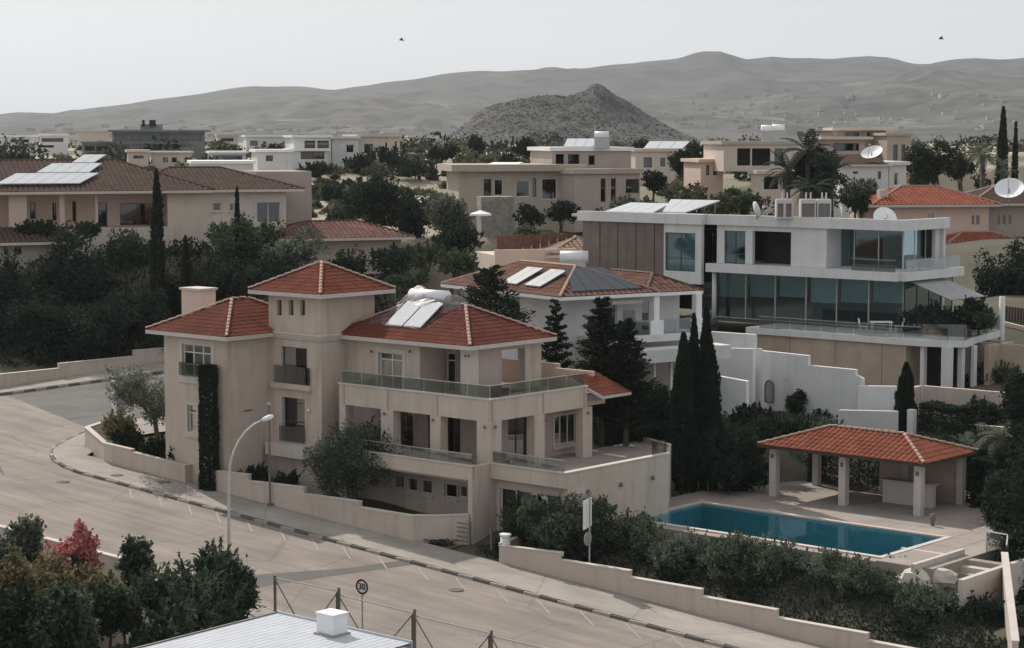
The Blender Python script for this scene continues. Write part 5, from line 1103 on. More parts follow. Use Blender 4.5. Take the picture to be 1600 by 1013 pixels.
t = bld('sand_house', 'small sand coloured house with white panel roof right of the cream villa', 1030, 262, 262); f_, W_, z0, z1 = block(t, 262, 993, 237, 1068, 262, cream, [(1005, 246, 1018, 262, 'd'), (1030, 246, 1040, 262)], deg=80)
tilt_panel('solar_array', 'broad white panel roof on the small sand coloured house', [f_.w(.0, 1.0, z1 + .4), f_.w(0, 6.2, z1 + .4), f_.w(5, 8.5, z1 + 1.3), f_.w(5, 3.0, z1 + 1.3)], panel_w, n=3)
t = bld('loggia_villa', 'beige villa with wide open upper loggia left of the palms', 1190, 290, 212); block(t, 212, 1131, 226, 1262, 268, cream, [(1150, 232, 1171, 259, 'open'), (1173, 232, 1202, 259, 'open'), (1208, 232, 1222, 259, 'd')], deg=82, depth=9, slab=sand, drop=0)
block(t, 208, 1185, 272, 1250, 300, cream, [(1192, 276, 1215, 296, 'open'), (1222, 276, 1240, 296, 'open')], deg=82, depth=3); block(t, 216, 1095, 254, 1130, 282, peach, [(1102, 258, 1107, 274, 'd'), (1113, 258, 1119, 274, 'd')], deg=82)
t = bld('flat_villa', 'beige flat roofed villa with stacked roof slabs behind the dish', 1340, 230, 262); block(t, 262, 1308, 204, 1384, 222, pinkst, [(1318, 207, 1340, 215, 'd'), (1352, 207, 1378, 215, 'd')], deg=84, slab=cream, over=.8); block(t, 255, 1290, 218, 1352, 238, pinkst, [(1300, 224, 1340, 236, 'd')], deg=84, slab=cream, over=.8); block(t, 256, 1386, 212, 1424, 262, sand, [(1393, 226, 1400, 254, 'd'), (1406, 226, 1412, 254, 'd')], deg=84)
t = bld('small_white_house', 'small white house with dark lean roof under a satellite dish', 1365, 290, 205); f_, W_, z0, z1 = block(t, 205, 1317, 260, 1388, 290, white, [(1330, 268, 1338, 272, 'd'), (1369, 268, 1374, 280, 'd')], deg=84, thick=.15); block(t, 206, 1389, 258, 1416, 290, white, [(1394, 270, 1401, 290)], deg=84)
lean_roof(t, f_, -.3, 5.5, -.3, W_, z1 + .2, z1 + 1.1, tile_b, tile_ub)
p = at(1362, 237, 206); dish(p.x, p.y, p.z - 1.4, 1.1, math.radians(215), .95, 'large tilted satellite dish on the small white house')
p = at(1577, 294, 183); dish(p.x, p.y, p.z - 1.6, 1.3, math.radians(200), .85, 'largest satellite dish on the orange roofed house at the right edge')
# orange roofed house
o0 = at(1380, 320, 185); O_ = frame_deg(o0.x, 185.0, 80); t = Thing('orange_roofed_house', 'peach house with orange terracotta roofs near the right edge', 'house', (o0.x + 6, 188, 10)); be, bf_ = O_.b_at(1545, 0, 13), O_.b_at(1640, 0, 13)
ws = [O_.rect('b', 0, *q) for q in ((1449, 334, 1452, 342), (1454, 334, 1457, 342), (1516, 336, 1521, 352), (1523, 336, 1529, 352))]
t.part('wall', MB().wall(O_, 'b', 0, 0, be, 8.5, o0.z, .3, ws).wall(O_, 'a', 0, .3, 9, 8.5, o0.z, .3), peach)
for q in ws: window(t, O_, 'b', 0, q, 1, 1, bar=.05)
w3 = [O_.rect('b', 1.5, *q) for q in ((1556, 336, 1560, 352), (1564, 336, 1569, 352), (1573, 336, 1578, 352))]
t.part('wall', MB().wall(O_, 'b', 1.5, be, bf_, 8.5, o0.z, .3, w3), pinkst)
for q in w3: window(t, O_, 'b', 1.5, q, 1, 1, bar=.05)
tm_o = mat('orange_tile', (.25, .085, .052), .9, .15, .9, 0, island=.12, spec=.05)
hip_roof(t, O_, -.8, 8, O_.b_at(1357, 0, 13), O_.b_at(1558, 0, 13), o0.z, 1.55, tm=tm_o, indiv=False, dx=.42, dq=.5, fm=cream)
hip_roof(t, O_, .6, 9, O_.b_at(1520, 0, 13), O_.b_at(1660, 0, 13), o0.z + .02, 1.5, tm=tile_b, indiv=False, dx=.42, dq=.5, fm=cream)
t.part('chimney', MB().box(O_, 1, 1.8, O_.b_at(1374, 1, 13), O_.b_at(1387, 1, 13), o0.z, O_.z_at(1, 0, 297)), peach)
t.part('interior_wall', MB().box(O_, 3, 3.1, .4, bf_, 8.5, o0.z - .1), interior)
zl = O_.z_at(-2, 8, 378); hip_roof(t, O_, -3.2, 1.2, O_.b_at(1480, -3, 10), O_.b_at(1600, -3, 10), zl, .8, tm=tm_o, indiv=False, dx=.42, dq=.5, fm=cream)
t.part('porch_wall', MB().wall(O_, 'b', -2.2, O_.b_at(1482, -3, 10), O_.b_at(1600, -3, 10), 7.5, zl - .2, .3, [O_.rect('b', -2.2, 1484, 386, 1488, 402), O_.rect('b', -2.2, 1491, 386, 1495, 402)]), peach)
# brown roofed low house with pale ramp behind the middle house
s0_ = at(776, 400, 148); S_ = frame_deg(s0_.x, 148.0, 74); t = Thing('sand_outbuilding', 'low sand coloured outbuilding with brown roof left of the timber clad wing', 'outbuilding', (s0_.x + 4, 150, 9)); bw_ = S_.b_at(972, 0, 11)
t.part('wall', MB().box(S_, 0, 6, 0, bw_, 7, s0_.z), cream); t.part('parapet', MB().box(S_, -.3, -.01, -.2, bw_ * .62, 8, s0_.z + .45), peach); t.part('low_terrace_wall', MB().box(S_, -3.0, -2.7, -.5, bw_ * .9, 7, s0_.z - .9), cream)
hip_roof(t, S_, -.6, 6.5, bw_ * .38, bw_ + .6, s0_.z + .02, 1.1, tm=mat('sandy_tile', (.24, .165, .12), .9, .2, .8, 0, island=.15), um=tile_ub, cm=cap_m, indiv=False, dx=.42, dq=.5, fm=cream)
tank(897, 402, 146, 'pale roof tank behind the white house ridge', 2.0)
single('garden_parasol', MB().tube([at(751, 360, 185), at(751, 333, 185)], .05, 6).tube([at(751, 337, 185), at(751, 334, 185), at(751, 329, 185)], [1.0, .95, .05], 12), plast, 'small white parasol beside the rubble stone wall on the hill', 'parasol')
# rusty garden fence panels behind
RFp = Thing('rusty_fence', 'rust red panel fence at the foot of the hill left of the timber clad wing', 'fence', at(800, 375, 152)); ff = frame_deg(at(776, 390, 152).x, 152, 80)
for i in range(14): RFp.part('fence_panel', MB().box(ff, -.03 * (i % 2), .05, i * .66 + .02, i * .66 + .62, 8.4, ff.z_at(0, 4, 368 - (i % 3))), rust)

# ------------------------------------------------------------------ village specks on the plain and the mountain foot
from mathutils.bvhtree import BVHTree
def bvh(o): me = o.data; return BVHTree.FromPolygons([o.matrix_world @ v.co for v in me.vertices], [tuple(p.vertices) for p in me.polygons])
bvhs = [bvh(bpy.data.objects[n]) for n in ('mountain_range', 'mountain_spur', 'cone_hill', 'ground')]
def hit(x, y):
    z = -99
    for b in bvhs:
        h = b.ray_cast(Vector((x, y, 900)), Vector((0, 0, -1)))
        if h[0] is not None: z = max(z, h[0].z)
    return z
def far_hit(u, v):
    o = Vector((0, 0, H)); d = Vector(ray(u, v)).normalized(); best = None
    for b in bvhs:
        h = b.ray_cast(o, d)
        if h[0] is not None and (best is None or h[3] < best[1]): best = (h[0], h[3])
    return best[0] if best else None
vm_ = MB(); rnd = random.Random(11)
for i in range(190):
    r = rnd.random()
    if r < .45: u, v = rnd.uniform(0, 720), rnd.gauss(205, 6)
    elif r < .8: u, v = rnd.uniform(1010, 1600), 205 - abs(rnd.gauss(0, 26))
    else: u, v = rnd.choice([(1130, 150), (1450, 150), (1250, 175), (1520, 185), (1180, 178), (1380, 190)]); u += rnd.gauss(0, 45); v += rnd.gauss(0, 6)
    p = far_hit(u, v)
    if p is None or p.y < 900 or (p.y < 1600 and 660 < u < 1100): continue
    s = rnd.uniform(2.0, 4.5) * (p.y / 2600) ** .5; h = rnd.uniform(1.2, 3) * (p.y / 2600) ** .5; w2 = s * rnd.uniform(.8, 1.5)
    vm_.hexa([(p.x - w2, p.y - s, p.z - 5), (p.x + w2, p.y - s, p.z - 5), (p.x + w2, p.y + s, p.z - 5), (p.x - w2, p.y + s, p.z - 5), (p.x - w2, p.y - s, p.z + h), (p.x + w2, p.y - s, p.z + h), (p.x + w2, p.y + s, p.z + h), (p.x - w2, p.y + s, p.z + h)])
single('distant_village', vm_, mat('village_pale', (.36, .335, .30), .9, .2, .01, 0, island=.25), 'countless tiny pale village buildings over the plain and lower slopes', kind='stuff', base=(0, 2000, 0))

# ------------------------------------------------------------------ vegetation
def leaf_mesh(name, C, Nn, size, aspect, m, base, T_=None, stack=None):
    """C centres, Nn leaf axis directions; one quad per leaf"""
    n = len(C); Nn = Nn / np.maximum(np.linalg.norm(Nn, axis=1, keepdims=True), 1e-6)
    r = RNG.normal(size=(n, 3)); w = np.cross(Nn, r); w /= np.maximum(np.linalg.norm(w, axis=1, keepdims=True), 1e-6)
    s = (size * RNG.uniform(.6, 1.35, n))[:, None]; l = Nn * s; w = w * s * aspect
    Vv = np.stack([C - l * .5, C + w * .5 - l * .05, C + l * .5, C - w * .5 - l * .05], 1).reshape(-1, 3) - np.array(base)
    me = bpy.data.meshes.new(name); me.vertices.add(4 * n); me.vertices.foreach_set('co', Vv.ravel()); me.loops.add(4 * n); me.loops.foreach_set('vertex_index', np.arange(4 * n))
    me.polygons.add(n); me.polygons.foreach_set('loop_start', np.arange(0, 4 * n, 4)); me.update(calc_edges=True); me.materials.append(m); return me
def sph(n): v = RNG.normal(size=(n, 3)); return v / np.linalg.norm(v, axis=1, keepdims=True)
def clumps(c, R_, nc, cr, per, flat=1.0, lo=-.5, sprig=0.0):
    """clumps of leaves on the outside of several overlapping lobes: an uneven outline with gaps"""
    c = np.array(c); R_ = np.array(R_); nl = int(RNG.integers(6, 10)); ld = sph(nl); ld[:, 2] = ld[:, 2] * .8 + .08
    lc = ld * RNG.uniform(.30, .62, (nl, 1)); lr = RNG.uniform(.34, .56, nl); lc[0] = (0, 0, 0); lr[0] = .62
    k = RNG.integers(0, nl, nc * 2); d = sph(nc * 2); p = lc[k] + d * lr[k][:, None] * RNG.uniform(.55, 1.0, (nc * 2, 1)); p = p[(np.linalg.norm(p, axis=1) < 1.08) & (p[:, 2] > -.92)][:nc]
    nc = len(p); cc = c + p * R_
    crr = cr * RNG.uniform(.5, 1.25, nc)
    dl = sph(nc * per).reshape(nc, per, 3); q = RNG.uniform(.25, 1.1, (nc, per, 1)) ** .7
    C = (cc[:, None] + dl * q * crr[:, None, None] * np.array([1, 1, flat])).reshape(-1, 3)
    Nn = (dl * .6 + RNG.normal(0, .6, dl.shape) + np.array([0, 0, .25])).reshape(-1, 3)
    if sprig:          # shoots reaching out of the crown
        ns = int(nc * .7); b = cc[RNG.integers(0, nc, ns)]; dr = (b - c) / R_ * .7 + np.array([0, 0, .9]) + RNG.normal(0, .3, (ns, 3)); dr /= np.linalg.norm(dr, axis=1, keepdims=True)
        kk = 16; t = RNG.uniform(.2, 1, (ns, kk, 1)); L = RNG.uniform(.5, 1.2, (ns, 1, 1)) * sprig
        P2 = (b[:, None] + dr[:, None] * t * L + RNG.normal(0, .06, (ns, kk, 3)) * sprig * (1.3 - t)).reshape(-1, 3); C = np.concatenate([C, P2]); Nn = np.concatenate([Nn, (dr[:, None] + RNG.normal(0, .55, (ns, kk, 3))).reshape(-1, 3)])
    return C, Nn, cc
def add_crown(T, C, Nn, size, aspect, m, name='crown', parent=None):
    me = leaf_mesh(name, C, Nn, size, aspect, m, tuple(T.b)); o = bpy.data.objects.new(name, me); COL.objects.link(o); o.parent = parent or T.o; return o
def trunk(T, base, top, r0, limbs=(), lean=.1):
    base, top = Vector(base), Vector(top); mid = base.lerp(top, .5) + Vector((random.uniform(-lean, lean), random.uniform(-lean, lean), 0)) * (top - base).length
    mb = MB().tube([base - Vector((0, 0, .3)), base.lerp(mid, .5), mid, top], [r0 * 1.25, r0, r0 * .85, r0 * .6], 8)
    for l in limbs:
        l = Vector(l); mb.tube([top.lerp(base, .15), top.lerp(l, .5) + Vector((0, 0, .1 * (l - top).length)), l], [r0 * .5, r0 * .33, r0 * .12], 5)
    T.part('trunk', mb, bark, smooth=True, weld=False)
def tree(name, u, v0, v1, w, Y, lab, m, cat='tree', group=None, kind='broad', n=None, leaf_s=None, dens=1.0, crf=.26, gz=None):
    p = at(u, v1, Y); top = at(u, v0, Y).z; R_ = w / 2 * Y / F; zc0 = p.z; hgt = top - zc0; g = g1(p.x, Y) if gz is None else gz
    if kind in ('shrub',) : zc0 = max(zc0 - .3, min(zc0, g)) ; zc0 = min(zc0, g + .4) if g < zc0 else zc0
    T = Thing(name, lab, cat, (p.x, Y, min(g, zc0) if kind != 'shrub' else min(zc0, g)), group)
    px = F / Y; ls = leaf_s or max(.17, 4.6 / px); hgt = top - zc0; c = (p.x, Y, zc0 + hgt * .5)
    if kind in ('broad', 'shrub', 'olive'):
        nc = int(max(30, min(190, 120 * dens * max(1, hgt / 2 / R_) ))); cr = max(ls * 1.4, min(R_, hgt / 2) * crf)
        per = int(max(16, min(90, 9 * (cr / ls) ** 2)))
        C, Nn, cc = clumps(c, (R_ * 1.16, R_ * 1.16, hgt * .55), nc, cr, per, sprig=(R_ * .55 if name == 'oleander' else R_ * .36 if kind != 'broad' else R_ * .16))
        if kind != 'broad': pass
        # a few stray shoots
        add_crown(T, C, Nn, ls, .32 if name == 'oleander' else .5 if kind == 'olive' else .6, m)
        if kind != 'shrub' or True:
            tb_ = Vector((p.x, Y, min(g, zc0 + .2))); tt = Vector((p.x, Y, zc0 + hgt * .3)); lim = [tuple(q) for q in cc[RNG.integers(0, len(cc), 5)]]
            trunk(T, tb_, tt, max(.06, R_ * .07), lim)
    elif kind == 'cypress':
        h = top - min(g, zc0); z0 = min(g, zc0); nn = n or int(1500 + 2200 * h * R_ / (ls * 40)); t = RNG.uniform(0, 1, nn) ** .8
        prof = np.clip(t / .10, .5, 1) * np.clip(1 - t ** 2.4, 0, 1) ** .75 * .95 + .05
        an = RNG.uniform(0, 2 * math.pi, nn); lump = 1 + .18 * np.sin(an * 3 + t * 9) + .12 * np.sin(an * 5 - t * 23)
        rr = R_ * prof * RNG.uniform(.55, 1.05, nn) * lump
        C = np.stack([p.x + rr * np.cos(an), Y + rr * np.sin(an), z0 + .15 + t * (h - .15)], 1); Nn = np.stack([np.cos(an) * .35, np.sin(an) * .35, np.ones(nn)], 1) + RNG.normal(0, .25, (nn, 3))
        add_crown(T, C, Nn, ls * 1.5, .4, m); T.part('trunk', MB().tube([(p.x, Y, z0 - .3), (p.x, Y, z0 + h * .8)], [R_ * .25, R_ * .08], 6), bark)
    elif kind == 'column':
        h = top - min(g, zc0); z0 = min(g, zc0); nn = n or 9000; t = RNG.uniform(0, 1, nn); an = RNG.uniform(0, 2 * math.pi, nn); rr = R_ * (1 - .12 * t) * RNG.uniform(.7, 1.06, nn) * (1 + .08 * np.sin(an * 4 + t * 14))
        cap = RNG.uniform(0, 1, nn) < .12; rr[cap] = R_ * .88 * np.sqrt(RNG.uniform(0, 1, cap.sum())); t[cap] = 1 - RNG.uniform(0, .01, cap.sum())
        C = np.stack([p.x + rr * np.cos(an), Y + rr * np.sin(an), z0 + t * h], 1); Nn = np.stack([np.cos(an) * .5, np.sin(an) * .5, np.ones(nn) * .7], 1) + RNG.normal(0, .35, (nn, 3))
        add_crown(T, C, Nn, ls, .5, m); T.part('trunk', MB().tube([(p.x, Y, z0 - .3), (p.x, Y, z0 + h * .9)], [R_ * .25, R_ * .1], 6), bark)
    elif kind == 'conifer':       # open tiers of drooping branches
        z0 = min(g, zc0); h = top - z0; mb = MB().tube([(p.x, Y, z0 - .3), (p.x, Y, top)], [R_ * .09 + .05, .03], 8); Cs = []; Ns = []
        nb = n or 46
        for i in range(nb):
            t = (i + .5) / nb; an = i * 2.4 + random.uniform(-.3, .3); L = R_ * (1.05 - t * .85) * random.uniform(.75, 1.1) * (1 if t > .12 else .8); zz = zc0 + (top - zc0) * t
            tip = Vector((p.x + L * math.cos(an), Y + L * math.sin(an), zz + L * random.uniform(.0, .35))); b0 = Vector((p.x, Y, zz - L * .1)); mb.tube([b0, b0.lerp(tip, .5) - Vector((0, 0, .06 * L)), tip], [.07, .04, .015], 5)
            k = int(60 + 130 * L / max(R_, .1)); q = RNG.uniform(.15, 1.05, k); ax = np.array(tip - b0); pos = np.array(b0) + ax * q[:, None]; jit = RNG.normal(0, 1, (k, 3)) * (.09 + .16 * (1 - q[:, None] * .7)) * L * .8; jit[:, 2] *= .7
            Cs.append(pos + jit); Ns.append(jit + ax * .5)
        T.part('trunk', mb, bark, smooth=True, weld=False); add_crown(T, np.concatenate(Cs), np.concatenate(Ns), ls * 1.2, .45, m)
    elif kind == 'palm':
        z0 = min(g, zc0); hc = zc0 + (top - zc0) * .45; T.part('trunk', MB().tube([(p.x, Y, z0 - .3), (p.x + .1, Y, (z0 + hc) / 2), (p.x, Y, hc)], [.32, .24, .26], 8), bark, smooth=True)
        nf = 26
        for i in range(nf):
            an = i * 2.4; el = random.uniform(-.35, 1.25); L = R_ * random.uniform(.85, 1.1); pts_ = []; d = Vector((math.cos(an) * math.cos(el), math.sin(an) * math.cos(el), math.sin(el))); q = Vector((p.x, Y, hc)); st_ = L / 7
            mb = MB(); side = Vector((-math.sin(an), math.cos(an), 0)); row = [q.copy()]
            for k in range(7): q = q + d * st_; d = (d + Vector((0, 0, -.19))).normalized(); row.append(q.copy())
            for k in range(7):
                wd = L * .17 * math.sin(math.pi * (k + .7) / 8.2)
                for s_ in (-1, 1):
                    for e in (0, .5):
                        a_ = row[k].lerp(row[k + 1], e); b_ = row[k].lerp(row[k + 1], e + .34); o_ = side * s_ * wd + (row[k + 1] - row[k]) * .8 - Vector((0, 0, wd * .35)); mb.poly([a_, b_, b_ + o_, a_ + o_ * .98])
            T.part('frond', mb, m, weld=False)
    return T
MG = 'trees dotted over the sandy mounds'
for u, v0, v1, w, Y, l in ((745, 205, 240, 34, 330, 'dark tree on the sandy mound left below the cone hill'), (600, 222, 250, 95, 300, 'broad dark scrubby tree right of the white annex house'), (655, 250, 275, 110, 285, 'wide low dark tree in the middle of the sandy mounds'), (690, 225, 245, 60, 320, 'small dark tree on the upper sandy mound'),
                        (560, 240, 262, 60, 290, 'dark scrubby tree below the white annex house'), (500, 254, 272, 80, 280, 'low dark trees below the white cubic house'), (820, 208, 230, 60, 330, 'dark domed tree at the foot of the cone hill'), (790, 232, 256, 60, 270, 'round dark tree above the skylight of the cream villa'),
                        (430, 222, 236, 60, 330, 'dark tree left of the white cubic house'), (520, 285, 320, 50, 240, 'dark tree right of the rear block of the brown roofed house'), (1000, 214, 232, 60, 300, 'dark tree behind the small sand coloured house'), (1085, 215, 240, 60, 290, 'dark tree right of the white panel roof'), (1300, 205, 235, 50, 300, 'dark tree behind the tall palm'),
                        (20, 236, 262, 70, 300, 'dark tree at the left edge under the white houses'), (150, 238, 256, 70, 330, 'dark tree below the low grey annex'), (320, 240, 254, 50, 345, 'dark tree beside the dark glazed house'), (1430, 215, 285, 70, 240, 'dark tree left of the large dense tree'), (1530, 230, 290, 60, 235, 'dark tree under the slim far cypresses'), (1075, 255, 320, 50, 214, 'slim dark tree beside the rusty trellis'), (1110, 300, 345, 90, 190, 'dark green bush mass under the loggia villa'), (1210, 295, 340, 90, 186, 'dark green bush mass behind the air conditioning units'), (1280, 235, 330, 85, 183, 'dark leafy mass between the palms'), (945, 295, 335, 60, 208, 'dark bush beneath the cream villa corner')):
    tree('scrub_tree', u, v0 + 4, v1, w * .8, Y, l, g_dark, group=MG, dens=.7, kind='shrub')
for u, v0, v1, w, Y, l in ((1575, 720, 860, 90, 99, 'dark tree at the right edge behind the glass balustrade'), (1590, 560, 700, 70, 112, 'dark tree at the right edge beside the retaining wall'), (1600, 780, 1000, 100, 92, 'tall dark tree overhanging the boundary wall at the right edge')):
    tree('evergreen_tree', u, v0, v1, w, Y, l, g_dark, group='trees along the right edge')
X = 'grp'
GL = 'dark trees behind the side street'
for a in [('evergreen_tree', 30, 372, 590, 150, 156, 'dark evergreen tree at the left edge behind the side street wall', g_dark),
          ('evergreen_tree', 108, 362, 580, 135, 160, 'dark evergreen tree, second from the left edge behind the side street wall', g_dark),
          ('evergreen_tree', 168, 400, 560, 100, 158, 'darkest dense tree left of the tall cypress by the side street', g_dark),
          ('olive_tree', 212, 352, 470, 92, 163, 'grey green bushy tree just left of the tallest left cypress', g_green),
          ('evergreen_tree', 255, 430, 545, 110, 160, 'dark round tree at the foot of the tallest left cypress', g_dark),
          ('evergreen_tree', 330, 408, 490, 120, 158, 'dark tree between the tower roof and the chimney', g_dark),
          ('olive_tree', 378, 338, 430, 128, 163, 'large grey green tree in front of the brown roofed house gable', g_green),
          ('olive_tree', 455, 368, 440, 100, 161, 'grey green round tree above the tower roof', g_olive),
          ('evergreen_tree', 535, 398, 450, 110, 158, 'dark tree behind the right eave of the tower', g_dark),
          ('evergreen_tree', 60, 470, 600, 130, 149, 'low dark tree touching the side street wall, nearest the left edge', g_dark),
          ('evergreen_tree', 140, 460, 590, 130, 150, 'low dark tree touching the middle of the side street wall', g_dark),
          ('evergreen_tree', 212, 450, 565, 110, 153, 'low dark tree by the highest step of the side street wall', g_dark),
          ('evergreen_tree', 410, 400, 470, 110, 156, 'dark tree right behind the left eave of the tower', g_dark),
          ('evergreen_tree', -30, 400, 590, 120, 152, 'dark tree cut by the left edge of the view', g_dark)]:
    tree(a[0], a[1], a[2] - 10, *a[3:], group=GL)
tree('cypress_tree', 248, 266, 500, 25, 158, 'tall slim cypress in front of the brown roofed house', g_cyp, kind='cypress')
tree('cypress_tree', 371, 294, 360, 15, 162, 'small pointed cypress right of the small square window of the brown roofed house', g_cyp, kind='cypress')
tree('cypress_tree', 291, 370, 440, 20, 156, 'short slim cypress between the two grey green trees', g_cyp, kind='cypress')
GM = 'trees on the slope between the houses'
for a in [('evergreen_tree', 588, 268, 372, 135, 200, 'big dark round tree on the slope right of the brown roofed house', g_dark),
          ('evergreen_tree', 640, 300, 385, 60, 196, 'dark tree touching the right side of the big round tree', g_dark),
          ('olive_tree', 535, 318, 365, 70, 205, 'grey green tree left below the big dark round tree', g_green),
          ('olive_tree', 700, 290, 380, 90, 188, 'mottled grey green tree in the middle of the slope', g_olive),
          ('evergreen_tree', 725, 350, 408, 95, 165, 'dark rounded tree under the rubble stone wall', g_dark),
          ('olive_tree', 665, 372, 430, 95, 160, 'grey green tree behind the water heater', g_green),
          ('evergreen_tree', 610, 380, 440, 95, 152, 'dark tree right of the rust brown annex roof', g_dark),
          ('broadleaf_tree', 712, 386, 440, 98, 138, 'fresh green leafy tree left of the sand coloured outbuilding', g_green),
          ('broadleaf_tree', 645, 422, 452, 75, 134, 'low green tree behind the wrapped water heater', g_green),
          ('evergreen_tree', 825, 312, 358, 55, 200, 'left dark rounded tree in front of the cream villa', g_dark),
          ('evergreen_tree', 877, 308, 360, 50, 200, 'right dark rounded tree in front of the cream villa', g_dark),
          ('bush', 825, 350, 390, 50, 175, 'brownish bush left of the timber clad wing', g_dry),
          ('olive_tree', 790, 380, 400, 30, 160, 'small pale bush by the rusty fence', g_olive),
          ('olive_tree', 985, 300, 345, 75, 180, 'pale grey dome shaped tree behind the solar arrays of the modern villa', g_olive),
          ('evergreen_tree', 1068, 232, 280, 50, 235, 'dark round tree right of the small sand coloured house', g_dark),
          ('evergreen_tree', 1020, 262, 300, 55, 222, 'dark tree below the small sand coloured house', g_dark),
          ('bush', 1080, 290, 330, 80, 185, 'olive coloured bush behind the large solar array', g_dry),
          ('evergreen_tree', 1160, 285, 340, 75, 182, 'green tree behind the narrow satellite dish', g_green),
          ('bush', 1130, 300, 345, 50, 178, 'small dull bush left of the narrow satellite dish', g_dry),
          ('evergreen_tree', 1462, 208, 290, 88, 222, 'large dark dense tree behind the orange roofed house', g_dark),
          ('evergreen_tree', 1500, 235, 290, 60, 220, 'dark tree between the large dense tree and the pale palm', g_dark),
          ('olive_tree', 1345, 278, 325, 60, 190, 'grey round tree in front of the small white house', g_olive),
          ('evergreen_tree', 1385 - 50, 300, 335, 60, 178, 'dark bush behind the air conditioning units', g_dark),
          ('evergreen_tree', 1568, 372, 480, 135, 152, 'large dark tree right of the modern villa', g_dark),
          ('evergreen_tree', 1625, 380, 500, 110, 150, 'dark tree cut by the right edge behind the modern villa', g_dark)]:
    tree(*a, group=GM)
for a in [('cypress_tree', 1566, 168, 250, 24, 225, 'tall pointed cypress against the mountain at the right', g_cyp), ('cypress_tree', 1586, 192, 255, 13, 225, 'slimmer cypress at the right of the tall pointed one', g_cyp),
          ('cypress_tree', 1108, 330, 330, 8, 180, 'thin cypress behind the flat roof', g_cyp)][:2]: tree(*a, kind='cypress', group='far cypresses at the right')
PG = 'palms behind the modern villa'
for a in [('evergreen_tree', 1268, 218, 325, 84, 188, 'dense dark tree standing among the tall palms', g_dark), ('palm_tree', 1262, 202, 270, 104, 186, 'tallest dark palm above the air conditioning units', g_dark), ('palm_tree', 1230, 228, 300, 84, 186, 'left dark palm beside the loggia villa', g_dark), ('palm_tree', 1298, 236, 300, 80, 184, 'right dark palm beside the small white house', g_dark), ('palm_tree', 1268, 262, 325, 78, 180, 'lowest dark palm behind the air conditioning units', g_dark),
          ('palm_tree', 1535, 214, 268, 62, 205, 'pale feathery palm left of the pointed cypress', g_olive), ('palm_tree', 1566, 240, 280, 44, 203, 'small pale palm under the pointed cypress', g_olive)]: tree(*a, kind='palm' if 'palm' in a[0] else 'broad', group=PG)
# near the villa
tree('norfolk_pine', 765, 418, 520, 125, 114, 'dark pine with upswept branches right behind the villa roof', g_dark, kind='conifer', n=40)
tree('norfolk_pine', 868, 468, 590, 72, 113, 'smaller dark pine between the villa and the white house', g_dark, kind='conifer', n=34)
tree('pine_tree', 940, 466, 650, 122, 110.5, 'tall dark jagged pine in front of the white house', g_cyp, kind='conifer', n=90)
tree('pine_tree', 978, 500, 665, 112, 109.5, 'broader dark jagged pine right of the tall jagged one', g_cyp, kind='conifer', n=80)
CG = 'clipped dark cypresses between terrace and pool'
for u, v0, w, Y, l in ((1066, 522, 36, 109.2, 'left full cypress of the tight group beside the terrace'), (1082, 492, 22, 110.2, 'slender middle cypress of the tight group beside the terrace'), (1101, 476, 26, 110.6, 'tallest cypress of the tight group beside the terrace'), (1107, 534, 40, 109.6, 'right full cypress of the tight group beside the terrace')):
    tree('cypress_tree', u, v0, 772, w * 1.15, Y, l, g_cyp, kind='cypress', group=CG, n=8000, gz=.95)
tree('cypress_tree', 1414, 568, 690, 33, 118, 'tall slim cypress behind the pavilion roof', g_cyp, kind='cypress', n=5000)
tree('columnar_cypress', 327, 572, 742, 31, M.w(M.a_at(327, -3.25, 3), -3.25, 0).y, 'dark flat topped column cypress at the villa corner', g_cyp, kind='column', gz=.9)
tree('olive_tree', 240, 560, 676, 140, 114.5, 'open olive tree at the street corner left of the villa', g_olive, kind='olive', leaf_s=.15, dens=.8, crf=.24)
tree('olive_tree', 552, 644, 780, 150, M.w(M.a_at(552, -1.0, 3), -1.0, 0).y, 'broad dark green tree rising from the sunken garden of the villa', g_shrub, kind='olive', leaf_s=.15, gz=0.0, dens=1.6, crf=.3)
tree('bush', 190, 640, 690, 62, 116.5, 'yellow green bush at the street corner', g_gold, kind='shrub', leaf_s=.16)
HG = 'dark hedge plants on the corner wall'
def MY(u, b): return M.w(M.a_at(u, b, 1.5), b, 0).y
for i, (u, v0, v1, w, Y) in enumerate(((208, 670, 712, 56, MY(208, -1.7)), (248, 676, 722, 62, MY(248, -1.7)), (290, 674, 726, 60, MY(290, -1.6)))):
    tree('hedge_shrub', u, v0, v1, w, Y, ['left', 'middle', 'right'][i] + ' part of the dark hedge above the corner garden wall', g_dark, kind='shrub', leaf_s=.15, group=HG)
tree('hedge_shrub', 395, 724, 760, 60, MY(395, -1.6), 'small dark hedge behind the wall beside the street lamp', g_dark, kind='shrub', leaf_s=.15, group=HG)
tree('hedge_shrub', 446, 740, 775, 62, MY(446, -1.4), 'dark low shrub behind the stepped wall left of the broad tree', g_dark, kind='shrub', leaf_s=.15, group=HG)
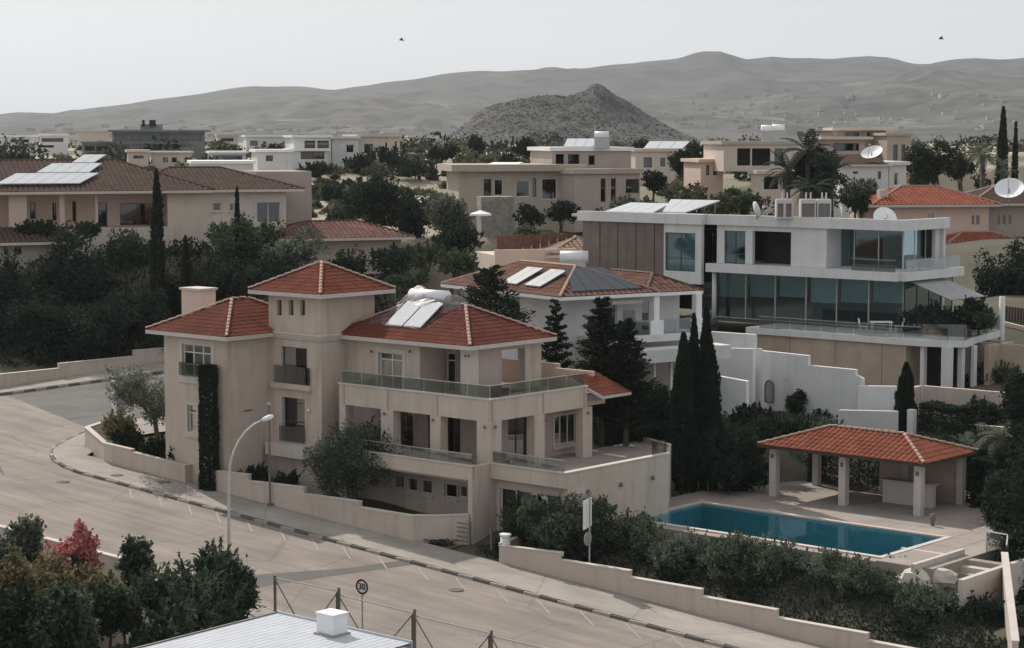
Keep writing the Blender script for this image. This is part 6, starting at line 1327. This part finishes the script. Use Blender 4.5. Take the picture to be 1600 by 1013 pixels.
# poolside bank
SG = 'shrubs on the bank between street wall and pool'
bank = [(815, 770, 850, 62, 98, g_green, 'bright green bush in front of the glazed garage doors'), (868, 766, 868, 88, 95.8, g_shrub, 'dense shrub left of the blank signboard'), (925, 772, 872, 74, 96.5, g_shrub, 'dense shrub behind the blank signboard post'),
        (978, 790, 885, 84, 96.0, g_shrub, 'dark shrub below the terrace wall right of the signboard'), (1012, 822, 890, 60, 95.0, g_shrub, 'rounded shrub at the left end of the pool'),
        (1062, 826, 905, 88, 93.2, g_olive, 'grey leaved shrub in front of the pool, first from the left'), (1120, 835, 925, 90, 92.2, g_shrub, 'green shrub in front of the pool, second from the left'), (1165, 838, 935, 82, 91.6, g_olive, 'grey leaved shrub in front of the middle of the pool'),
        (1222, 845, 945, 92, 90.8, g_shrub, 'green shrub right of the middle of the pool'), (1275, 852, 960, 88, 90.0, g_olive, 'grey leaved shrub below the pool end, left one'), (1338, 862, 975, 108, 89.3, g_shrub, 'broad green shrub below the near pool corner'),
        (1410, 868, 940, 60, 92.0, g_shrub, 'shrub left of the white boulder heap'), (1392, 918, 1000, 110, 87.4, g_olive, 'large grey olive shrub at the lower right, left one'), (1460, 915, 1020, 130, 86.4, g_shrub, 'large green shrub at the lower right, middle one'), (1540, 940, 1013, 70, 87.0, g_shrub, 'shrub beside the boundary wall in the lower right corner'),
        (1500, 925, 1010, 90, 86.0, g_dark, 'dark shrub beside the last wall step in the lower right corner'), (1440, 960, 1020, 90, 85.2, g_dark, 'low dark shrub behind the last step of the stepped wall'), (1565, 960, 1040, 80, 85.5, g_dark, 'dark shrub at the foot of the boundary wall'),
        (1300, 935, 985, 60, 88.2, g_dark, 'low dark shrub just above the stepped wall'), (1180, 905, 950, 70, 90.2, g_dark, 'low dark shrub above the middle of the stepped wall'), (1070, 885, 925, 70, 92.0, g_dark, 'low dark shrub above the left half of the stepped wall'), (905, 842, 880, 70, 94.6, g_dark, 'low dark shrub beneath the blank signboard')]
for u, v0, v1, w, Y, m_, l in bank: tree('shrub', u, v0 - 3, v1 + 6, w * 1.3, Y, l, m_, 'shrub', SG, 'shrub', leaf_s=.15, dens=1.0)
# right edge and garden behind the pavilion
RG = 'trees along the right edge'
tree('evergreen_tree', 1592, 690, 1000, 90, 94, 'tall dark tree at the right edge beside the boundary wall', g_dark, group=RG); tree('evergreen_tree', 1605, 655, 800, 110, 103, 'dark tree at the right edge behind the boundary wall', g_dark, group=RG)
tree('evergreen_tree', 1590, 850, 1030, 80, 90, 'dark foliage in the lower right corner', g_dark, group=RG)
tree('palm_tree', 1560, 640, 720, 90, 112, 'grey green palm right of the pavilion', g_olive, kind='palm'); tree('palm_tree', 1510, 672, 730, 80, 114, 'low grey palm behind the right end of the pavilion', g_olive, kind='palm')
GG = 'garden shrubs behind the pavilion'
for u, v0, v1, w, Y, l in ((1020, 590, 690, 90, 115, 'dark tree mass between jagged pine and cypress group'), (1160, 655, 780, 110, 109.5, 'large dark bush between cypress group and pavilion'), (1235, 690, 770, 110, 118, 'dark thicket behind the left posts of the pavilion'), (1320, 690, 775, 120, 120, 'dark thicket behind the middle posts of the pavilion'),
                        (1180, 625, 680, 90, 117, 'dark low tree in front of the short glass topped wall'), (1110, 640, 760, 60, 109, 'dark shadowy bush behind the cypress group'), (1460, 690, 770, 90, 120, 'dark thicket behind the right posts of the pavilion'), (1540, 610, 690, 110, 119, 'dark tree in front of the right retaining wall')):
    tree('shrub', u, v0 + 10, v1, w * .92, Y, l, g_dark, 'shrub', GG, 'shrub', leaf_s=.2)
for u, v0, v1, w, Y, m_, l in ((1180, 640, 700, 95, 112.5, g_dark, 'dark bush right of the cypress group'), (1150, 668, 740, 80, 110.5, g_dark, 'dark bush left of the pavilion roof'), (1235, 648, 690, 80, 118, g_dark, 'dark bush behind the left roof corner of the pavilion'), (1290, 650, 685, 80, 119, g_shrub, 'green bush behind the pavilion ridge'),
                               (1345, 652, 690, 70, 118.5, g_shrub, 'green bush in front of the lower white wall'), (1244, 602, 640, 32, 124, g_dark, 'dark round bush in the recess of the white wall'), (1290, 622, 645, 50, 124, g_dark, 'flat dark shrub at the foot of the white wall'), (1330, 622, 645, 50, 124, g_dark, 'dark shrub at the right foot of the white wall'),
                               (1380, 575, 606, 70, 131, g_dark, 'dark shrub row under the stone cladding'), (1340, 580, 600, 45, 131, g_shrub, 'small shrub right of the stepped white wall'), (1540, 560, 608, 90, 129, g_shrub, 'green bush below the rounded terrace corner'), (1590, 545, 600, 90, 130, g_dark, 'dark bush at the right edge above the retaining wall'),
                               (1530, 690, 800, 80, 116, g_dark, 'dark thicket at the right end of the pavilion'), (1200, 700, 760, 70, 119, g_dark, 'dark bush seen under the pavilion roof left'), (1290, 700, 765, 90, 120.5, g_dark, 'dark bush seen under the pavilion roof middle'), (1360, 700, 765, 90, 120, g_dark, 'dark bush seen under the pavilion roof behind the counter'),
                               (1140, 690, 760, 60, 108, g_dark, 'dark bush at the foot of the cypress group'), (1010, 640, 700, 100, 112, g_dark, 'dark hedge behind the terrace, right part'), (950, 640, 700, 90, 112, g_dark, 'dark hedge behind the terrace, left part'), (1150, 520, 545, 50, 132, g_gold, 'pale dry bush under the glass front of the modern villa'),
                               (1210, 575, 600, 30, 133, g_shrub, 'tiny bush behind the stepped wall'), (1565, 735, 800, 60, 106, g_shrub, 'shrub by the glass balustrade'), (1500, 505, 530, 60, 130, g_dark, 'potted dark plant on the rounded terrace'), (1462, 474, 528, 95, 131, g_dark, 'big potted plant under the awning'), (1505, 468, 525, 70, 130.5, g_dark, 'tall potted plant right of the awning'), (1530, 470, 520, 60, 130, g_shrub, 'leafy plant on the rounded terrace')):
    if 'potted' in l or 'leafy plant' in l: tree('potted_plant', u, v0, v1, w, Y, l, m_, 'plant', 'plants on the rounded terrace', 'shrub', leaf_s=.2, gz=dzt)
    else: tree('shrub', u, v0 + 8, v1, w * .92, Y, l, m_, 'shrub', GG, 'shrub', leaf_s=.18)
# hedge and plants in front of houses on the left
for u, v0, v1, w, Y, l in ((140, 345, 362, 35, 163.5, 'dark potted plants on the porch of the brown roofed house, right'), (60, 348, 362, 60, 163.2, 'dark potted plants on the porch of the brown roofed house, left')):
    tree('porch_plant', u, v0, v1, w, Y, l, g_dark, 'plant', 'porch plants', 'shrub', gz=11.6)
# scrub over the hillside: countless small bushes as one mass
Cs, Ns = [], []
rs = random.Random(5)
def scrub(u, Y, r, h, k):
    x = (u - 800) / F * Y; z = g1(x, Y); d = sph(k); d[:, 2] = np.abs(d[:, 2]); q = RNG.uniform(.5, 1, (k, 1)); Cs.append(np.array([x, Y, z]) + d * q * np.array([r, r, h])); Ns.append(d + RNG.normal(0, .5, (k, 3)))
for i in range(520):
    Y = 195 * (5.2 ** rs.random()); u = rs.uniform(-100, 1750)
    if Y > 620 and 640 < u < 1120: continue
    if Y < 260 and not (480 < u < 770 or 1000 < u < 1120): continue
    if float(vnoise(np.array([(u - 800) / F * Y]), np.array([Y]), 35, 9)[0]) < -.45: continue
    r = rs.uniform(.9, 3.4) * (Y / 300) ** .5; scrub(u, Y, r, r * rs.uniform(.5, .9), 90)
for i in range(230):
    Y = rs.uniform(225, 420); u = rs.uniform(430, 800); scrub(u, Y, rs.uniform(.5, 1.5), rs.uniform(.4, 1.0), 60)
Cs_ = np.concatenate(Cs); me = leaf_mesh('hillside_scrub', Cs_, np.concatenate(Ns), .85, .7, g_dry, (0, 0, 0)); o = bpy.data.objects.new('hillside_scrub', me); COL.objects.link(o); props(o, 'mass of dull green scrub scattered over the dry hillside behind the houses', None, None, 'stuff')
Cs, Ns = [], []
for i in range(110):
    Y = 210 * (3.2 ** rs.random()); u = rs.uniform(-50, 1700)
    if Y < 250 and not (500 < u < 760 or 1010 < u < 1110): continue
    r = rs.uniform(1.6, 4.2) * (Y / 300) ** .4; scrub(u, Y, r, r * rs.uniform(.7, 1.1), 150)
me = leaf_mesh('hillside_bushes', np.concatenate(Cs), np.concatenate(Ns), .8, .7, g_dark, (0, 0, 0)); o = bpy.data.objects.new('hillside_bushes', me); COL.objects.link(o); props(o, 'mass of dark bushes and low trees dotted over the hillside and plain', None, None, 'stuff')
Cs, Ns = [], []          # scrub on the cone hill and dark ground cover
for i in range(2600):
    u = rs.uniform(675, 1080); v = rs.uniform(134, 218); h_ = far_hit(u, v)
    if h_ is None or not 1150 < h_.y < 1460: continue
    k = 12; d = sph(k); d[:, 2] = np.abs(d[:, 2]); r = rs.uniform(.35, .9); Cs.append(np.array(h_) + d * r * np.array([1.2, 1, .7])); Ns.append(d)
me = leaf_mesh('cone_hill_scrub', np.concatenate(Cs), np.concatenate(Ns), .55, .8, g_hill, (0, 0, 0)); o = bpy.data.objects.new('cone_hill_scrub', me); COL.objects.link(o); props(o, 'low scrub covering the dark cone shaped hill', None, None, 'stuff')
# ground cover in the gardens
def ground_cover(name, lab, a0, a1, b0, b1, n, m, size, hgt=.35, zf_=None, avoid=()):
    a = RNG.uniform(a0, a1, n); b = RNG.uniform(b0, b1, n); x = M.ox + a * M.A[0] + b * M.B[0]; y = M.oy + a * M.A[1] + b * M.B[1]; z = gh(x, y) if zf_ is None else np.full(n, zf_)
    dn = vnoise(x, y, 1.6, 3); keep = dn > -.6; z = z + RNG.uniform(0, 1, n) * hgt * np.clip(dn + .7, .1, 1.4)
    C = np.stack([x, y, z], 1)[keep]; me = leaf_mesh(name, C, RNG.normal(0, .5, C.shape) + np.array([0, 0, .8]), size, .5, m, (0, 0, 0)); o = bpy.data.objects.new(name, me); COL.objects.link(o); props(o, lab, None, None, 'stuff')
ground_cover('bank_ground_cover', 'dark low ground cover on the bank below the pool', -30, -1, RBW + .4, 5, 34000, g_dark, .16, .4)
ground_cover('sunken_garden_ivy', 'dark ground cover in the sunken garden of the villa', .6, 11.5, -2.7, .9, 14000, g_dark, .14, .3, .1)
ground_cover('corner_garden_cover', 'dry ground cover on the street corner garden', 17, 31, -2.5, 5, 9000, g_gold, .14, .2)
ground_cover('rear_garden_cover', 'dark garden ground cover behind the villa and the pavilion', -26, 8, 22, 34, 34000, g_shrub, .22, .6)
ground_cover('slope_cover', 'dark undergrowth under the trees behind the side street', 55, 75, 0, 60, 30000, g_dark, .4, 1.0)
def hedge(lab, fr, a0, a1, b0, b1, z0, z1, m, dens=260, size=.16):
    T = Thing('clipped_hedge', lab, 'hedge', fr.w((a0 + a1) / 2, (b0 + b1) / 2, z0)); n = int(dens * ((a1 - a0) * (z1 - z0) * 2 + (a1 - a0) * (b1 - b0) + (b1 - b0) * (z1 - z0) * 2))
    q = RNG.uniform(0, 1, (n, 3)); f = RNG.integers(0, 3, n); k = np.arange(n); sd = RNG.integers(0, 2, n); q[k, f] = np.where(sd == 1, 1 - RNG.uniform(0, .12, n) ** 1.3, RNG.uniform(0, .12, n) ** 1.3); q[(f == 2) & (sd == 0), 2] = RNG.uniform(.9, 1.02, ((f == 2) & (sd == 0)).sum())
    a = a0 + q[:, 0] * (a1 - a0); b = b0 + q[:, 1] * (b1 - b0); z = z0 + q[:, 2] * (z1 - z0) + .08 * np.sin(a * 2.3) * q[:, 2]
    C = np.stack([fr.ox + a * fr.A[0] + b * fr.B[0], fr.oy + a * fr.A[1] + b * fr.B[1], z], 1); add_crown(T, C, RNG.normal(0, 1, (n, 3)), size, .55, m, 'foliage')
    mb = MB()
    for i in range(int((a1 - a0) / .6)): p = fr.w(a0 + .3 + i * .6, (b0 + b1) / 2, z0 - .2); mb.tube([p, p + Vector((.05, 0, (z1 - z0) * .8))], [.05, .03], 5)
    T.part('stems', mb, bark, kind='stuff')
hedge('tall dark hedge filling the view under the pavilion roof', M, PF1 - .6, PF3 + 1.2, PBB + .7, PBB + 1.7, .8, 3.7, g_dark)
hedge('dark hedge closing the deck right of the pavilion', M, PF1 - 5.5, PF1 - .8, PBB - .6, PBB + .5, .8, 3.5, g_dark)
hp = M.ab(at(1478, 690, 117)); hedge('square clipped hedge block with flat top behind the right end of the pavilion roof', M, hp[0] - 1.5, hp[0] + 1.4, hp[1] - .7, hp[1] + .8, 1.2, at(1478, 634, 117).z, g_dark)
single('soil_bed', MB().box(M, .3, 11.8, -2.7, .98, -.4, .1), gsoil, 'dark soil bed in the sunken garden', kind='structure')
pvb = strip(ML([(0, -2.9), (12.5, -2.9)]), ML([(0, -2.6), (12.5, -2.6)]), .05)
tp1 = at(990, 790, 101.5)
single('paved_path', MB().hexa([M.w(-4.8, .6, .2), M.w(-6.6, .6, -.2), M.w(-6.6, 4.7, .4), M.w(-4.8, 4.7, .4), M.w(-4.8, .6, 1.1), M.w(-6.6, .6, .8), M.w(-6.6, 4.7, .97), M.w(-4.8, 4.7, .99)]), deck_m, 'sloping paved path at the foot of the terrace wall', kind='structure')

# ------------------------------------------------------------------ foreground
def fence_post(T, p, h, r=.055): T.part('post', MB().tube([p - Vector((0, 0, .2)), p + Vector((0, 0, h))], r, 8), steel_d)
FB = -18.2; fa_ = [M.a_at(u, FB, .5) for u in (430, 530, 648, 768, 892)]
MF = Thing('mesh_fence', 'wire mesh fence with diagonal braces between brown posts in the foreground', 'fence', M.w(fa_[1], FB, -.5))
for i, a in enumerate(fa_):
    v = (899, 918, 952, 985, 1018)[i]; g = street(*M.w(a, FB, 0)[:2]); h = M.z_at(a, FB, v) - g; fence_post(MF, M.w(a, FB, g), h, .06)
    if i in (1, 2, 3): fence_post(MF, M.w(a + .12, FB, g), h - .22, .045)
for i in range(4):
    a, b = fa_[i], fa_[i + 1]; zt0 = M.z_at(a, FB, (903, 930, 962, 994)[i]); zt1 = M.z_at(b, FB, (924, 958, 990, 1022)[i]); g0_, g1__ = street(*M.w(a, FB, 0)[:2]) + .1, street(*M.w(b, FB, 0)[:2]) + .1
    MF.part('top_rail', MB().tube([M.w(a, FB, zt0), M.w(b, FB, zt1)], .028, 6), steel); m_ = (a + b) / 2; gm_ = (g0_ + g1__) / 2
    MF.part('brace', MB().tube([M.w(a, FB - .04, zt0), M.w(m_, FB - .04, gm_)], .026, 6), steel_d); MF.part('brace', MB().tube([M.w(m_, FB - .04, gm_), M.w(b, FB - .04, zt1)], .026, 6), steel_d)
    wm_ = MB(); nw = 26
    for k in range(1, nw):
        t = k / nw; a2_ = a + (b - a) * t; zt_ = zt0 + (zt1 - zt0) * t; zg = g0_ + (g1__ - g0_) * t; wm_.tube([M.w(a2_, FB, zg), M.w(a2_, FB, zt_)], .0018, 3, False)
    for k in range(1, 20):
        t = k / 20; wm_.tube([M.w(a, FB, g0_ + (zt0 - g0_) * t), M.w(b, FB, g1__ + (zt1 - g1__) * t)], .0018, 3, False)
    MF.part('wire_mesh', wm_, steel, kind='stuff', weld=False)
# white metal shed roof
SHZ = 2.5
rc_, rr_ = M.ab(onz(430, 959, SHZ)), M.ab(onz(645, 1004, SHZ)); rl_ = M.ab(onz(215, 1013, SHZ))
sa_, sb_ = rr_[0], rc_[0]; sbk = (rc_[1] + rr_[1]) / 2
SHD = Thing('shed', 'low building with ribbed white metal sheet roof in the foreground', 'shed', M.w((sa_ + sb_) / 2, sbk - 5, -1))
npn = 22; wds = (sb_ - sa_) / npn
for i in range(npn):
    l = sa_ + i * wds; mb = MB(); pf = [(0, 0), (.62, 0), (.70, .012), (.80, .012), (.88, 0), (1.0, 0)]
    for k in range(5):
        (x0, z0_), (x1, z1_) = pf[k], pf[k + 1]; mb.poly([M.w(l + x0 * wds, sbk - 16, SHZ + z0_ - .25), M.w(l + x1 * wds, sbk - 16, SHZ + z1_ - .25), M.w(l + x1 * wds, sbk, SHZ + z1_), M.w(l + x0 * wds, sbk, SHZ + z0_)])
    SHD.part('roof_sheet', mb, sheet_m)
SHD.part('roof_edge', MB().wall(M, 'a', sbk + .005, sa_ - .05, sb_ + .05, SHZ - .2, SHZ + .075, .05), sheet_m)
SHD.part('roof_edge', MB().hexa([M.w(sb_ + .01, sbk - 16, SHZ - .5), M.w(sb_ + .09, sbk - 16, SHZ - .5), M.w(sb_ + .09, sbk, SHZ - .25), M.w(sb_ + .01, sbk, SHZ - .25), M.w(sb_ + .01, sbk - 16, SHZ - .2), M.w(sb_ + .09, sbk - 16, SHZ - .2), M.w(sb_ + .09, sbk, SHZ + .05), M.w(sb_ + .01, sbk, SHZ + .05)]), steel_d)
SHD.part('wall', MB().wall(M, 'a', sbk - .4, sa_ + .2, sb_ - .2, -1.5, SHZ - .02, .2).wall(M, 'b', sa_ + .2, sbk - 15, sbk - .4, -1.5, SHZ - .24, .2).wall(M, 'b', sb_ - .4, sbk - 15, sbk - .4, -1.5, SHZ - .24, .2), stucco)
ac = onz(519, 990, SHZ); aa, ab_ = M.ab(ac)
BX = Thing('roof_vent_box', 'white square metal box standing on the ribbed shed roof', 'vent', (ac.x, ac.y, SHZ)); BX.part('casing', MB().box(M, aa - .42, aa + .42, ab_ - .35, ab_ + .35, SHZ - .02, SHZ + .72), plast); BX.part('lid', MB().box(M, aa - .46, aa + .46, ab_ - .39, ab_ + .39, SHZ + .72, SHZ + .78), plast)
BX.part('skirt', MB().box(M, aa - .5, aa + .5, ab_ - .43, ab_ + .43, SHZ - .03, SHZ + .06), steel)
# speed limit sign: ring, face and the digits 30
sgn = M.w(M.a_at(566, -17.4, 1), -17.4, 0); sz = M.z_at(*M.ab(sgn), 917); sg = street(sgn.x, sgn.y)
SN = Thing('speed_limit_sign', 'round speed limit sign reading 30 on a thin post behind the mesh fence', 'traffic sign', (sgn.x, sgn.y, sg))
SN.part('post', MB().tube([(sgn.x, sgn.y + .05, sg - .2), (sgn.x, sgn.y + .05, sz - .0)], .035, 8), steel)
sx = Vector((math.cos(.55), -math.sin(.55) * -1, 0)); sx = Vector((math.cos(-.6), math.sin(-.6), 0)); sn_ = Vector((sx.y, -sx.x, 0)); cS = Vector((sgn.x, sgn.y, sz))
def disc(r, o, r2=0, n=32):
    mb = MB(); pts_ = [cS + sn_ * o + sx * math.cos(2 * math.pi * k / n) * r + Vector((0, 0, math.sin(2 * math.pi * k / n) * r)) for k in range(n)]
    if r2:
        q_ = [cS + sn_ * o + sx * math.cos(2 * math.pi * k / n) * r2 + Vector((0, 0, math.sin(2 * math.pi * k / n) * r2)) for k in range(n)]
        for k in range(n): mb.poly([pts_[k], pts_[(k + 1) % n], q_[(k + 1) % n], q_[k]])
    else: mb.poly(pts_)
    return mb
SN.part('plate', MB().tube([cS - sn_ * .012, cS + sn_ * .0], .32, 32), whitec); SN.part('ring', disc(.318, .012, .235), red_p)
def txt(s, size, loc, xdir, nrm, m, parent_T, name='lettering', lab=None):
    cu = bpy.data.curves.new('lettering', 'FONT'); cu.body = s; cu.size = size; cu.align_x = 'CENTER'; cu.align_y = 'CENTER'; cu.extrude = .003; cu.offset = size * .02
    to = bpy.data.objects.new('tmp', cu); COL.objects.link(to); dg = bpy.context.evaluated_depsgraph_get(); me = bpy.data.meshes.new_from_object(to.evaluated_get(dg)); bpy.data.objects.remove(to); me.materials.clear(); me.materials.append(m)
    x = xdir.normalized(); z = nrm.normalized(); y = z.cross(x)
    return parent_T.inst(name, me, Matrix(((x.x, y.x, z.x, loc.x), (x.y, y.y, z.y, loc.y), (x.z, y.z, z.z, loc.z), (0, 0, 0, 1))))
nn_ = sn_ if sn_.y < 0 else -sn_
txt('30', .36, cS + nn_ * .02, sx, nn_, black, SN)
# street lamp with curved arm
lb = M.w(M.a_at(357, -17.3, 3), -17.3, 0); lg = street(lb.x, lb.y); SL = Thing('street_lamp', 'pale curved street lamp leaning over the road at the left', 'street lamp', (lb.x, lb.y, lg))
d_l = M.w(0, 0, 0) - M.w(.25, -1.0, 0); 
def px_on(u, v, q): return at(u, v, q)
def arm_pt(u, v): 
    # arm rises in the vertical plane that holds the lamp foot and runs toward the villa
    A_ = Vector((lb.x, lb.y)); D_ = Vector((.93, .37)).normalized(); r = ray(u, v); k = r[0] / r[1]; t = (k * A_.y - A_.x) / (D_.x - k * D_.y); q = A_ + D_ * t; return at(u, v, q.y)
arm = [Vector((lb.x, lb.y, lg)), arm_pt(357.5, 800), arm_pt(358, 745), arm_pt(360, 725), arm_pt(365, 706), arm_pt(373, 689), arm_pt(384, 674), arm_pt(397, 663), arm_pt(411, 656)]
SL.part('pole', MB().tube(arm, [.075, .065, .055, .05, .05, .048, .045, .042, .04], 10), pole_m, smooth=True); hd0, hd1 = arm_pt(409, 657), arm_pt(427, 650)
SL.part('lamp_head', MB().tube([hd0, hd0.lerp(hd1, .25), hd0.lerp(hd1, .75), hd1], [.05, .10, .12, .05], 10), plast, smooth=True); SL.part('base_plate', MB().tube([arm[0], arm[0] + Vector((0, 0, .5))], .14, 10), steel)
# thin pole on the far pavement and blank sign post
pp = onS(422, 794); pp.z = street(pp.x, pp.y) + PZ; PO = Thing('street_lamp', 'thin dark straight pole lamp on the pavement by the stepped wall', 'street lamp', pp); tpz = at(422, 632, pp.y).z
PO.part('pole', MB().tube([pp, Vector((pp.x, pp.y, tpz))], [.06, .045], 8), steel_d); PO.part('lamp_head', MB().tube([Vector((pp.x, pp.y, tpz)), Vector((pp.x, pp.y, tpz + .12))], [.14, .05], 10), steel); PO.part('base_plate', MB().tube([pp, pp + Vector((0, 0, .12))], .16, 10), steel_d)
bp_ = onS(921, 915); bp_.z = street(bp_.x, bp_.y) + PZ; tp2 = at(921, 772, bp_.y).z; BS = Thing('sign_post', 'grey post with blank white sign board and round sign beside the shrubs', 'sign post', bp_)
BS.part('post', MB().tube([bp_, Vector((bp_.x, bp_.y, tp2))], .04, 8), steel); BS.part('finial', MB().ball((bp_.x, bp_.y, tp2), .07, 8, 5), steel_d)
p0 = at(911, 783, bp_.y - .1); p1 = at(924, 829, bp_.y - .1); q = [Vector((p0.x, p0.y, p1.z)), Vector((p1.x, p1.y + .5, p1.z + .12)), Vector((p1.x, p1.y + .5, p0.z + .1)), Vector((p0.x, p0.y, p0.z))]
dpt = Vector((.03, .02, 0)); BS.part('sign_board', MB().hexa([q[0], q[1], q[1] + dpt, q[0] + dpt, q[3], q[2], q[2] + dpt, q[3] + dpt]), whitec)
rs_ = at(918.5, 842, bp_.y - .05); BS.part('round_sign', MB().tube([(rs_.x - .015, rs_.y, rs_.z), (rs_.x + .015, rs_.y - .02, rs_.z)], .32, 20), steel)
wb_ = onS(179, 640); 
b0 = at(178, 620, 123.5); single('utility_cabinet', MB().tube([(b0.x, b0.y, street(b0.x, b0.y) - .1), (b0.x, b0.y, at(178, 595, 123.5).z)], .14, 10), whitec, 'white bollard like post beside the side street behind the corner bush', 'bollard')
for u, v, l in ((1457, 822, 'small dark bollard lamp on the deck between pool and pavilion'), (1036, 783, 'dark garden urn at the foot of the terrace wall')):
    p = onz(u, v, PD); single('bollard_lamp', MB().tube([p, p + Vector((0, 0, .25)), p + Vector((0, 0, .45)), p + Vector((0, 0, .6))], [.08, .12, .16, .1], 10), steel_d, l, 'lamp')
# street gate between the pillar and the villa corner
GT = Thing('garden_gate', 'low brown metal gate beside the villa corner', 'gate', onS(720, 850)); ga0, ga1 = 1.9, -.2
for a in (ga0, .9, ga1, -1.6): g = street(*M.w(a, -1.6, 0)[:2]) + .1; GT.part('gate_post', MB().box(M, a - .05, a + .05, -1.75, -1.65, g, g + 1.25), steel_d)
for k in range(5): g = street(*M.w(.8, -1.7, 0)[:2]) + .25 + k * .22; GT.part('rail', MB().box(M, ga1 + .05, ga0 - .05, -1.715, -1.69, g, g + .05), steel_d)
# lower left garden
GWl, gz_ = -18.9, 1
pw1 = M.ab(onz(0, 828, 2.3)); 
def lwall(lab, p, q, zt, m, h=2.2):
    a, b = onz(*p, zt), onz(*q, zt); d = (b - a).normalized(); n = Vector((-d.y, d.x, 0)) * .25; T = Thing('retaining_wall', lab, 'garden wall', a); lo = Vector((0, 0, -h))
    T.part('wall_section', MB().hexa([a + lo, b + lo, b + n + lo, a + n + lo, a, b, b + n, a + n]), m); T.part('coping', MB().hexa([a - n * .1, b - n * .1, b + n * 1.1, a + n * 1.1] + [x + Vector((0, 0, .06)) for x in (a - n * .1, b - n * .1, b + n * 1.1, a + n * 1.1)]), stucco_pale)
lwall('dark faced boundary wall of the lower left garden beside the street', (-40, 814), (224, 884), 1.5, wallst, 1.4)
lwall('grey wall between the dark bushes at the bottom left', (136, 968), (196, 952), 1.2, wallst, 2.4)
NG = 'garden plants in the lower left corner'
tree('shrub', 32, 790, 850, 66, 86, 'loose grey green shrub left of the pink bougainvillea', g_olive, 'shrub', NG, 'shrub', leaf_s=.22, dens=.7, gz=.2)
tree('bougainvillea_bush', 112, 816, 856, 92, 85.5, 'pink red flowering bougainvillea bush above the lower left wall', g_pink, 'shrub', None, 'shrub', leaf_s=.17, gz=.2)
tree('shrub', 120, 858, 880, 70, 85.2, 'dark green leaves beneath the pink bougainvillea', g_near, 'shrub', NG, 'shrub', leaf_s=.2, gz=.2)
tree('shrub', 215, 826, 900, 46, 84, 'slender upright shrub between bougainvillea and the large oleander', g_near, 'shrub', NG, 'shrub', leaf_s=.26, dens=.6, gz=0)
for u, v0, v1, w, Y, l in ((335, 850, 980, 120, 79, 'right half of the large dark oleander'), (262, 874, 1000, 130, 78, 'left half of the large dark oleander'), (300, 900, 1013, 170, 76.5, 'lower dark mass of the large oleander'), (372, 862, 935, 50, 79.5, 'rightmost shoots of the large oleander reaching over the road'), (330, 846, 880, 70, 79.2, 'topmost spiky shoots of the large oleander')):
    tree('oleander', u, v0, v1, w, Y, l, g_near, 'shrub', 'large oleander by the street', 'shrub', leaf_s=.30, dens=1.0, gz=0)
for u, v0, v1, w, Y, m_, l in ((20, 862, 930, 110, 79, g_gold, 'golden dry bush at the left edge'), (90, 862, 925, 110, 79.5, g_gold, 'golden dry bush below the bougainvillea'), (150, 880, 930, 90, 80, g_gold, 'pale dry bush behind the grey bushes'), (195, 895, 940, 60, 79, g_olive, 'grey leaved bush left of the oleander'), (128, 925, 975, 60, 76.5, g_olive, 'bush with pale flowers above the small grey wall'),
                              (30, 905, 1040, 130, 75, g_dark, 'dark bush in the lower left corner'), (85, 915, 1040, 110, 74.5, g_near, 'dark leafy bush right of the corner bush'), (170, 915, 960, 70, 78.5, g_green, 'green low plant in front of the small lawn'), (130, 985, 1030, 40, 74, g_near, 'small leafy plant at the bottom edge'), (5, 840, 880, 70, 82, g_olive, 'pale leaved bush at the left edge by the wall'), (235, 985, 1040, 120, 74, g_dark, 'dark shade bush under the oleander at the bottom')):
    tree('shrub', u, v0, v1, w, Y, l, m_, 'shrub', NG, 'shrub', leaf_s=.2, gz=0)
for u, v0, v1, w, Y, l in ((1680, 380, 480, 130, 155, 'dark tree just beyond the right edge behind the modern villa'), (1720, 300, 380, 120, 190, 'dark tree beyond the right edge up the slope'), (1690, 560, 700, 130, 118, 'dark tree beyond the right edge by the garden'), (1700, 760, 900, 130, 98, 'dark tree beyond the right edge below the deck')):
    tree('evergreen_tree', u, v0, v1, w, Y, l, g_dark, group='trees along the right edge')
# two birds
for i, (u, v) in enumerate(((627, 63), (1470, 61))):
    p = at(u, v, 150); T = Thing('bird', ['small dark bird in the sky left of centre', 'small dark bird in the sky at the right'][i], 'bird', p, 'birds in the sky')
    T.part('body', MB().tube([p + Vector((-.16, 0, 0)), p + Vector((-.08, 0, .02)), p + Vector((.05, 0, .02)), p + Vector((.16, 0, 0)), p + Vector((.26, 0, -.01))], [.015, .05, .055, .03, .01], 8), black)
    for s in (-1, 1): T.part('wing', MB().poly([p + Vector((-.06, 0, .03)), p + Vector((.08, 0, .03)), p + Vector((.1, s * .2, .16)), p + Vector((.06, s * .38, .10)), p + Vector((-.02, s * .22, .18))]), black)

# ------------------------------------------------------------------ air
hz = bpy.data.materials.new('haze_air'); hz.use_nodes = True; N2 = hz.node_tree; N2.nodes.clear(); oo = N2.nodes.new('ShaderNodeOutputMaterial'); vv = N2.nodes.new('ShaderNodeVolumePrincipled')
vv.inputs['Density'].default_value = .000052; vv.inputs['Color'].default_value = (.89, .94, 1.0, 1); vv.inputs['Anisotropy'].default_value = .3; N2.links.new(vv.outputs[0], oo.inputs['Volume'])
m = MB().hexa([(-5200, -60, -12), (5200, -60, -12), (5200, 6600, -12), (-5200, 6600, -12), (-5200, -60, 330), (5200, -60, 330), (5200, 6600, 330), (-5200, 6600, 330)])
single('haze', m, hz, 'thin pale summer haze', kind='stuff', base=(0, 0, 0))
